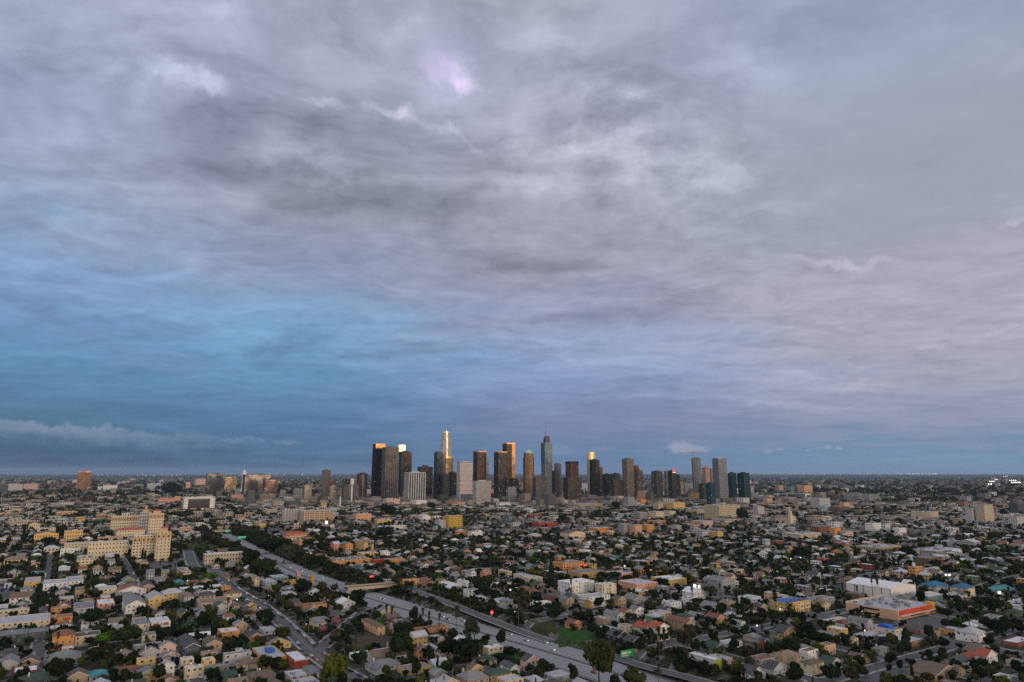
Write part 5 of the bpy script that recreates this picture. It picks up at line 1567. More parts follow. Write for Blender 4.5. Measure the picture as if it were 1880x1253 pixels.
# ------------------------------------------------------------------ downtown towers
def z_at(px, py, D):
    d = pix_dir(px, py); return CAM_H + D * d[2] / d[1]
RT = radians(31)
def polygon(foot, w, d):
    if foot == 'rect': return [(-w / 2, -d / 2), (w / 2, -d / 2), (w / 2, d / 2), (-w / 2, d / 2)]
    if foot == 'round': return [(w / 2 * cos(t), d / 2 * sin(t)) for t in [2 * pi * i / 20 for i in range(20)]]
    if foot == 'oct':
        c = .28; return [(-w/2+c*w,-d/2),(w/2-c*w,-d/2),(w/2,-d/2+c*d),(w/2,d/2-c*d),(w/2-c*w,d/2),(-w/2+c*w,d/2),(-w/2,d/2-c*d),(-w/2,-d/2+c*d)]
    if foot == 'oval': return [(w / 2 * cos(t) , d / 2 * sin(t)) for t in [2 * pi * i / 24 for i in range(24)]]
    if foot == 'lens':                                  # flat left side, bowed right side
        return [(-w / 2, -d / 2)] + [(w / 2 - .12 * w * (2 * t - 1) ** 2 * 1.0 - 0, -d / 2 + d * t) for t in [i / 10 for i in range(11)]] + [(-w / 2, d / 2)]
def scale_poly(P_, s, grow=0.0):
    out = []
    for x, y in P_:
        l = hypot(x, y) + 1e-6; out.append((x * s + grow * x / l * 1.3, y * s + grow * y / l * 1.3))
    return out
def tower(px0, px1, ytop, D, desc, glass, frame, style='grid', foot='rect', segs=None, ratio=1.0, rz=RT, floor=4.0, bay=3.2, crown=None, name='office_tower', cat='skyscraper', lit=.010, lowlit=0):
    xm = (px0 + px1) / 2
    if max(frame) < .5: frame = tuple(v * .55 for v in frame)
    f_ = D * cos(PITCH) + (60) * sin(PITCH)
    x = (xm - 940) / FPX * f_
    W = (px1 - px0) * f_ / FPX
    r = rz + atan2(x, D)
    if foot in ('round',): w = W; d = W * ratio
    else: w = W / (abs(cos(r)) + ratio * abs(sin(r))); d = w * ratio
    if foot == 'oct': w *= 1.12; d *= 1.12
    H = z_at(xm, ytop, D)
    root = empty(name, (x, D, 0), rz); tag(root, None, cat, None)
    P_ = polygon(foot, w, d)
    segs = segs or [(0, 1, 1.0)]
    core = MB(); band = MB(); mull = MB(); cap = MB(); litm = MB()
    for a, b, s in segs:
        z0, z1 = a * H, b * H
        core.prism(scale_poly(P_, s), z0, z1)
        cap.prism(scale_poly(P_, s, .35), z1, z1 + 1.2)
        n = int((z1 - z0) / floor)
        if style in ('grid', 'bands', 'strong'):
            hh = {'grid': .30, 'bands': .42, 'strong': .5}[style] * floor
            for i in range(n):
                zz = z0 + floor * i
                if zz < 10: continue
                Q = scale_poly(P_, s, .22); k = len(Q)
                band.add([(q[0], q[1], zz) for q in Q] + [(q[0], q[1], zz + hh) for q in Q], [(j, (j + 1) % k, k + (j + 1) % k, k + j) for j in range(k)])
        if style in ('grid', 'fins', 'strong'):
            Q = scale_poly(P_, s); k = len(Q)
            for j in range(k):
                (x0, y0), (x1, y1) = Q[j], Q[(j + 1) % k]; L = hypot(x1 - x0, y1 - y0)
                m_ = max(1, int(L / bay)); tx, ty = (x1 - x0) / L, (y1 - y0) / L; nx, ny = ty, -tx
                pr = .9 if style == 'fins' else .42; wd = max(.42, bay * .15) if style == 'fins' else .3
                for i in range(m_ + 1):
                    cx, cy = x0 + (x1 - x0) * i / m_, y0 + (y1 - y0) * i / m_
                    q = [(cx - tx * wd, cy - ty * wd), (cx - tx * wd + nx * pr, cy - ty * wd + ny * pr), (cx + tx * wd + nx * pr, cy + ty * wd + ny * pr), (cx + tx * wd, cy + ty * wd)]
                    o = len(mull.v); mull.v += [(a_, b_, max(z0, 5)) for a_, b_ in q] + [(a_, b_, z1 + .3) for a_, b_ in q]
                    mull.f += [(o, o + 1, o + 5, o + 4), (o + 1, o + 2, o + 6, o + 5), (o + 2, o + 3, o + 7, o + 6)]
        # a few rooms with the light on
        if lit and foot == 'rect':
            Q = scale_poly(P_, s, .28)
            for fc in (0, 3):
                (x0, y0), (x1, y1) = Q[fc], Q[(fc + 1) % 4]; L = hypot(x1 - x0, y1 - y0); m_ = int(L / 3)
                for i in range(n):
                    for j in range(m_):
                        if random.random() < lit:
                            t0, t1 = (j + .25) / m_, (j + .75) / m_; zz = z0 + floor * i + floor * .48
                            litm.add([(x0 + (x1 - x0) * t0, y0 + (y1 - y0) * t0, zz), (x0 + (x1 - x0) * t1, y0 + (y1 - y0) * t1, zz), (x0 + (x1 - x0) * t1, y0 + (y1 - y0) * t1, zz + 1.6), (x0 + (x1 - x0) * t0, y0 + (y1 - y0) * t0, zz + 1.6)], [(0, 1, 2, 3)])
    core.build('glass_body', M['tower_glass'], root, color=glass)
    if band.v: band.build('floor_band', M['tower_stone'], root, color=frame, kind='stuff')
    if mull.v: mull.build('mullion', M['tower_stone'], root, color=frame, kind='stuff')
    cap.build('parapet', M['tower_stone'], root, color=frame)
    if litm.v: litm.build('lit_window', M['lit_room'], root, kind='stuff')
    mb = MB(); s = segs[-1][2]
    mb.box(-w * .22 * s, w * .22 * s, -d * .22 * s, d * .22 * s, H, H + 4.5)
    if crown is None: mb.build('plant_room', M['tower_stone'], root, color=tuple(v * .7 for v in frame))
    else: crown(root, w, d, H)
    LABELED.append([root, desc, xm, ytop + 30, D, cat])
    yb = 868 + 40
    PROT.append((px0, px1, ytop, ytop + .8 * (895 - ytop), D))
    return root, w, d, H
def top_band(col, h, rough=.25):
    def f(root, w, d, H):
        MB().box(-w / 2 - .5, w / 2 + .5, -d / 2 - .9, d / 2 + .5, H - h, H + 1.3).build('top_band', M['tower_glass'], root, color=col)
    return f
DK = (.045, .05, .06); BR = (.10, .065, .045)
GLOW_ORANGE = (.75, .42, .16); GLOW_GOLD = (.85, .62, .30)  # sunset reflection on the towers, put into the tint of the glass
# from left to right across the skyline
tower(684, 706, 816, 3000, 'dark slab with sunset glow painted on its top band, leftmost of the skyline', DK, (.05, .05, .055), 'fins', ratio=.9, crown=top_band(GLOW_ORANGE, 18), bay=2.6)  # the band's orange is the reflected sunset, painted as its colour
tower(702, 731.5, 822, 2930, 'grey tower with close white vertical ribs beside the orange-topped slab', (.045, .048, .052), (.30, .295, .29), 'fins', ratio=.75, bay=8.0)
tower(729, 743, 818, 3350, 'tower glowing pale gold at the top behind a black slab', (.5, .45, .3), (.5, .42, .25), 'grid', rz=radians(22), crown=top_band(GLOW_GOLD, 44))  # glass, frame and band hold the sunlit gold in their colour
tower(731, 756, 830, 3050, 'plain black slab in front of the gold-topped tower', (.035, .037, .042), (.055, .055, .055), 'bands', ratio=.8)
tower(744, 781.5, 868, 2700, 'wide low tower with bold white vertical stripes', (.05, .06, .07), (.60, .60, .60), 'fins', ratio=.7, bay=8.5)
tower(767, 795, 858, 3150, 'black block with a pale rim and an antenna mast', (.035, .035, .04), (.07, .07, .07), 'bands', ratio=.8,
      crown=lambda r, w, d, H: (MB().box(-w * .2, w * .2, -d * .2, d * .2, H, H + 9).build('plant_room', M['tower_stone'], r, color=(.08, .08, .09)), MB().tube((0, 0, H + 9), (0, 0, H + 26), .8, .3, 6).build('antenna', M['metal_grey'], r)))
tower(797, 813, 831, 3250, 'slim blue-black tower left of the tall crowned one', (.05, .09, .13), (.08, .10, .12), 'grid', ratio=1.0)
# the tall stepped cylinder with its lantern crown
def crown_lib(root, w, d, H):
    for z0, z1, s in ((H, H + 5, .56), (H + 5, H + 10, .50)):
        m_ = MB(); m_.prism(scale_poly(polygon('round', w, d), s), z0, z1); m_.build('crown_ring', M['tower_glass'], root, color=GLOW_GOLD)  # gold tint of the rings stands for sunset light on the crown
    for i in range(12):
        t = 2 * pi * i / 12; r_ = w / 2 * .60
        MB().box(r_ * cos(t) - .9, r_ * cos(t) + .9, r_ * sin(t) - .9, r_ * sin(t) + .9, H - 26, H + 9).build('crown_fin', M['tower_stone'], root, color=(.75, .68, .55))
tower(808.5, 827.5, 796, 3300, 'tallest stepped round tower with sunset gold tinted into its lantern crown', (.22, .22, .20), (.62, .56, .46), 'strong', foot='round', segs=[(0, .81, 1.0), (.81, .91, .86), (.91, 1.0, .72)], bay=4.4, crown=crown_lib, lit=0)
tower(816, 832, 838, 3120, 'tower with a golden sunset sheen painted on its glass below the crowned tower', (.42, .30, .15), (.40, .28, .14), 'bands', ratio=.6, rz=radians(27), crown=top_band(GLOW_GOLD, 10))  # golden glass, bands and top carry the sunset reflection as colour
tower(799, 812, 868, 2900, 'low charcoal office cluster, left piece', (.04, .045, .05), (.09, .09, .095), 'fins')
tower(811, 826, 872, 2860, 'low charcoal office cluster, middle piece', (.04, .045, .05), (.11, .11, .11), 'fins')
tower(824, 841, 868, 2950, 'low charcoal office cluster, right piece', (.035, .04, .045), (.07, .07, .08), 'fins')
tower(839, 867.5, 849, 2850, 'white gridded hotel tower', (.12, .12, .13), (.66, .60, .60), 'strong', ratio=.55, floor=5.0, bay=5.2)
tower(869, 892.5, 829, 3000, 'dark brown tower with an orange rim and lit rooms', BR, (.09, .08, .075), 'grid', ratio=.9, lit=.02, crown=top_band((.5, .30, .14), 4))
tower(889, 897.5, 843, 3200, 'slim pale grey tower behind the dark brown one', (.2, .22, .25), (.35, .36, .38), 'grid')
tower(869, 901, 884, 2600, 'low white office block under the dark brown tower', (.10, .10, .11), (.58, .57, .56), 'grid', ratio=.5)
tower(907, 931, 830, 2980, 'dark tower with warm lit rooms in front of the golden-edged one', (.07, .065, .065), (.10, .085, .07), 'grid', lit=.02, ratio=.85, crown=top_band((.5, .38, .2), 3))
tower(922.5, 945.5, 814, 3200, 'tall dark tower whose right side burns orange', (.10, .07, .05), (.10, .075, .06), 'grid', ratio=.9, crown=lambda r, w, d, H: (top_band(GLOW_ORANGE, 5)(r, w, d, H), MB().box(w * .12, w / 2 + .8, -d / 2 - .9, d / 2, H * .30, H - 5.1).build('painted_glow_bay', M['tower_glass'], r, color=(.62, .33, .13))))  # added box, its orange tint stands for the reflected sunset
tower(934, 952, 880, 2950, 'low dark block right of the orange-sided tower', (.05, .05, .055), (.10, .10, .10), 'bands')
def green_crown(root, w, d, H):
    for s, z0, z1 in ((.80, H, H + 6), (.62, H + 6, H + 11), (.40, H + 11, H + 15)):
        m_ = MB(); m_.prism(scale_poly(polygon('oct', w, d), s), z0, z1); m_.build('crown_step', M['tower_stone'], root, color=(.42, .62, .52))
tower(959, 981.5, 833, 3000, 'rounded bronze tower with a stepped pale green crown', (.42, .25, .12), (.20, .15, .11), 'strong', foot='oct', segs=[(0, .90, 1.0), (.90, 1.0, .88)], crown=green_crown, lit=.014)
# the very tall glass tower with spire
def sail(root, w, d, H):
    mb = MB(); 
    pts = [(-w * .30, 0), (w * .30, 0), (w * .30, 22), (w * .24, 30), (w * .05, 34), (-w * .16, 30), (-w * .26, 18)]
    mb.v = [(x, -d * .3, H + z) for x, z in pts] + [(x, d * .3, H + z) for x, z in pts]; n = len(pts)
    mb.f = [tuple(range(n)), tuple(range(2 * n - 1, n - 1, -1))] + [(i, n + i, n + (i + 1) % n, (i + 1) % n) for i in range(n)]
    mb.build('sail_crown', M['tower_glass'], root, color=(.045, .055, .07))
    z1 = z_at(999, 783, 3150)
    MB().tube((-w * .1, 0, H + 20), (-w * .1, 0, z1), 2.6, 1.2, 6).build('spire', M['metal_grey'], root)
    MB().box(-w / 2 - .5, -w * .12, -d / 2 - .5, d / 2, H * .62, H + .5).build('blue_bay', M['tower_glass'], root, color=(.07, .17, .24))
tower(993.5, 1014, 814, 3150, 'tallest blue glass tower with sail top and thin spire', (.14, .20, .26), (.42, .44, .46), 'grid', ratio=.8, crown=sail, floor=5)
tower(977, 1003, 877, 2850, 'low wide grey block below the blue glass tower', (.07, .075, .08), (.18, .18, .19), 'bands', ratio=.5)
tower(1016.5, 1031, 852, 3300, 'pale grey tower right of the blue glass tower', (.18, .2, .22), (.42, .43, .44), 'fins', foot='oct')
tower(1013, 1026, 865, 3000, 'black slim block right of the blue glass tower', (.04, .04, .045), (.07, .07, .07), 'bands')
tower(1038, 1061.5, 848, 3100, 'red-brown tower with a dark top', (.13, .06, .05), (.20, .11, .09), 'strong', ratio=.9, lit=.014, crown=top_band((.05, .04, .04), 10))
tower(1033, 1067, 878, 2850, 'broad dark podium block with a red-lit rim', (.05, .045, .045), (.13, .10, .09), 'bands', ratio=.5, lit=.018)
tower(1075, 1096, 831, 3250, 'pale oval tower glowing gold at the top', (.42, .36, .26), (.55, .50, .42), 'fins', foot='oval', ratio=.8, crown=lambda r, w, d, H: (lambda m_: (m_.prism(scale_poly(polygon('oval', w, d), 1.0, .6), H - 34, H + 1.5), m_.build('glow_tinted_top', M['tower_glass'], r, color=(.8, .66, .42))))(MB()), lit=0)  # gold shell round the top, the sunset glow put into its colour
tower(1082, 1100.5, 845, 3080, 'black slab in front of the pale oval tower', (.035, .037, .042), (.05, .05, .05), 'bands', ratio=.5)
tower(1098, 1106, 859, 3350, 'slim red-brown tower behind the black slab', (.2, .09, .07), (.26, .13, .1), 'grid')
tower(1106, 1121, 871, 3150, 'dark green glass block', (.04, .07, .07), (.08, .11, .11), 'fins')
tower(1121, 1137, 870, 3300, 'dull green block with a pale rim', (.06, .09, .085), (.12, .15, .14), 'bands')
tower(1118, 1147, 882, 3000, 'low brown row left of the slant-roofed tower', (.07, .06, .055), (.14, .12, .11), 'bands', ratio=.5)
tower(1142, 1163, 843, 3000, 'speckled tan apartment tower with slanted roof line', (.12, .12, .12), (.36, .32, .28), 'strong', ratio=.8, lit=.02)
tower(1161, 1173, 856, 3250, 'tower with a dull red cap', (.2, .07, .06), (.26, .10, .08), 'bands')
tower(1163.5, 1179, 864, 3000, 'slim speckled brown apartment tower', (.1, .09, .085), (.28, .24, .21), 'strong', lit=.018)
tower(1195, 1214.5, 866, 2950, 'dark speckled apartment block', (.06, .07, .075), (.2, .2, .2), 'grid', lit=.02)
tower(1218, 1226, 866, 3050, 'pale edge wing of the red-lit block', (.2, .2, .22), (.4, .4, .4), 'grid')
r_, w_, d_, H_ = tower(1225, 1240, 865, 3000, 'dark block carrying a glowing red roof sign', (.05, .055, .06), (.12, .12, .12), 'grid', lit=.018)
MB().box(-w_ * .35, w_ * .35, -d_ * .5, -d_ * .45, H_ + .5, H_ + 6).build('roof_sign', M['sign_red'], r_)
MB().box(-w_ * .4, w_ * .4, -d_ * .53, -d_ * .51, H_ - 8, H_ - 3).build('lit_band', M['lit_room'], r_)
tower(1239, 1247, 873, 3200, 'small dark tower right of the red sign', (.07, .07, .07), (.13, .13, .13), 'grid')
tower(1267.5, 1288, 842, 3050, 'unfinished concrete tower with a crane on top', (.16, .18, .2), (.34, .36, .38), 'bands', foot='oct', floor=5, lit=0)
tower(1288, 1301.5, 859, 3150, 'salmon tower under construction', (.22, .14, .12), (.52, .34, .28), 'strong')
tower(1300, 1309, 862, 3300, 'pale slim tower left of the wavy glass one', (.25, .24, .24), (.45, .42, .42), 'grid')
r_, w_, d_, H_ = tower(1307.5, 1334.5, 843, 2750, 'broad wavy glass tower with bright silver bands', (.20, .23, .26), (.34, .36, .38), 'bands', foot='lens', ratio=.6, floor=6, lit=0,
      crown=lambda r, w, d, H: (lambda m_: (m_.prism(scale_poly(polygon('oval', w, d), .9), H, H + 5), m_.build('curved_top', M['tower_glass'], r, color=(.3, .34, .38))))(MB()))
tower(1293.5, 1309, 888, 2450, 'blue glass block at the foot of the wavy tower', (.03, .09, .16), (.06, .10, .14), 'grid')
tower(1335, 1348.5, 869, 2850, 'dark teal glass tower, left one of two', (.03, .09, .11), (.05, .11, .13), 'fins', bay=7)
tower(1352.5, 1372.5, 869, 2850, 'dark teal glass tower, right one of two', (.03, .09, .11), (.05, .11, .13), 'fins', bay=7)
tower(1280, 1296, 889, 2700, 'dark block behind the white slab', (.06, .06, .065), (.12, .12, .12), 'grid')
# left of the skyline
tower(147.5, 168.5, 866, 4600, 'leaning-looking copper brown tower alone on the left plain', (.20, .11, .08), (.34, .20, .14), 'strong', foot='rect', lit=0, crown=top_band((.4, .2, .12), 6))
tower(382, 414, 870, 4000, 'dark wide block left of the white spired tower', (.05, .05, .055), (.10, .10, .10), 'bands', ratio=.4, lit=0)
tower(415, 436, 876, 4200, 'olive brown block left of the white spired tower', (.2, .15, .09), (.3, .25, .17), 'bands', ratio=.5, lit=0)
tower(450, 500, 872, 3500, 'broad brown court building with a tan top row', (.11, .09, .08), (.22, .19, .15), 'grid', ratio=.45, lit=0)
tower(486, 512, 881, 3300, 'dark red-brown cube block', (.11, .06, .055), (.15, .09, .08), 'bands', ratio=.9, lit=0)
tower(593, 607.5, 864, 3300, 'tan ribbed tower alone left of the skyline', (.16, .15, .14), (.42, .38, .33), 'fins', foot='oct', lit=0)
tower(658, 675.5, 870, 2900, 'dark brown round-cornered tower', (.09, .07, .065), (.13, .10, .09), 'fins', foot='round', lit=0)
tower(631, 645, 880, 3000, 'dull grey slab left of the round brown tower', (.09, .09, .09), (.22, .21, .2), 'fins')
tower(660, 664, 866, 2899, 'tiny rooftop drum on the brown round tower', (.1, .08, .07), (.14, .11, .1), 'fins', foot='round', lit=0) if False else None
tower(560, 575, 891, 2700, 'beige slab below the left skyline', (.2, .18, .16), (.46, .40, .33), 'fins')
tower(609, 620, 893, 2800, 'pinkish slab below the left skyline', (.25, .2, .18), (.5, .42, .38), 'fins')
tower(498, 512, 886, 4200, 'small dark far block', (.08, .08, .08), (.14, .14, .14), 'bands')
tower(605, 619, 884, 4100, 'small red-brown far block', (.16, .07, .06), (.22, .10, .09), 'bands')
tower(632, 661, 890, 2750, 'dark low slab behind the white mast', (.09, .10, .10), (.14, .15, .15), 'bands', ratio=.5)
# the white city hall: stepped base, shaft, pyramid top
def city_hall():
    D = 3700; xm = 449; f_ = D * cos(PITCH); x = (xm - 940) / FPX * f_; k = f_ / FPX
    root = empty('city_hall', (x, D, 0), RT); tag(root, None, 'city hall')
    zt = z_at(xm, 861, D); c = (.70, .69, .66)
    s = 9.2 * k / 1.3
    MB().box(-s * 1.9, s * 1.9, -s * 1.5, s * 1.5, 0, zt * .25).build('base', M['painted_wall'], root, color=c)
    MB().box(-s / 2, s / 2, -s / 2, s / 2, zt * .25, zt * .74).build('shaft', M['painted_wall'], root, color=c)
    MB().box(-s * .4, s * .4, -s * .4, s * .4, zt * .74, zt * .86).build('belvedere', M['painted_wall'], root, color=c)
    MB().tube((0, 0, zt * .86), (0, 0, zt * .98), s * .44, s * .08, 4).build('pyramid_roof', M['painted_wall'], root, color=c)
    MB().tube((0, 0, zt * .98), (0, 0, zt * 1.03), .8, .3, 5).build('beacon', M['metal_grey'], root)
    mb = MB()
    for i in range(5):
        for fy in range(20):
            x0 = -s / 2 + s * (i + .3) / 5; z0 = zt * .27 + fy * zt * .46 / 20
            mb.box(x0, x0 + s * .08, -s / 2 - .1, -s / 2, z0, z0 + zt * .012)
            mb.box(-s / 2 - .1, -s / 2, x0, x0 + s * .08, z0, z0 + zt * .012)
    mb.build('window', M['window_pane'], root, kind='stuff')
    LABELED.append([root, 'white stepped civic tower with a pyramid top', xm, 880, D, 'city hall'])
    PROT.append((443, 455, 859, 890, D))
city_hall()
def crane(px, pytop, D, jib_px, label, back=12, rz=0.0):
    f_ = D * cos(PITCH); k = f_ / FPX; x = (px - 940) * k
    z0 = z_at(px, pytop + 16, D); z1 = z_at(px, pytop, D)
    root = empty('tower_crane', (x, D, 0), 0); tag(root, label, 'crane')
    MB().box(-1, 1, -1, 1, 0, z1).build('mast', M['plain'], root, color=(.35, .20, .14))
    mb = MB(); L = jib_px * k
    mb.box(-L, 0, -.7, .7, z1 - 5.5, z1 - 4.0); 
    for i in range(12):
        mb.tube((-L * i / 12, 0, z1 - 4), (-L * (i + .5) / 12, 0, z1 - 2), .35, .35, 4); mb.tube((-L * (i + .5) / 12, 0, z1 - 2), (-L * (i + 1) / 12, 0, z1 - 4), .35, .35, 4)
    mb.build('jib', M['plain'], root, color=(.42, .26, .2))
    MB().box(0, back * k, -.8, .8, z1 - 5.5, z1 - 3.6).build('counter_jib', M['plain'], root, color=(.42, .26, .2))
    MB().box(back * k - 4, back * k, -1.5, 1.5, z1 - 8.5, z1 - 5.6).build('counterweight', M['plain'], root, color=(.2, .2, .2))
    MB().box(1.1, 3.2, -1.5, 1.5, z1 - 8.5, z1 - 5.6).build('cab', M['plain'], root, color=(.5, .3, .2))
    MB().tube((0, 0, z1), (0, 0, z1 + 6), .8, .3, 4).build('peak', M['plain'], root, color=(.42, .26, .2))
crane(1274, 829, 3010, 27, 'large tower crane with a long jib over the unfinished tower', 9)
crane(1295.5, 854, 3090, 9, 'small tower crane over the salmon tower', 4)
# the pale mast with a drum head left of the skyline, and the cathedral's bell column
def mast(px, ytop, ybase, D, w0, label, head=True, name='water_tower', cat='water tower'):
    f_ = D * cos(PITCH); k = f_ / FPX; x = (px - 940) * k; z1 = z_at(px, ytop, D)
    root = empty(name, (x, D, 0), RT); tag(root, label, cat)
    MB().tube((0, 0, 0), (0, 0, z1 * (.74 if head else 1)), w0, w0 * .9, 10).build('stem', M['white_trim'], root)
    if head:
        MB().tube((0, 0, z1 * .72), (0, 0, z1 * .80), w0, w0 * 2.4, 12).build('collar', M['white_trim'], root)
        MB().tube((0, 0, z1 * .80), (0, 0, z1), w0 * 2.4, w0 * 2.2, 12).build('drum', M['white_trim'], root)
    PROT.append((px - 5, px + 5, ytop, ybase - 4, D))
mast(647.5, 879, 905, 2700, 3.2, 'pale mast with a wide drum head in front of the brown round tower')
mast(627, 912, 929, 2300, 2.6, 'slim pale bell column standing alone left of the pink church', head=False, name='bell_column', cat='bell tower')
# ------------------------------------------------------------------ trees
for q_ in [(435, 453, 978, 988), (342, 357, 952, 963), (330, 344, 943, 952), (314, 326, 935, 945), (206, 223, 919, 930), (175, 200, 908, 920)]: PROT.append((*q_, 1900 if q_[0] > 300 else 3000))
def leaf_quads(pts, nrm, size, rng):
    """one leaf clump per point: a bent four-cornered face"""
    n = len(pts)
    a = np.cross(nrm, rng.normal(size=(n, 3))); a /= np.linalg.norm(a, axis=1)[:, None] + 1e-9
    b = np.cross(nrm, a)
    s = size * rng.uniform(.6, 1.3, n)[:, None]
    V = np.stack([pts - a * s - b * s * .6, pts + a * s * .8 - b * s, pts + a * s + b * s * .7, pts - a * s * .7 + b * s], 1)
    return V.reshape(-1, 3), np.arange(4 * n).reshape(n, 4)
def ico(rng, c, r, jitter=.18, squash=.8):
    t = (1 + 5 ** .5) / 2
    v = np.array([(-1, t, 0), (1, t, 0), (-1, -t, 0), (1, -t, 0), (0, -1, t), (0, 1, t), (0, -1, -t), (0, 1, -t), (t, 0, -1), (t, 0, 1), (-t, 0, -1), (-t, 0, 1)], float)
    v /= np.linalg.norm(v[0]); v *= (1 + rng.uniform(-jitter, jitter, 12))[:, None]
    f = np.array([(0,11,5),(0,5,1),(0,1,7),(0,7,10),(0,10,11),(1,5,9),(5,11,4),(11,10,2),(10,7,6),(7,1,8),(3,9,4),(3,4,2),(3,2,6),(3,6,8),(3,8,9),(4,9,5),(2,4,11),(6,2,10),(8,6,7),(9,8,1)])
    return v * r * np.array([1, 1, squash]) + c, f
def crown_arrays(seed, nleaf, kind='round', leaf=.075, core=True):
    """crown in a unit frame: about 1 wide, from z=.25 to z=1"""
    rng = np.random.default_rng(seed)
    lobes = []
    if kind == 'round':
        for _ in range(rng.integers(5, 9)):
            t = rng.uniform(0, 2 * pi); q = rng.uniform(.08, .30)
            lobes.append((np.array([q * cos(t), q * sin(t), rng.uniform(.48, .80)]), rng.uniform(.16, .26)))
        lobes.append((np.array([0, 0, .62]), .30))
    elif kind == 'cypress':
        for i in range(9):
            z = .06 + i * .105; lobes.append((np.array([rng.normal() * .03, rng.normal() * .03, z]), .30 * (1 - (abs(z - .38) / .70) ** 2)))
    elif kind == 'open':
        for _ in range(11):
            t = rng.uniform(0, 2 * pi); q = rng.uniform(.1, .42)
            lobes.append((np.array([q * cos(t), q * sin(t), rng.uniform(.42, .92)]), rng.uniform(.09, .16)))
    elif kind == 'bush':
        for _ in range(6):
            t = rng.uniform(0, 2 * pi); q = rng.uniform(0, .3)
            lobes.append((np.array([q * cos(t), q * sin(t), rng.uniform(.15, .5)]), rng.uniform(.2, .32)))
    w = np.array([r ** 2 for _, r in lobes]); w /= w.sum()
    k = rng.choice(len(lobes), nleaf, p=w)
    d = rng.normal(size=(nleaf, 3)); d /= np.linalg.norm(d, axis=1)[:, None]
    C_ = np.array([c for c, _ in lobes])[k]; R_ = np.array([r for _, r in lobes])[k]
    sq = np.array([1, 1, .85]) if kind != 'cypress' else np.array([.55, .55, 1.1])
    pts = C_ + d * sq * (R_ * rng.uniform(.72, 1.10, nleaf))[:, None]
    n = d + rng.normal(size=(nleaf, 3)) * .55; n /= np.linalg.norm(n, axis=1)[:, None]
    V, F4 = leaf_quads(pts, n, leaf, rng)
    F3 = np.zeros((0, 3), int)
    if core:
        for c, r in lobes:
            v, f = ico(rng, c, r * .80); F3 = np.r_[F3, f + len(V)]; V = np.r_[V, v * (1 if kind != 'cypress' else 1)]
    if kind == 'cypress': V[:, :2] *= .9
    return V, F4, F3
def trunk_mesh(name, h, r, limbs, seed):
    rng = random.Random(seed); mb = MB()
    lean = (rng.uniform(-.02, .02), rng.uniform(-.02, .02))
    mb.tube((0, 0, -.03), (lean[0], lean[1], h), r, r * .6, 7)
    for i in range(limbs):
        t = 2 * pi * i / max(limbs, 1) + rng.uniform(-.4, .4)
        mb.tube((lean[0], lean[1], h * .9), (.26 * cos(t), .26 * sin(t), h + rng.uniform(.15, .32)), r * .5, r * .18, 5)
    return mb.mesh(name, M['bark'])
CROWNS = {k: [mesh_np('crown', V, [F4, F3], M['leaves']) for V, F4, F3 in [crown_arrays(100 + i * 7 + hash_, n, k, lf) for i in range(cnt)]]
          for k, cnt, n, lf, hash_ in (('round', 7, 620, .050, 1), ('open', 4, 460, .038, 2), ('cypress', 3, 420, .045, 3), ('bush', 3, 260, .070, 4))}
TRUNKS = {'round': [trunk_mesh('trunk', .42, .030, 4, i) for i in range(3)], 'open': [trunk_mesh('trunk', .36, .022, 6, i + 9) for i in range(3)], 'cypress': [trunk_mesh('trunk', .15, .03, 0, 5)], 'bush': [trunk_mesh('stem', .2, .02, 3, 6)]}
def palm_crown(seed, fan):
    rng = np.random.default_rng(seed); V = []; F = []
    n = 34 if fan else 30
    for i in range(n):
        t = 2 * pi * i / n * 2.4 + rng.uniform(-.2, .2); up = rng.uniform(-.9, 1.2) if fan else rng.uniform(-.35, .9)
        L = rng.uniform(1.1, 1.7) if fan else rng.uniform(2.6, 3.6); wd = .42 if fan else .30
        side = np.array([-sin(t), cos(t), 0]); p = np.zeros(3); pts = []
        for k in range(4):
            pts.append((p.copy(), wd * [.25, 1.0, .85, .1][k])); e = up - k * (.45 if not fan else .3)
            p = p + np.array([cos(t) * cos(e), sin(t) * cos(e), sin(e)]) * L / 3
        o = len(V)
        for q, s in pts: V += [q - side * s, q + side * s]
        F += [(o + 2 * k, o + 2 * k + 1, o + 2 * k + 3, o + 2 * k + 2) for k in range(3)]
    V, F = np.array(V), np.array(F)
    if fan:                                             # skirt of dead fronds
        o = len(V); m_ = 26; ext = []; ef = []
        for i in range(m_):
            t = 2 * pi * i / m_; z = -rng.uniform(.2, 2.2); r = .25 + .35 * rng.random()
            q = np.array([cos(t) * r, sin(t) * r, z]); s = np.array([-sin(t), cos(t), 0]) * .22
            ext += [q - s, q + s, q + s + [cos(t) * .12, sin(t) * .12, -.9], q - s + [cos(t) * .12, sin(t) * .12, -.9]]; ef.append((o + 4 * i, o + 4 * i + 1, o + 4 * i + 2, o + 4 * i + 3))
        V = np.r_[V, np.array(ext)]; F = np.r_[F, np.array(ef)]
    return mesh_np('crown', V, [F], M['leaves'])
PALMC = {True: [palm_crown(i, True) for i in range(3)], False: [palm_crown(9 + i, False) for i in range(2)]}
PTRUNK = MB().tube((0, 0, -.3), (.01, 0, .5), .3, .2, 7).tube((.01, 0, .5), (.02, .01, 1), .2, .15, 7).mesh('trunk', M['bark'])
GREENS = {'dark green': (0.030, 0.048, 0.018), 'deep green': (0.021, 0.036, 0.018), 'olive': (0.068, 0.075, 0.027), 'yellow-green': (0.105, 0.120, 0.022), 'bright green': (0.053, 0.128, 0.018), 'brown-green': (0.063, 0.057, 0.033),
          'blossoming pink': (0.300, 0.150, 0.173), 'grey-green': (0.060, 0.069, 0.048)}
TREE_SPOTS = []
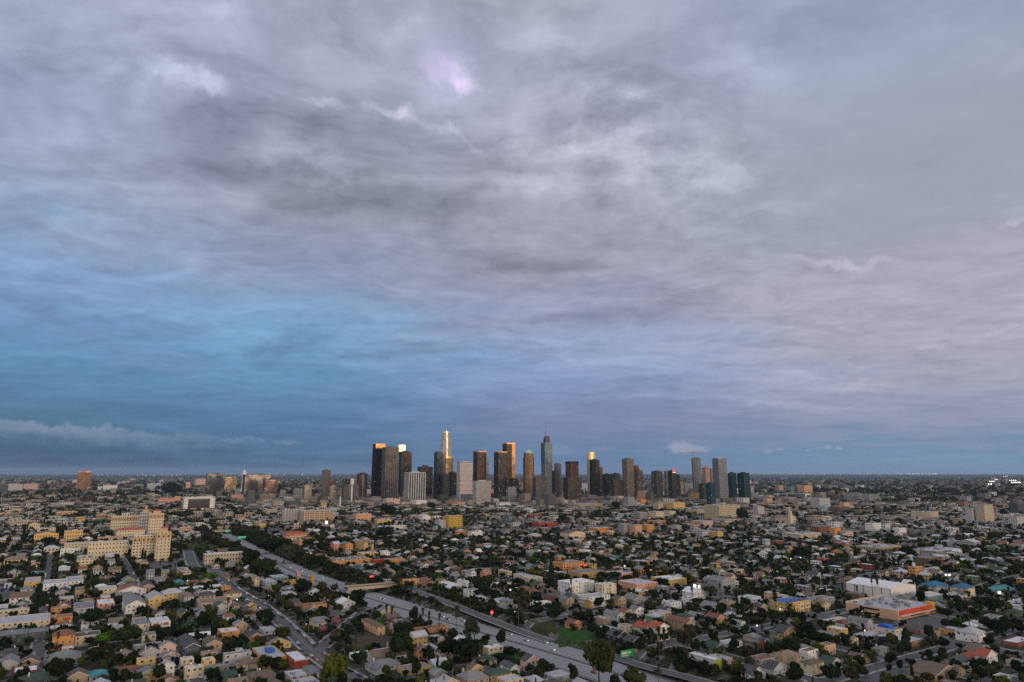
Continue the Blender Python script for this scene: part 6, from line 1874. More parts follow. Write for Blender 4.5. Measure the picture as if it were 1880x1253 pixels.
def tree(x, y, w, h, kind, colour, desc=None, cat='tree', group='trees between the houses'):
    z = ground_z(x, y)
    if kind in ('fan_palm', 'feather_palm'):
        fan = kind == 'fan_palm'
        root = empty('palm_tree', (x, y, z), random.uniform(0, 6)); cat = 'palm'
        c = link('trunk', PTRUNK, root, scale=(1, 1, h)); k = w / (3.0 if fan else 6.0)
        link('crown', random.choice(PALMC[fan]), root, (.02, .01, h), (k, k, k), color=jit(GREENS[colour], .2))
    else:
        root = empty({'round': 'broadleaf_tree', 'open': 'broadleaf_tree', 'cypress': 'cypress_tree', 'bush': 'shrub'}[kind], (x, y, z), random.uniform(0, 6))
        link('trunk' if kind != 'bush' else 'stem', random.choice(TRUNKS[kind]), root, scale=(w, w, h))
        kk = 1.0 if kind != 'cypress' else 1.9
        lo = .13 if kind in ('round', 'open') else 0
        link('crown', random.choice(CROWNS[kind]), root, (0, 0, -lo * h), scale=(w * kk, w * kk, h * (1 + lo)), color=jit(GREENS[colour], .25))
    tag(root, None, cat, group)
    px, py = project(x, y, z + h * .5)
    LABELED.append([root, desc, px, py, y, cat])
    TREE_SPOTS.append((x, y))
    return root
HAND_TREES = [
 ('E',715,1045,735,1240,'round','olive','big round tree standing in front of the freeway'),
 ('E',1130,1420,1060,1300,'round','olive','leafy green tree at the lower edge over the freeway'),
 ('E',1470,1660,1090,1280,'feather_palm','grey-green','bushy feather palm at the lower edge by the ramp'),
 ('D',335,625,615,950,'round','deep green','large nearly black tree beside the pale pink house'),
 ('D',1180,1465,490,760,'open','grey-green','airy half-bare tree on the freeway bank'),
 ('D',1560,1690,600,810,'round','deep green','slim dark tree against the freeway lanes'),
 ('D',1060,1420,720,960,'round','deep green','wide dark tree behind the cream three-window box'),
 ('D',1650,1820,790,930,'round','deep green','dark round tree right of the cream three-window box'),
 ('D',1060,1170,375,640,'fan_palm','olive','thick-skirted palm beside the freeway'),
 ('D',560,680,240,530,'round','deep green','dark ivy-clad tree beside the palms on the freeway bank'),
 ('D',690,760,380,620,'fan_palm','olive','palm on the freeway bank, left one of a pair'),
 ('D',760,830,425,640,'fan_palm','olive','palm on the freeway bank, right one of a pair'),
 ('D',270,340,345,600,'fan_palm','olive','tall palm rising behind the peach two-storey house'),
 ('D',330,400,370,640,'fan_palm','olive','second palm behind the peach two-storey house'),
 ('D',-20,80,990,1250,'feather_palm','grey-green','feather palm by the grey hip roofs'),
 ('D',1240,1300,80,330,'fan_palm','grey-green','thin palm beyond the ramp'),
 ('M',485,690,680,905,'round','yellow-green','large yellow-green tree beside the street'),
 ('M',155,285,470,575,'round','olive','round yellowish tree by the pale low house'),
 ('M',570,645,400,480,'round','blossoming pink','pink blossoming tree at the street junction'),
 ('M',480,560,460,530,'round','blossoming pink','smaller reddish blossoming tree by the cream house'),
 ('M',305,440,115,260,'round','deep green','dark tall tree beside the slim orange tower house'),
 ('M',30,170,340,450,'round','deep green','dark twin tree by the street'),
 ('M',680,830,205,320,'round','deep green','dark tree at the near end of the overpass'),
 ('M',450,640,170,320,'open','brown-green','loose brownish tree mass beside the freeway'),
 ('M',0,160,-10,110,'round','deep green','broad dark tree clump above the freeway'),
 ('M',150,230,160,240,'round','bright green','green tree beside the pale blue apartments'),
 ('M',1345,1490,545,710,'round','deep green','very dark tree right of the white cottage'),
 ('M',1740,1860,660,720,'round','deep green','dark round bush tree by the cream house'),
 ('M',1230,1310,765,830,'bush','deep green','dark bush by the long yellow building'),
 ('M',720,1280,835,880,'bush','deep green','long dark hedge mass at the lower edge'),
 ('L',690,870,500,610,'round','bright green','green tree, left part of a big pair'),
 ('L',810,1015,455,610,'round','dark green','big dark green tree in the left neighbourhood'),
 ('L',1145,1275,465,575,'round','dark green','round clipped-looking green tree by the white panelled house'),
 ('L',330,460,685,880,'round','deep green','tall black-green tree at the lower left'),
 ('L',575,720,345,480,'round','deep green','dark round tree beside the salmon cube'),
 ('L',215,330,165,385,'round','deep green','tall dark ivy-like tree left of the orange house'),
 ('L',530,800,610,760,'open','dark green','wide loose green tree above the rust-roofed bungalow'),
 ('L',585,655,180,270,'fan_palm','olive','palm in front of the tan two-storey house'),
 ('L',1165,1300,280,360,'round','dark green','dark green tree beside the pale yellow house'),
 ('L',1450,1570,80,150,'round','bright green','bright green round tree by the parking lot'),
 ('L',1155,1230,340,430,'feather_palm','grey-green','feather palm above the white panelled house'),
 ('L',1340,1400,170,260,'fan_palm','olive','small palm before the long white roof'),
 ('L',1500,1570,370,520,'cypress','deep green','dark cypress by the white hip-roofed house'),
 ('L',1400,1490,380,500,'round','deep green','dark shrub-like tree left of the cypress'),
 ('L',1620,1780,570,630,'round','deep green','low dark tree below the orange twin cube'),
 ('L',400,560,460,560,'round','deep green','dark tree between the orange houses and long cream wing'),
 ('L',640,660,50,180,'cypress','olive','slim dark cypress in the left neighbourhood'),
 ('N',333,388,5,130,'cypress','deep green','tall cypress beside the orange-red block'),
 ('N',180,335,60,125,'round','yellow-green','yellow-green bush tree beside the long cream flats'),
 ('N',1105,1215,120,190,'round','deep green','dark round tree before the white-roofed golden hall'),
 ('N',440,545,215,350,'feather_palm','grey-green','feather palm on the bank above the freeway'),
 ('N',60,230,230,370,'open','brown-green','brownish loose tree on the freeway bank'),
 ('N',200,330,310,400,'round','deep green','dark tree below the white low house'),
 ('N',320,470,320,430,'round','deep green','dark spreading tree on the bank'),
 ('N',1020,1130,285,380,'round','brown-green','round brown-green tree by the tall white old house'),
 ('N',1225,1410,490,640,'open','brown-green','reddish-brown loose tree by the tan end wall'),
 ('N',1060,1110,570,740,'fan_palm','olive','thick palm by the green banner, leftmost of the row'),
 ('N',1115,1170,560,745,'fan_palm','olive','thick palm by the green banner, second of the row'),
 ('N',1150,1205,575,750,'fan_palm','olive','thick palm by the green banner, third of the row'),
 ('N',1190,1240,570,755,'fan_palm','olive','thick palm by the green banner, rightmost of the row'),
 ('N',1325,1370,625,790,'fan_palm','olive','palm beside the lime green motel end'),
 ('N',1575,1620,650,815,'fan_palm','olive','palm right of the lime green motel end'),
 ('N',660,695,170,255,'cypress','deep green','small cypress before the white apartment block'),
 ('N',770,810,290,370,'cypress','deep green','cypress pair by the white walk-up'),
 ('N',490,560,480,540,'bush','dark green','dark shrub above the bright lawn'),
 ('N',620,700,440,540,'round','deep green','dark tree by the black-walled house'),
 ('N',740,860,80,130,'round','deep green','dark tree by the salmon market'),
 ('F',570,625,220,485,'cypress','deep green','tall cypress by the pale shop building, left one'),
 ('F',620,685,245,485,'cypress','deep green','tall cypress by the pale shop building, right one'),
 ('F',790,830,765,960,'cypress','deep green','narrow cypress in the row before the red house, first'),
 ('F',830,862,775,960,'cypress','deep green','narrow cypress in the row before the red house, second'),
 ('F',862,895,780,960,'cypress','deep green','narrow cypress in the row before the red house, third'),
 ('F',895,930,785,960,'cypress','deep green','narrow cypress in the row before the red house, fourth'),
 ('F',930,970,760,960,'cypress','deep green','narrow cypress in the row before the red house, last'),
 ('F',840,940,165,410,'fan_palm','deep green','tall palm by the steep-roofed tan cottage'),
 ('F',980,1090,190,480,'fan_palm','deep green','tall palm left of the yellow and orange apartments'),
 ('F',1120,1300,340,530,'feather_palm','deep green','broad feather palm before the yellow and orange apartments'),
 ('F',1290,1490,500,700,'round','deep green','large dark tree right of the peach gable house'),
 ('F',1080,1330,690,900,'round','deep green','spreading dark tree mass in the lower middle'),
 ('F',1400,1710,630,800,'round','deep green','dark tree mass below the brick workshop'),
 ('F',590,800,800,980,'round','brown-green','loose brownish tree by the cypress row'),
 ('F',1000,1050,560,600,'cypress','deep green','dark cypress by the peach gable house') ,
 ('F',1150,1360,1020,1240,'round','deep green','dark tree at the lower edge by the tan apartment house'),
 ('F',1580,1790,1010,1220,'round','deep green','dark leafy tree below the green-roofed cottage'),
 ('F',100,270,960,1110,'round','deep green','dark hedge tree below the motel'),
 ('F',190,310,320,410,'round','deep green','round dark tree by the brown roofs'),
 ('F',0,130,560,760,'round','brown-green','brown-green tree by the parked cars'),
 ('F',560,720,0,110,'round','deep green','dark tree right of the long grey warehouse'),
 ('G',225,280,20,240,'fan_palm','grey-green','tall thin palm before the white warehouse, left'),
 ('G',285,345,30,245,'fan_palm','grey-green','tall thin palm before the white warehouse, middle'),
 ('G',450,500,95,200,'fan_palm','olive','short palm before the warehouse gable'),
 ('G',715,830,140,300,'round','deep green','dark conifer-like tree before the domed hall'),
 ('G',560,680,560,790,'cypress','deep green','big dark conifer beside the dark grey garage'),
 ('G',800,910,440,680,'round','deep green','tall black-green tree by the dark red hall'),
 ('G',740,960,640,800,'open','brown-green','loose brown tree by the street crossing'),
 ('G',960,1080,640,770,'round','deep green','dark tree at the street crossing'),
 ('G',1400,1660,200,400,'round','deep green','broad dark tree group by the plain grey box'),
 ('G',1640,1880,440,600,'round','deep green','wide dark tree mass behind the parked vans'),
 ('G',1450,1700,450,620,'round','deep green','dark trees right of the white corner building'),
 ('G',1130,1290,260,420,'round','deep green','dark tree in the yard below the blue roofs'),
 ('G',1000,1130,330,450,'round','deep green','dark tree by the market car park'),
 ('G',1150,1200,190,330,'cypress','deep green','cypress below the blue roofs'),
 ('G',380,520,800,950,'round','deep green','dark tree by the small parking street'),
 ('G',500,580,890,1020,'round','deep green','round dark tree in the parking street'),
 ('G',390,460,930,1040,'round','dark green','small round tree by the white parked car'),
 ('G',40,180,840,950,'round','dark green','green tree by the yellow-gabled bungalow'),
 ('G',1340,1490,980,1134,'round','deep green','dark tree between the white bungalows'),
 ('G',1790,1890,940,1050,'round','deep green','dark tree at the right edge'),
 ('G',1690,1820,820,880,'bush','blossoming pink','low reddish shrub by the pale street'),
 ('C',250,345,275,415,'round','deep green','dark tree at the foot of the grassy hill by the freeway'),
 ('C',330,560,365,560,'round','deep green','big dark tree mass right of the brilliant white roof'),
 ('C',455,680,470,660,'round','dark green','broad tree on the near freeway bank above the cream stepped apartments'),
 ('C',80,160,215,295,'round','deep green','small dark tree on the far freeway bend'),
 ('C',660,900,330,520,'round','grey-green','grey-green tree mass on the far freeway bank'),
 ('C',520,760,260,420,'round','deep green','dark tree mass on the far bank by the terracotta roof'),
 ('C',1090,1240,290,420,'round','deep green','dark tree group beside the salmon terrace'),
 ('C',1070,1200,480,580,'round','deep green','dark trees above the freeway by the orange terrace'),
 ('C',-20,70,190,260,'round','deep green','dark tree at the far-left freeway bend'),
 ('P',960,985,650,728,'cypress','deep green','hospital cypress, first of four in a row'),
 ('P',985,1008,665,730,'cypress','deep green','hospital cypress, second of four in a row'),
 ('P',1010,1030,655,735,'cypress','deep green','hospital cypress, third of four in a row'),
 ('P',1030,1050,668,738,'cypress','deep green','hospital cypress, last of four in a row'),
 ('P',400,470,490,600,'round','deep green','dark tree between the yellow hospital buildings'),
 ('P',300,385,570,640,'round','deep green','dark bush tree before the mission-style chapel'),
 ('P',1150,1290,180,280,'round','deep green','dark tree hump right of the leaning brown tower'),
 ('S',215,340,640,735,'round','deep green','large black tree in the right middle distance'),
 ('S',985,1090,640,705,'round','deep green','large dark tree by the very wide grey roof'),
 ('S',875,985,580,640,'round','deep green','large dark tree by the lit palm court'),
 ('R',1615,1700,630,740,'round','deep green','tall dark tree right of the cream medical building'),
 ('R',325,400,685,735,'round','deep green','round dark tree among pale roofs'),
 ('R',715,775,590,655,'round','deep green','dark tree below the pinkish office'),
 ('Q',850,985,615,700,'round','deep green','dark tree mass before the pink church'),
 ('Q',800,950,775,862,'round','deep green','dark trees before the joined white flats'),
 ('Q',1190,1250,595,660,'round','deep green','dark tree beside the white flats'),
]
for sh, x0, x1, yt, yb, kind, colour, desc in HAND_TREES:
    a0, a1, b0, b1 = survey(sh, x0, x1, yt, yb)
    x, y, z = at((a0 + a1) / 2, b1)
    k = (y * cos(PITCH) - CAM_H * sin(PITCH)) / FPX
    w, h = (a1 - a0) * k, (b1 - b0) * k
    if kind in ('round', 'open', 'bush'): w *= 1.08; h = min(h, max(w * 1.5, 7))
    if kind == 'bush' and w > 30:
        for i in range(7):
            t = (i + .5) / 7; xx, yy, zz = at(a0 + (a1 - a0) * t, b1); tree(xx, yy, w / 6, h * random.uniform(.8, 1.2), 'bush', colour, None, 'shrub', 'hedge bushes at the lower edge')
        continue
    if kind in ('fan_palm', 'feather_palm'): w = max(w * .9, 2.6)
    tree(x, y, w, h, kind, colour, desc)
    PROT.append((a0 + (a1 - a0) * .1, a1 - (a1 - a0) * .1, b0, b1 - (b1 - b0) * .25, y))
    occupy(x, y, w * .5, w * .5, 0, 3)

# ------------------------------------------------------------------ more houses along the street grid
cand = []
cols_a = []
As = sorted(A_ST + [160])
for a0, a1 in zip(As[:-1], As[1:]):
    if a1 - a0 > 130: 
        cols_a += [a0 + 15, a0 + 31, a1 - 15, a1 - 31]
        for q in np.arange(a0 + 48, a1 - 44, 17): cols_a.append(q)
    else: cols_a += [a0 + 15.5, a0 + 32, a1 - 15.5, a1 - 32]
for a in cols_a:
    for b in np.arange(-1640, -150, 13.6):
        x, y = to_xy(a + random.uniform(-1.2, 1.2), b + random.uniform(-1.5, 1.5))
        px, py = project(x, y, 0)
        if y < 395 or y > 1350 or px < -30 or px > 1910 or py > 1275: continue
        cand.append((y, x, px, py))
cand.sort()
cat_houses = sum(1 for q in LABELED if q[5] == 'house')
WK = ['white'] * 5 + ['cream'] * 5 + ['pale grey'] * 4 + ['beige'] * 3 + ['tan'] * 3 + ['yellow', 'grey', 'grey', 'peach', 'pale pink', 'pale blue', 'green', 'slate grey', 'brown', 'teal', 'orange', 'brick red']
RK = ['grey'] * 5 + ['dark grey'] * 4 + ['brown'] * 3 + ['light grey'] * 4 + ['tan'] * 2 + ['rust brown', 'white', 'dark green']
far_h = []
for y, x, px, py in cand:
    w = random.choice([random.uniform(6.5, 9), random.uniform(8.5, 11.5), random.uniform(10, 14)]); d = random.uniform(8, 15.5)
    if random.random() < .10: continue
    if occupied(x, y, w, d, GR, 1.0): continue
    two = random.random() < .28
    h = 6.3 if two else 3.4
    k = FPX / y
    kind = random.choice(['gf'] * 4 + ['hip'] * 3 + ['flat'] * 3 + ['gs'] * 2)
    if not clear_view(px - 6 * k, px + 6 * k, py - (h + 3) * k, py + 4 * k * .2, y, .16): continue
    wall = random.choice(WK); roof = random.choice(RK) if kind != 'flat' else random.choice(['light grey', 'light grey', 'white', 'grey'])
    occupy(x, y, w, d, GR, 2)
    if cat_houses < 298:
        cat_houses += 1
        o = building(x, y, w, d, 2 if two else 1, kind, wall, roof, 'house', GR + radians(random.uniform(-2, 2)), near=True, wing=(kind != 'flat' and random.random() < .5), garage=random.random() < .15)
        tag(o, None, 'house', 'houses around the freeway')
        rk = {'gf': 'gable roof', 'gs': 'gable roof', 'hip': 'hip roof', 'flat': 'flat roof'}[kind]
        LABELED.append([o, f"{wall}{' two-storey' if two else ''} house with {roof} {rk}", px, py, y, 'house'])
    else: far_h.append((x, y, w, d, h, kind, WALL[wall], ROOF[roof]))

# ------------------------------------------------------------------ the rest of the houses, out to the towers, as one mass
def lattice(y0, y1, step_a, step_b, keep, amax=4000):
    A_ = np.arange(-amax, amax, step_a); B_ = np.arange(-amax, 0, step_b)
    a, b = np.meshgrid(A_, B_); a = a.ravel() + RNG.uniform(-1.5, 1.5, a.size); b = b.ravel() + RNG.uniform(-2, 2, b.size)
    x = a * UX + b * VX; y = a * UY + b * VY
    px, py = project(x, y, 0)
    k = (y > y0) & (y < y1) & (px > -40) & (px < 1920) & (RNG.random(a.size) < keep)
    return x[k], y[k], px[k], py[k]
def screen_ok(x, y, px, py, half_w, hgt, tol=.16):
    k = FPX / y
    ok = np.ones(len(x), bool)
    x0, x1, y0, y1 = px - half_w * k, px + half_w * k, py - hgt * k, py + .5 * k
    for q in PROT:
        ox = np.minimum(x1, q[1]) - np.maximum(x0, q[0]); oy = np.minimum(y1, q[3]) - np.maximum(y0, q[2])
        ov = np.clip(ox, 0, None) * np.clip(oy, 0, None)
        ok &= ~((ov > tol * min((q[1] - q[0]) * (q[3] - q[2]), 1e9)) & (y < q[4] - 3)) | (ov <= 0)
        # many small ones together must not cover it either
        ok &= ~((ox > 0) & (oy > .35 * (q[3] - q[2])) & (y < q[4] - 3))
    return ok
def occ_mask(x, y, r):
    out = np.zeros(len(x), bool)
    for i in range(len(x)):
        cx, cy = x[i], y[i]; rr = int(np.ceil(r / 2))
        a, b = int(cx // 2), int(cy // 2)
        out[i] = any((a + i_, b + j_) in OCC for i_ in (-rr, 0, rr) for j_ in (-rr, 0, rr))
    return out
S = Soup()
wallpal = np.array([WALL[q] for q in WK]); 
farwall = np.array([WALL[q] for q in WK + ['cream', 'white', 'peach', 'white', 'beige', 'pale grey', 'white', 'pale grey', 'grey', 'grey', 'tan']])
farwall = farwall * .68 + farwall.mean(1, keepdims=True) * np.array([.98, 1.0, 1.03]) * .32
roofpal = np.array([ROOF[q] for q in RK])
flatroof = np.array([(.30, .31, .33), (.45, .45, .46), (.18, .18, .19), (.25, .25, .26), (.36, .36, .37)])
WINC = np.array((.02, .023, .03))
def emit_group(x, y, w, d, h, kinds, wc, rc):
    n = len(x)
    z = terrain(x, y) - .1
    for kd in ('gf', 'hip', 'flat', 'gs'):
        for st in (1, 2):
            m_ = (kinds == kd) & ((h < 5) if st == 1 else (h >= 5))
            if not m_.any(): continue
            T = T_(kd, (st, 3, 3), thick=False)
            cols = np.zeros((m_.sum(), 4, 3)); cols[:, 0] = wc[m_]; cols[:, 1] = rc[m_]; cols[:, 2] = WINC; cols[:, 3] = wc[m_] * .9
            rise = {'flat': 0 * w, 'hip': .23 * np.minimum(w, d), 'gf': .26 * w, 'gs': .26 * d}[kd]
            S.emit(T, x[m_], y[m_], z[m_], GR + RNG.uniform(-.05, .05, m_.sum()), w[m_], d[m_], h[m_], rise[m_], cols)
if far_h:
    q = far_h; f = lambda i: np.array([r[i] for r in q])
    emit_group(f(0), f(1), f(2), f(3), f(4), f(5), f(6), f(7))
x, y, px, py = lattice(1290, 2700, 18, 16, .80)
k = RNG.random(len(x)) < 1.25 - y / 3400
x, y, px, py = x[k], y[k], px[k], py[k]
k = ~occ_mask(x, y, 6); x, y, px, py = x[k], y[k], px[k], py[k]
n = len(x); big = RNG.random(n) < np.clip((y - 1200) / 3000, .04, .4)
w = np.where(big, RNG.uniform(14, 26, n), RNG.uniform(8.5, 12, n)); d = np.where(big, RNG.uniform(12, 20, n), RNG.uniform(10, 14, n))
h = np.where(big, RNG.uniform(6, 13, n), np.where(RNG.random(n) < .3, 6.2, 3.4))
k = screen_ok(x, y, px, py, w / 2, h + 2)
x, y, w, d, h, big = x[k], y[k], w[k], d[k], h[k], big[k]; n = len(x)
kinds = np.where(big, 'flat', RNG.choice(['gf', 'hip', 'flat', 'gs'], n, p=[.32, .24, .30, .14]))
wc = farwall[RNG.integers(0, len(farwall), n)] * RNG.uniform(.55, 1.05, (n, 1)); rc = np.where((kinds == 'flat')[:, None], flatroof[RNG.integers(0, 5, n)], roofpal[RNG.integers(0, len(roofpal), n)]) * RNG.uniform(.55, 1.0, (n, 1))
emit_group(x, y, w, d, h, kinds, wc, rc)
n_far_house = n
tag(link('distant_houses', S.mesh('distant_houses', M['city_surface'])), 'rows of small houses and flats running back to the downtown towers', None, None, 'stuff')

# commercial blocks and flats of the plain, 2 to 14 km out
S = Soup()
def plain_blocks(n, y0, y1, wr, hr, tall=0.0, xr=None):
    u = RNG.random(n); y = 1 / (1 / y0 + u * (1 / y1 - 1 / y0))
    s = RNG.uniform(-.80, .80, n) if xr is None else RNG.uniform((xr[0] - 940) / FPX, (xr[1] - 940) / FPX, n)
    x = s * y
    w = RNG.uniform(*wr, n); d = RNG.uniform(*wr, n) * .8; h = RNG.uniform(*hr, n); h = np.where(RNG.random(n) < tall, h * RNG.uniform(1.5, 3.2, n), h)
    px, py = project(x, y, 0)
    k = screen_ok(x, y, px, py, w / 2, h, .1)
    x, y, w, d, h = x[k], y[k], w[k], d[k], h[k]; n = len(x)
    for lo, hi, nf, nx in ((0, 7, 2, 4), (7, 14, 3, 5), (14, 24, 6, 6), (24, 400, 10, 6)):
        m_ = (h >= lo) & (h < hi)
        near_ = y < 5200
        for sel, T in ((m_ & near_, T_('flat', (nf, nx, 4))), (m_ & ~near_, T_('flat'))):
            c = int(sel.sum())
            if not c: continue
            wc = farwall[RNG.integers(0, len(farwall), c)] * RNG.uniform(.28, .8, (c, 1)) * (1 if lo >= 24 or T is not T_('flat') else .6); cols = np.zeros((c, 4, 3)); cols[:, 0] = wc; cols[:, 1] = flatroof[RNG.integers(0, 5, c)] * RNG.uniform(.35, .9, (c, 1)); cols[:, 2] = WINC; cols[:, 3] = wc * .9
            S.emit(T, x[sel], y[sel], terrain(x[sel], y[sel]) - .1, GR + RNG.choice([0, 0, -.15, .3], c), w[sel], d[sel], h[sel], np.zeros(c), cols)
plain_blocks(1700, 2300, 5200, (16, 44), (5, 15), .06)
plain_blocks(420, 2500, 3300, (20, 45), (12, 26), .1, (470, 1500))
plain_blocks(240, 3000, 5200, (20, 40), (14, 30), .3, (700, 1400))
plain_blocks(3600, 5000, 16000, (18, 70), (5, 13), .05)
tag(link('distant_blocks', S.mesh('distant_blocks', M['city_surface'])), 'countless low blocks of the city plain out to the horizon', None, None, 'stuff')

# ------------------------------------------------------------------ scattered trees
tn = {'tree': sum(1 for q in LABELED if q[5] == 'tree'), 'palm': sum(1 for q in LABELED if q[5] == 'palm')}
TD = {}
def clump(x, y):
    return .5 + .5 * sin(x / 37 + 1.3 * sin(y / 51)) * cos(y / 43 + x / 90)
pts = []
for _ in range(30000):
    y = sqrt(random.uniform(398 ** 2, 1330 ** 2)); x = random.uniform(-.79, .79) * y
    pts.append((y, x))
pts.sort()
rest = []
for i, (L, w_) in enumerate(STREETS):
    if i == 0 or not len(L): continue
    kk = seg_keep(L, i, 3, True, True)
    for s_ in (-1, 1):
        o_ = offset_line(L, s_ * (w_ + 2.6))
        for j in range(0, len(L), 1 if L[:, 0].mean() < -50 else 2):
            if not kk[j] or random.random() < .35: continue
            x, y = o_[j]; px, py = project(x, y, 0)
            if not (400 < y < 1350 and -20 < px < 1900): continue
            w = random.uniform(4.5, 8.5); h = w * random.uniform(.8, 1.2); k = FPX / y
            if OCC.get((int(x // 2), int(y // 2)), 'road') != 'road': continue
            if not clear_view(px - w / 2 * k, px + w / 2 * k, py - h * k, py, y, .13): continue
            rest.append((x, y, w, h, GREENS[random.choice(['dark green', 'deep green', 'deep green', 'olive'])]))
for y, x in pts:
    if random.random() > .4 + .6 * clump(x, y): continue
    cell = (int(x // 4.2), int(y // 4.2))
    if cell in TD or (int(x // 2), int(y // 2)) in OCC: continue
    w = random.choice([random.uniform(3, 6), random.uniform(4.5, 9), random.uniform(6, 11.5)]); h = w * random.uniform(.75, 1.2)
    w *= .9
    if occupied(x, y, w * .3, w * .3, 0, 0): continue
    px, py = project(x, y, 0); k = FPX / y
    if not clear_view(px - w / 2 * k, px + w / 2 * k, py - h * k, py, y, .13): continue
    TD[cell] = 1
    r = random.random()
    colour = random.choice(['dark green'] * 5 + ['deep green'] * 6 + ['olive'] * 3 + ['brown-green'] * 2 + ['bright green', 'grey-green', 'yellow-green'])
    if r < .05 and tn['palm'] < 110:
        if clear_view(px - 2 * k, px + 2 * k, py - 16 * k, py, y, .1):
            tree(x, y, random.uniform(3, 4.2), random.uniform(9, 19), 'fan_palm', random.choice(['olive', 'grey-green', 'deep green'])); tn['palm'] += 1
    elif tn['tree'] < 298:
        kind = 'cypress' if r > .95 else 'open' if r > .80 else 'bush' if r > .66 else 'round'
        if kind == 'cypress': w, h = random.uniform(2, 3), random.uniform(8, 13)
        if kind == 'bush': w *= .7; h = w * .6
        tree(x, y, w, h, kind, colour, cat='shrub' if kind == 'bush' else 'tree', group='bushes in the gardens' if kind == 'bush' else 'trees between the houses')
        tn['tree'] += kind != 'bush'
    else: rest.append((x, y, w, h, GREENS[colour]))
def instanced(name, label, meshes, x, y, z, w, h, col):
    """a mass of trees nobody would count: crowns set out on points by geometry nodes"""
    coll = bpy.data.collections.new(name + '_kinds')
    for i, me in enumerate(meshes): coll.objects.link(bpy.data.objects.new(f'{name}_kind_{i:02d}', me))
    n = len(x)
    me = bpy.data.meshes.new(name); me.vertices.add(n); me.vertices.foreach_set('co', np.stack([x, y, z], -1).astype(np.float32).ravel())
    for nm, ty, key, data in (('size', 'FLOAT_VECTOR', 'vector', np.stack([w, w, h], -1)), ('turn', 'FLOAT_VECTOR', 'vector', np.stack([0 * x, 0 * x, RNG.uniform(0, 6.28, n)], -1)), ('col', 'FLOAT_COLOR', 'color', np.c_[col, np.ones(n)])):
        me.attributes.new(nm, ty, 'POINT').data.foreach_set(key, data.astype(np.float32).ravel())
    me.attributes.new('pick', 'INT', 'POINT').data.foreach_set('value', RNG.integers(0, len(meshes), n).astype(np.int32))
    o = tag(link(name, me), label, None, None, 'stuff')
    g = bpy.data.node_groups.new(name, 'GeometryNodeTree')
    g.interface.new_socket('Geometry', in_out='INPUT', socket_type='NodeSocketGeometry'); g.interface.new_socket('Geometry', in_out='OUTPUT', socket_type='NodeSocketGeometry')
    N = g.nodes; L = g.links.new
    gi, go, ci, ip = N.new('NodeGroupInput'), N.new('NodeGroupOutput'), N.new('GeometryNodeCollectionInfo'), N.new('GeometryNodeInstanceOnPoints')
    ci.inputs['Collection'].default_value = coll; ci.inputs['Separate Children'].default_value = True; ci.inputs['Reset Children'].default_value = True
    def att(nm, ty):
        a_ = N.new('GeometryNodeInputNamedAttribute'); a_.data_type = ty; a_.inputs[0].default_value = nm; return a_.outputs[0]
    L(gi.outputs[0], ip.inputs['Points']); L(ci.outputs[0], ip.inputs['Instance']); ip.inputs['Pick Instance'].default_value = True
    L(att('pick', 'INT'), ip.inputs['Instance Index']); L(att('turn', 'FLOAT_VECTOR'), ip.inputs['Rotation']); L(att('size', 'FLOAT_VECTOR'), ip.inputs['Scale'])
    L(ip.outputs[0], go.inputs[0])
    o.modifiers.new('trees', 'NODES').node_group = g
    return o
def crown_mesh(seed, n, kind, leaf, core=True):
    V, F4, F3 = crown_arrays(seed, n, kind, leaf, core)
    return mesh_np('crown', V, [F4, F3] if len(F3) else [F4], M['far_leaves'])
q = np.array([(a, b, c, d, *e) for a, b, c, d, e in rest])
instanced('garden_trees', 'garden trees between the houses behind the nearest streets', [crown_mesh(300 + i, 420, ['round', 'round', 'open', 'round', 'round', 'open'][i], .058) for i in range(6)],
          q[:, 0], q[:, 1], terrain(q[:, 0], q[:, 1]) - .16 * q[:, 3], q[:, 2] * 1.1, q[:, 3], q[:, 4:7] * RNG.uniform(.7, 1.3, (len(q), 1)))
# shrubs and low trees down the freeway banks
bx_, by_, bw_ = [], [], []
for _ in range(5200):
    i = random.randrange(len(FWL) - 1); o_ = random.choice([-1, 1]) * random.uniform(25.5, 45)
    p_ = offset_line(FWL[max(0, i - 1):i + 2], o_)[1 if i else 0] + np.random.default_rng(_).uniform(-3, 3, 2); x, y = p_
    if y < 400 or y > 2600 or not (-.8 < x / y < .8): continue
    if min(abs(x - bx) / 50, 9) + abs(y - by) / 22 < 1.2: continue
    if (430 < y < 640 and o_ < 0) and random.random() < .8: continue
    w = random.uniform(3, 7.5) * (1.3 if y > 900 else 1); px, py = project(x, y, 0); k = FPX / y
    if any(dist_line([x], [y], R)[0][0] < 8 for R in (RAMP1, RAMP2)) or not clear_view(px - w / 2 * k, px + w / 2 * k, py - w * k, py, y, .13): continue
    if y < 1000 and not (-1.2 < sin(x / 23) < .35) and not (-170 < x < 0 and o_ > 0 or y > 720): continue
    if y > 1180: w = random.uniform(11, 15) if o_ > 0 else w
    k = FPX / y
    if y > 1180 and not clear_view(px - w / 2 * k, px + w / 2 * k, py - w * k, py, y, .13): continue
    bx_.append(x); by_.append(y); bw_.append(w * (1.5 if 1050 < y <= 1180 or y > 1180 and o_ < 0 else 1))
for _ in range(420):
    p_ = FW_FAR[min(int(random.random() ** 1.3 * len(FW_FAR)), len(FW_FAR) - 1)]; x, y = p_[0] + random.uniform(-46, 46), p_[1] + random.uniform(8, 26)
    w = random.uniform(8, 14); px, py = project(x, y, 0); k = FPX / y
    if y > 3300 or any(px + w / 2 * k > q_[0] and px - w / 2 * k < q_[1] and py > q_[2] and py - w * k < q_[3] and y < q_[4] - 3 for q_ in PROT[:6]): continue
    bx_.append(x); by_.append(y); bw_.append(w)
bx_, by_, bw_ = map(np.array, (bx_, by_, bw_))
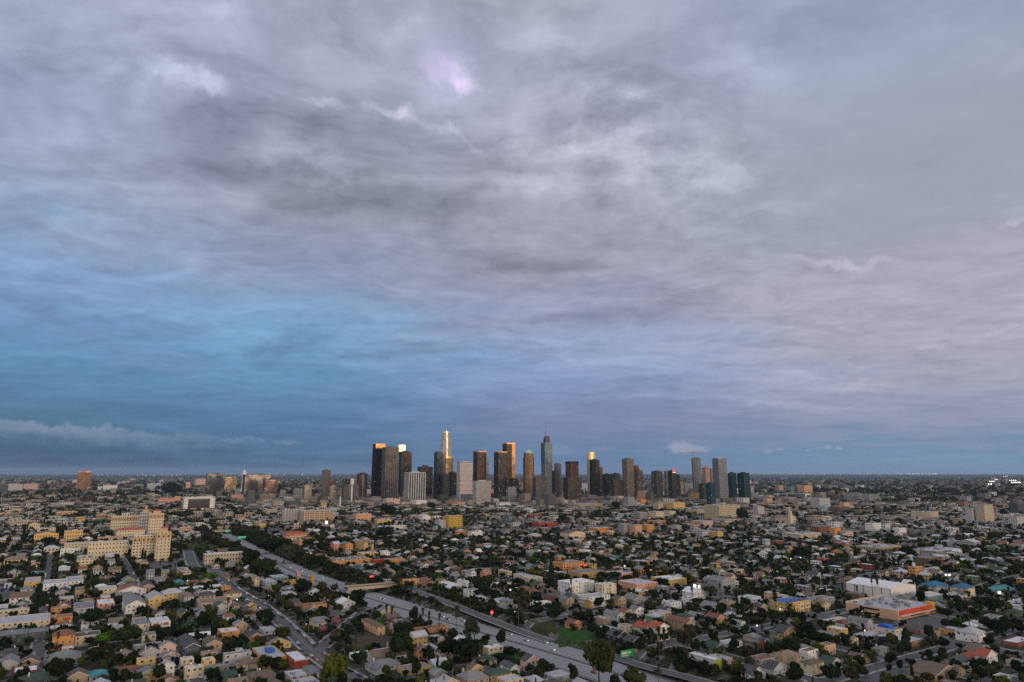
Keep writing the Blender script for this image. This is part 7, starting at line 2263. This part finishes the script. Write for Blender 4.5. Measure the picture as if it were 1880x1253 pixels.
instanced('bank_shrubs', 'shrubs and low trees on the banks of the sunken freeway', [crown_mesh(350 + i, 300, ['bush', 'round', 'bush', 'open'][i], .07) for i in range(4)], bx_, by_, terrain(bx_, by_) - .3, bw_, bw_ * RNG.uniform(.6, 1.1, len(bw_)),
          np.array([GREENS[k_] for k_ in ('dark green', 'deep green', 'olive', 'brown-green')])[RNG.integers(0, 4, len(bx_))] * RNG.uniform(.7, 1.3, (len(bx_), 1)))
far_t = [crown_mesh(400 + i, 90, 'round', .11) for i in range(5)]
tiny_t = [crown_mesh(500 + i, 26, 'bush', .20) for i in range(4)]
gl = np.array([GREENS[k_] for k_ in ('dark green', 'deep green', 'deep green', 'olive', 'brown-green', 'dark green', 'grey-green')])
def far_trees(name, label, n, y0, y1, wr, tms, clumpy):
    u = RNG.random(n); y = np.sqrt(y0 ** 2 + u * (y1 ** 2 - y0 ** 2)) if y1 < 4000 else 1 / (1 / y0 + u * (1 / y1 - 1 / y0)); x = RNG.uniform(-.79, .79, n) * y
    c = .5 + .5 * np.sin(x / 61 + 1.3 * np.sin(y / 83)) * np.cos(y / 77 + x / 130) * clumpy
    k = RNG.random(n) < c; x, y = x[k], y[k]
    w = RNG.uniform(*wr, len(x)); h = w * RNG.uniform(.75, 1.25, len(x)); px, py = project(x, y, 0)
    k = screen_ok(x, y, px, py, w / 2, h, .10)
    d, _ = dist_line(x, y, FWL); k &= d > 34
    x, y, w, h = x[k], y[k], w[k], h[k]
    instanced(name, label, tms, x, y, terrain(x, y) - .6, w, h, gl[RNG.integers(0, len(gl), len(x))] * RNG.uniform(.7, 1.3, (len(x), 1)))
far_trees('neighbourhood_trees', 'dark street and garden trees of the middle distance', 14500, 1290, 2500, (5, 11), far_t, .95)
far_trees('downtown_trees', 'tree cover around the foot of downtown', 26000, 1900, 4000, (9, 18), tiny_t, .9)
far_trees('distant_trees', 'dark tree cover of the city plain', 7000, 3700, 14000, (14, 38), tiny_t, .7)
# ------------------------------------------------------------------ cars
def car_body():
    prof = [(-2.2, .35), (-2.2, .75), (-2.05, .88), (-1.0, .95), (-.45, 1.38), (.85, 1.42), (1.55, .98), (2.1, .92), (2.22, .7), (2.2, .35)]
    mb = MB(); n = len(prof)
    for s, sy in ((-1, .86), (1, .86)): mb.v += [(x, s * (sy if z < 1.1 else .68), z) for x, z in prof]
    mb.f = [tuple(range(n)), tuple(range(2 * n - 1, n - 1, -1))] + [(i, n + i, n + (i + 1) % n, (i + 1) % n) for i in range(n)]
    return mb.mesh('body', M['car_paint'])
def car_glass():
    mb = MB()
    mb.add([(-.98, -.70, .97), (-.98, .70, .97), (-.47, .60, 1.36), (-.47, -.60, 1.36)], [(0, 3, 2, 1)])
    mb.add([(1.53, -.70, 1.0), (1.53, .70, 1.0), (.88, .60, 1.40), (.88, -.60, 1.40)], [(0, 1, 2, 3)])
    for v in mb.v: pass
    mb.v = [(x + (-.03 if x < 0 else .03), y, z + .02) for x, y, z in mb.v]
    for s in (-1, 1): mb.add([(-.8, s * .845, .97), (1.35, s * .845, 1.0), (.85, s * .71, 1.35), (-.42, s * .71, 1.33)], [(0, 1, 2, 3) if s < 0 else (3, 2, 1, 0)])
    return mb.mesh('window', M['window_pane'])
def wheel_mesh(): return MB().tube((0, -.1, 0), (0, .1, 0), .33, .33, 12).mesh('wheel', M['tyre'])
CB, CG, CW = car_body(), car_glass(), wheel_mesh()
TL = MB().box(2.2, 2.25, -.7, -.4, .62, .78).box(2.2, 2.25, .4, .7, .62, .78).mesh('tail_light', M['tail_red'])
HL = MB().box(-2.25, -2.19, -.7, -.4, .58, .74).box(-2.25, -2.19, .4, .7, .58, .74).mesh('headlight', M['lamp_white'])
CARC = [('white', (.62, .62, .62)), ('white', (.6, .6, .6)), ('silver', (.36, .37, .38)), ('silver', (.33, .34, .35)), ('dark grey', (.05, .05, .055)), ('black', (.012, .012, .014)), ('red', (.35, .02, .02)), ('blue', (.03, .06, .16)), ('beige', (.38, .33, .25))]
NCAR = [0]
def car(x, y, ang, where, z=None, lights=False, parts=True, group='parked cars'):
    if NCAR[0] > 290: return
    NCAR[0] += 1
    nm, c = random.choice(CARC)
    z = ground_z(x, y) + .13 if z is None else z
    if parts:
        root = empty('car', (x, y, z), ang)
        link('body', CB, root, color=c); link('window', CG, root)
        for wx in (-1.35, 1.35):
            for wy in (-.78, .78): link('wheel', CW, root, (wx, wy, .33))
        if lights: link('tail_light', TL, root); link('headlight', HL, root)
    else:
        root = link('car', CB, None, (x, y, z), rz=ang, color=c)
    tag(root, None, 'car', group)
    px, py = project(x, y, z)
    LABELED.append([root, f'{nm} car {where}', px, py, y, 'car'])
t_fw = np.gradient(FWL, axis=0)
def fw_car(px, py, lane, towards):
    """a car on the freeway nearest to a photograph pixel"""
    x, y = unpix(px, py, FW_Z)
    d, i = dist_line([x], [y], FWL); i = int(i[0]); o = lane
    L = offset_line(FWL, o); a = atan2(t_fw[i, 1], t_fw[i, 0])
    car(L[i][0], L[i][1], a + (0 if towards else pi), 'driving on the sunken freeway', z=FW_Z + .04, lights=True, parts=L[i][1] < 900, group='cars on the freeway')
for px, py in [(813,1132),(823,1138),(847,1140),(933,1165),(965,1178),(1000,1182),(1013,1195),(780,1143),(705,1101),(698,1098),(643,1083),(486,1016),(498,1020),(503,1034),(519,1033),(530,1039),(530,1043),(551,1047),(555,1050),(521,1049),(562,1058),(590,1062),(425,983),(418,977),(404,966),(366,957),(640,1084),(1100,1238),(720,1115)]:
    x, y = unpix(px, py, FW_Z); L = FWL; d, i = dist_line([x], [y], FWL); i = int(i[0])
    if y > 1460: continue
    t = t_fw[i] / np.linalg.norm(t_fw[i]); side = (x - L[i][0]) * t[1] - (y - L[i][1]) * t[0]
    lane = max(1, min(5, round((abs(side) - 3) / 3.6 + .5))); s_ = 1 if side > 0 else -1
    fw_car(px, py, s_ * (3 + 3.6 * (lane - .5)), s_ > 0)
# parked along the kerbs
for i, (L, w) in enumerate(STREETS):
    k = seg_keep(L, i, 5, True, True)
    for s_ in (-1, 1):
        o = offset_line(L, s_ * (w - 1.2)); t = np.gradient(L[:, :2], axis=0)
        for j in range(0, len(L)):
            if not k[j] or random.random() > (.72 if i < 2 or w > 7 else .42): continue
            x, y = o[j]
            px, py = project(x, y, 0)
            if y > 830 or y < 420 or px < 0 or px > 1880 or py > 1250: continue
            car(x, y, atan2(t[j][1], t[j][0]) + (0 if s_ > 0 else pi) + random.uniform(-.03, .03), 'parked at the kerb', z=ground_z(x, y) + .10 + .004 * (i % 40), parts=y < 640)
# in the car parks
for sh, x0, y0, x1, y1, n, wh in [('B', 290, 90, 480, 165, 9, 'in the hospital car park'), ('B', 880, 60, 1060, 240, 12, 'along the street bend'), ('E', 1490, 900, 1590, 1000, 4, 'beside the palms'), ('E', 520, 420, 800, 410, 5, 'on the lot above the freeway bank'),
                              ('G', 600, 400, 900, 370, 9, 'before the market'), ('G', 1380, 690, 1620, 670, 8, 'beside the white corner building'), ('G', 60, 1060, 470, 1060, 6, 'in the parking street'), ('M', 640, 555, 720, 470, 4, 'beside the bare lot'), ('F', 120, 770, 520, 690, 6, 'by the white flat-roofed house'), ('D', 180, 815, 400, 790, 4, 'behind the long carport')]:
    for i in range(n):
        t = (i + .5) / n; k = SHEET[sh]
        x, y, z = at(k[0] + (x0 + (x1 - x0) * t) / k[2], k[1] + (y0 + (y1 - y0) * t) / k[2] + random.uniform(-1, 1))
        car(x, y, GR + pi / 2 + (0 if random.random() < .5 else pi), wh, parts=y < 640)

# ------------------------------------------------------------------ street furniture
def power_pole(x, y):
    z = ground_z(x, y); root = empty('utility_pole', (x, y, z), GR)
    h = random.uniform(10, 12.5)
    MB().tube((0, 0, -.3), (0, 0, h), .17, .11, 7).build('pole', M['wood_pole'], root)
    for zz in (h - .6, h - 1.7): MB().box(-1.25, 1.25, -.06, .06, zz - .07, zz + .07).build('crossarm', M['wood_pole'], root)
    if random.random() < .5: MB().tube((.35, 0, h - 3.4), (.35, 0, h - 2.4), .24, .24, 8).build('transformer', M['metal_grey'], root)
    tag(root, None, 'utility pole', 'wooden utility poles'); px, py = project(x, y, z + h / 2)
    LABELED.append([root, 'wooden utility pole with crossarms', px, py, y, 'utility pole'])
def street_lamp(x, y, ang, h=8.5, lit=True, desc='street lamp', arm=2.0, bulb='lamp_warm'):
    z = ground_z(x, y); root = empty('street_lamp', (x, y, z), ang)
    MB().tube((0, 0, -.2), (0, 0, h), .13, .08, 7).build('pole', M['metal_grey'], root)
    MB().tube((0, 0, h - .05), (arm, 0, h + .35), .07, .05, 6).build('arm', M['metal_grey'], root)
    MB().box(arm - .3, arm + .5, -.18, .18, h + .28, h + .44).build('lamp_head', M['metal_grey'], root)
    if lit: MB().box(arm - .2, arm + .4, -.16, .16, h + .16, h + .275).build('bulb', M[bulb], root)
    tag(root, None, 'street lamp', 'street lamps'); px, py = project(x, y, z + h / 2)
    LABELED.append([root, ('lit ' if lit else '') + desc, px, py, y, 'street lamp'])
np_, nl_ = 0, 0
for i, (L, w) in enumerate(STREETS):
    k = seg_keep(L, i, 3, True, True)
    for j in range(3, len(L), 7):
        if not k[j]: continue
        o = offset_line(L, (w + 1.9) * (1 if i % 2 else -1))[j]
        px, py = project(o[0], o[1], 0)
        if not (420 < o[1] < 900 and 0 < px < 1880 and py < 1250): continue
        kk = FPX / o[1]
        if not clear_view(px - kk, px + kk, py - 9 * kk, py, o[1], .08): continue
        if random.random() < .55 and np_ < 60: power_pole(*o); np_ += 1
        elif nl_ < 45: street_lamp(o[0], o[1], GR + (0 if i % 2 else pi), lit=random.random() < .6, bulb=random.choice(['lamp_warm', 'lamp_white'])); nl_ += 1
# tall lamps on the freeway bank
for px, py, ang, lit in [(1023, 1174, pi, False), (952, 1153, pi, True), (823, 1163, 0, False), (760, 1140, 0, False), (560, 1042, pi, False), (500, 1006, pi, True), (511, 1011, pi, True), (690, 1072, pi, False)]:
    x, y, z = at(px, py); street_lamp(x, y, ang, 12, lit, 'tall freeway lamp on the bank', 3.0, 'lamp_white')
# freeway signs: green boards on gantries, lit
def gantry(px, py, w, h, label, rz, z0=5.5, m_='sign_green', n=1):
    x, y = unpix(px, py, FW_Z); root = empty('overhead_sign', (x, y, FW_Z), rz); tag(root, label, 'freeway sign')
    for s in range(n):
        x0 = -w / 2 + w * s / n + .15; x1 = -w / 2 + w * (s + 1) / n - .15
        b = MB().box(x0, x1, -.12, .12, z0, z0 + h).build('sign_panel', M[m_], root)
        MB().box(x0 + .3, x1 - .3, -.16, -.13, z0 + h * .58, z0 + h * .72).build('legend', M['white_trim'], b)
        MB().box(x0 + .3, x0 + (x1 - x0) * .7, -.16, -.13, z0 + h * .25, z0 + h * .38).build('legend', M['white_trim'], b)
    MB().box(-w / 2 - 3, w / 2 + 3, .15, .5, z0 + h * .4, z0 + h * .55).build('beam', M['metal_grey'], root)
    for s in (-1, 1): MB().tube((s * (w / 2 + 2.6), .32, 0), (s * (w / 2 + 2.6), .32, z0 + h * .5), .22, .18, 6).build('post', M['metal_grey'], root)
gantry(444, 994, 15, 3.6, 'double green freeway sign over the far bend', radians(12), n=2)
gantry(350, 966, 10, 3.4, 'green freeway sign beside the hospital trees, lowest of three', radians(10))
gantry(337, 956, 7, 3.4, 'green freeway sign, middle of three climbing leftwards', radians(10))
gantry(319, 948, 8, 3.4, 'green freeway sign, highest of three by the white modernist block', radians(10))
gantry(214, 931, 20, 4.5, 'wide green freeway sign far left', radians(10))
gantry(196, 918, 12, 4.5, 'green freeway sign at the far left hill, nearer top', radians(10))
gantry(182, 922, 12, 4.5, 'green freeway sign at the far left hill, leftmost', radians(10))
gantry(418, 982, 10, 3.2, 'green freeway sign with small lights at the bend', radians(10))
gantry(486, 1006, 6, 2.6, 'small green exit sign on the wooded bank', radians(10), 4)
# roadside signs and boards
mat('banner_green', lambda N: bsdf(N, tint(N, (.03, .34, .13), .8, .3), .6))
s_ = board(903, 1142, 2.6, 2.6, 3.2, M['sign_red'], 'small orange diamond road sign on the dark bank')
s_.children[0].rotation_euler = (0, radians(45), 0); s_.children[0].location = (-3.2, 0, 1.3)
board(682, 1076, 5, 1.8, 4, M['sign_red'], 'red and white lit sign beside the overpass')
b = board(1156, 1209, 15, 4.6, 1.2, M['banner_green'], 'long green and white banner board beside the palms', GR + radians(-4), name='banner')
for x0, x1, z0, z1 in ((-6.8, -2.6, 3.2, 4.6), (-2.2, 1.2, 3.4, 4.5), (-6.8, -1, 2.0, 2.5)): MB().box(x0, x1, -.22, -.16, z0, z1).build('white_print', M['white_trim'], b)
MB().box(5, 7.4, -.22, -.16, 1.4, 5.6).build('orange_print', M['plain'], b, color=(.6, .3, .12))
board(1284, 1090, 3, 4, 4, M['board_white'], 'bright white lit board before the dark grey hall')
board(599, 1000 - 34, 5, 9, 2, M['lamp_warm'], 'small glowing yellow sign in the middle distance', cat='sign')
board(1560, 1004 - 2, 6, 1.6, 6, M['sign_red'], 'faint red lit sign by the brick block', cat='sign')
board(1526, 1047 + 188 - 204, 3, 1.6, 5, M['sign_red'], 'red glowing spot sign on the low red shop', cat='sign')
board(1011, 1047, 6, 2.2, 6, M['sign_green'], 'small green sign by the yellow shop', cat='sign')
board(1075, 1047, 5, 1.5, 5, M['sign_red'], 'pink-red sign by the yellow shop', cat='sign')
# bright flood lights of the sports ground and the lamps by the blue roofs
def floods(px, py, n, h, spread, label, size=1.2, m_='lamp_white'):
    x, y, z = at(px, py); root = empty('floodlight_mast', (x, y, z), 0); tag(root, label, 'floodlight')
    MB().tube((0, 0, 0), (0, 0, h), .3 * size, .2 * size, 6).build('mast', M['metal_grey'], root)
    MB().box(-spread, spread, -.2, .2, h - .3, h).build('crossbar', M['metal_grey'], root)
    for i in range(n):
        xx = -spread + 2 * spread * (i + .5) / n
        MB().box(xx - size, xx + size, -1.0 * size, -.25, h + .01, h + 2.0 * size).build('lamp', M[m_], root)
floods(1741, 1071, 2, 8, 4, 'pair of dazzling floodlights above the blue roofs', .8)
floods(1835, 1098, 1, 4, 1, 'warm lamp on a shed beyond the blue roofs', 1.0, 'lamp_warm')
emis('flood', (1.0, .95, .78), 6.0)
floods(1866, 896, 5, 40, 40, 'dazzling sports ground lights near the right horizon', 2.6, 'flood')
floods(1860, 890, 4, 40, 40, 'second cluster of sports ground lights', 2.6, 'flood')
floods(1846, 880, 3, 50, 50, 'small far sports ground lights', 2.6, 'flood')
floods(1822, 893, 3, 40, 25, 'slanting row of small field lights', 2.5, 'flood')
floods(1829, 888, 2, 40, 20, 'upper end of the slanting field lights', 2.5, 'flood')
floods(1818, 897, 2, 30, 20, 'lower end of the slanting field lights', 2.5, 'flood')
# porch and yard lamps the photograph shows
def yard_lamp(px, py, m_, s=.35):
    x, y, z = at(px, py); root = empty('yard_lamp', (x, y, z), 0); h = random.uniform(2.6, 4)
    MB().tube((0, 0, 0), (0, 0, h), .08, .06, 6).build('post', M['dark_metal'], root)
    MB().tube((0, 0, h), (0, 0, h + s * 1.6), s, s * .7, 8).build('lamp', M[m_], root)
    tag(root, None, 'lamp', 'lit yard lamps'); LABELED.append([root, 'lit yard lamp', px, py, y, 'lamp'])
for px, py, m_ in [(118,1103,'lamp_warm'),(124,1102,'lamp_warm'),(32,1154,'lamp_warm'),(75,1176,'lamp_warm'),(172,1045,'lamp_white'),(344,1072,'lamp_white'),(185,1092,'lamp_warm'),(417,1036,'lamp_white'),(416,1051,'lamp_white'),(235,1251,'lamp_warm'),(488,1252,'lamp_white'),
                   (421,1110,'lamp_white'),(435,1109,'lamp_white'),(1588,1166,'lamp_warm'),(1575,1097,'lamp_white'),(1717,1096,'lamp_white'),(1169,1046,'lamp_white'),(1147,1046,'lamp_white'),(1160,1081,'lamp_warm'),(1171,1080,'lamp_warm'),(973,1113,'lamp_white'),(937,1090,'lamp_white'),
                   (1308,1226,'lamp_white'),(270,1015,'lamp_warm'),(1470,1030,'lamp_white'),(1452,1031,'lamp_warm'),(1810,1033,'lamp_warm'),(1879,1021,'tail_red'),(1433,1127,'lamp_white'),(1390,1158,'lamp_white'),(976,961,'lamp_warm'),(1040,955,'lamp_warm'),(560,960,'lamp_warm'),(547,966,'lamp_warm'),(500,993,'lamp_white'),(506,1008,'lamp_white')]:
    yard_lamp(px, py, m_, .4 if py > 1100 else .55 if py > 1000 else .9)

# ------------------------------------------------------------------ the lights of the plain, too many to count
def light_field():
    V, F3, C = [], [], []; n = 0
    oct_v = np.array([(1, 0, 0), (-1, 0, 0), (0, 1, 0), (0, -1, 0), (0, 0, 1), (0, 0, -1)], float); oct_f = np.array([(0, 2, 4), (2, 1, 4), (1, 3, 4), (3, 0, 4), (2, 0, 5), (1, 2, 5), (3, 1, 5), (0, 3, 5)])
    tones = np.array([(1.0, .62, .32), (1.0, .80, .55), (.95, .97, 1.0), (.85, .95, 1.0), (1.0, .45, .2), (1.0, .2, .12), (.5, 1.0, .65)]); tp = [.27, .25, .22, .14, .07, .03, .02]
    def add(cnt, pyr, pxr, size, gain, hz=(3, 12)):
        nonlocal n
        py = RNG.uniform(*pyr, cnt); px = RNG.uniform(*pxr, cnt)
        for a, b in zip(px, py):
            x, y = unpix(a, b, 0)
            s = size * y / FPX * RNG.uniform(.5, 1.2); z = RNG.uniform(*hz)
            col = tones[RNG.choice(7, p=tp)] * gain * RNG.uniform(.4, 1.6)
            V.append(oct_v * s + (x, y, z)); F3.append(oct_f + n); n += 6; C.append(np.repeat([col], 8, 0))
    add(260, (870.2, 874), (0, 700), .42, .8, (5, 25)); add(220, (873, 884), (0, 640), .42, .7, (5, 15)); add(160, (878, 900), (0, 640), .42, .7)
    add(90, (870.5, 874.5), (150, 560), .62, 1.2, (5, 30))
    add(330, (870.0, 873.5), (1380, 1880), .42, .9, (5, 30)); add(190, (873, 890), (1380, 1880), .42, .7); add(150, (890, 925), (1400, 1880), .45, .8)
    add(45, (870, 871.4), (1650, 1720), .7, 1.7, (10, 40)); add(50, (870, 871.4), (1420, 1600), .55, 1.2, (10, 40))
    add(60, (928, 940), (1700, 1790), .65, 1.2); add(40, (898, 905), (1640, 1720), .7, 1.1)
    add(90, (871, 885), (690, 1380), .42, .7, (4, 12)); add(150, (890, 925), (0, 1880), .45, .7, (4, 9)); add(170, (925, 1000), (0, 1880), .42, .75, (4, 8)); add(60, (1000, 1060), (0, 1880), .42, .8, (4, 7))
    me = mesh_np('city_lights', np.concatenate(V), [np.concatenate(F3)], M['city_light'], col=np.concatenate(C))
    tag(link('city_lights', me), 'countless tiny lamps scattered over the city plain', None, None, 'stuff')
light_field()

# ------------------------------------------------------------------ labels: each says which one
ANCH = [('the white warehouse', 1620, 1085), ('the red-fascia market', 1640, 1120), ('the overpass', 700, 1082), ('the salmon pink cube', 192, 1112), ('the bright orange twin cube', 418, 1163), ('the yellow gabled apartments', 283, 1105),
        ('the orange gable house', 772, 1201), ('the deep red building', 540, 1215), ('the pink gabled house', 975, 1222), ('the bright lawn', 1060, 1180), ('the motel', 1290, 1220), ('the bright red gable house', 1404, 1187),
        ('the blue-panelled apartments', 1460, 1115), ('the four-storey white apartments', 1080, 1085), ('the blue tank cover', 1630, 1148), ('the white corner building', 1783, 1167), ('the long cream apartments', 45, 1150),
        ('the orange three-storey house', 113, 1178), ('the yellow cube', 381, 1220), ('the street junction', 580, 1190), ('the long pink building', 390, 1105), ('the very wide brown roof', 1720, 1240), ('the tan-roofed apartments', 1442, 1218),
        ('the front hospital block', 275, 1003), ('the white-roofed beige office', 408, 1027), ('the green banner', 1156, 1201), ('the black cottages', 1160, 1185), ('the red-tiled apartments', 1205, 1165), ('the slim orange tower house', 571, 1066),
        ('the terracotta-roofed school', 540, 985), ('the yellow modern apartments', 830, 958), ('the cream medical building', 1326, 940), ('the pink church', 718, 923), ('the blue hip roofs', 1745, 1085), ('the rust-roofed bungalow', 234, 1233),
        ('the dark slate house', 345, 1190), ('the peach gable house', 1444, 1160), ('the golden hall', 1230, 1065), ('the big freeway tree', 1100, 1215), ('the yellow-green street tree', 610, 1230), ('the bare lot', 680, 1178),
        ('the tan craftsman house', 1135, 1108), ('the bright white-roofed carport', 706, 1200), ('the dark red hall', 1680, 1150), ('the white old house', 1168, 1122), ('the cream round-cornered apartments', 1212, 1132), ('the ochre corner building', 490, 1208)]
WORDS = ['two', 'three', 'four', 'five', 'six', 'seven', 'eight', 'nine', 'ten']
ORD = ['first', 'second', 'third', 'fourth', 'fifth', 'sixth', 'seventh', 'eighth', 'ninth', 'tenth', 'eleventh', 'twelfth']
TREEWORD = {'deep green': 'near-black'}
used = {}
todo = []
for o, desc, px, py, D, cat in LABELED:
    if desc and desc not in used and cat not in ('car', 'street lamp', 'utility pole', 'lamp') and (len(desc.split()) >= 5) and not desc.endswith(' roof') or (o.get('label')):
        if not o.get('label'): o['label'] = desc; used[desc] = 1
        continue
    todo.append((o, desc, px, py, D, cat))
def base_desc(o, desc, cat):
    if desc: return desc
    nm = o.name.split('.')[0]
    kids = {c.name.split('.')[0]: c for c in o.children}
    c = kids.get('crown'); g = ''
    if c:
        col = np.array(c.color[:3]); g = min(GREENS, key=lambda k_: np.abs(np.log(np.array(GREENS[k_]) / col)).sum())
        g = {'deep green': 'near-black', 'blossoming pink': 'pinkish'}.get(g, g)
    sz = ''
    if nm == 'broadleaf_tree': sz = 'tall ' if c.scale[2] > 8.5 else 'small ' if c.scale[2] < 5.5 else ''
    return {'palm_tree': f'slender {g} palm', 'broadleaf_tree': f'{sz}{g} round tree', 'cypress_tree': f'narrow {g} cypress', 'shrub': f'low {g} garden bush'}.get(nm, nm.replace('_', ' '))
groups = {}
for o, desc, px, py, D, cat in todo:
    bd = base_desc(o, desc, cat)
    best = sorted(ANCH, key=lambda A_: (px - A_[1]) ** 2 + 4 * (py - A_[2]) ** 2)
    nm, ax, ay = best[0]
    dx, dy = px - ax, 2 * (py - ay)
    rel = ('right of' if dx > 0 else 'left of') if abs(dx) > abs(dy) else ('in front of' if dy > 0 else 'behind')
    if hypot(dx, dy) > 75: rel = 'well ' + rel if rel in ('right of', 'left of', 'behind') else 'well before'
    groups.setdefault(f'{bd} {rel} {nm}', []).append((px, py, o))
for lab, mem in groups.items():
    mem.sort(key=lambda q_: q_[0])
    if len(mem) == 1 and lab not in used: mem[0][2]['label'] = lab; continue
    for i, (px, py, o) in enumerate(mem):
        n = len(mem)
        tail = f', {"leftmost" if i == 0 else "rightmost" if i == n - 1 else ORD[i] + " from left"} of {WORDS[n - 2] if n - 2 < len(WORDS) else "many"}'
        for cut in ('', 'parked at the kerb ', 'two-storey ', ' round', ' well', ' far', ' from', 'garden ', ' flat', ' with', ' house', ' light', ' gable', ' hip', ' building'):
            lab2 = (lab.replace(cut, 'parked ' if cut[:6] == 'parked' else '') if cut and cut != ' from' else lab); tail = tail.replace(' from left', ' leftwards') if cut == ' from' else tail
            if len((lab2 + tail).split()) <= 16: break
        else: lab2 = lab2.replace(' the ', ' ').replace('well ', '').replace('flat-roofed ', '').replace(' with ', ' ').replace(' grey ', ' ')
        o['label'] = lab2 + tail
print('houses', cat_houses, 'trees', tn, 'rest', len(rest), 'cars', NCAR, 'far houses', n_far_house)
print('objects', len(bpy.data.objects), 'tris', sum(len(m_.loops) - 2 * len(m_.polygons) for m_ in bpy.data.meshes))
bad = [o['label'] for o, *_ in LABELED if not 4 <= len(o.get('label', '').split()) <= 16]
print('bad labels', len(bad), bad[:9])
# ------------------------------------------------------------------ evening haze over the plain
def build_haze():
    m_ = bpy.data.materials.new('haze'); m_.use_nodes = True; t = m_.node_tree; t.nodes.clear()
    out = t.nodes.new('ShaderNodeOutputMaterial'); pv = t.nodes.new('ShaderNodeVolumePrincipled')
    pv.inputs['Color'].default_value = (.50, .70, 1.0, 1); pv.inputs['Density'].default_value = HAZE
    pv.inputs['Anisotropy'].default_value = 0.0
    t.links.new(pv.outputs[0], out.inputs['Volume'])
    o = MB().box(-160000, 160000, -61000, 66000, -9, 420).build('haze', m_)
    tag(o, 'thin blue evening haze lying over the whole plain', None, None, 'stuff')
HAZE = 1.5e-5
build_haze()
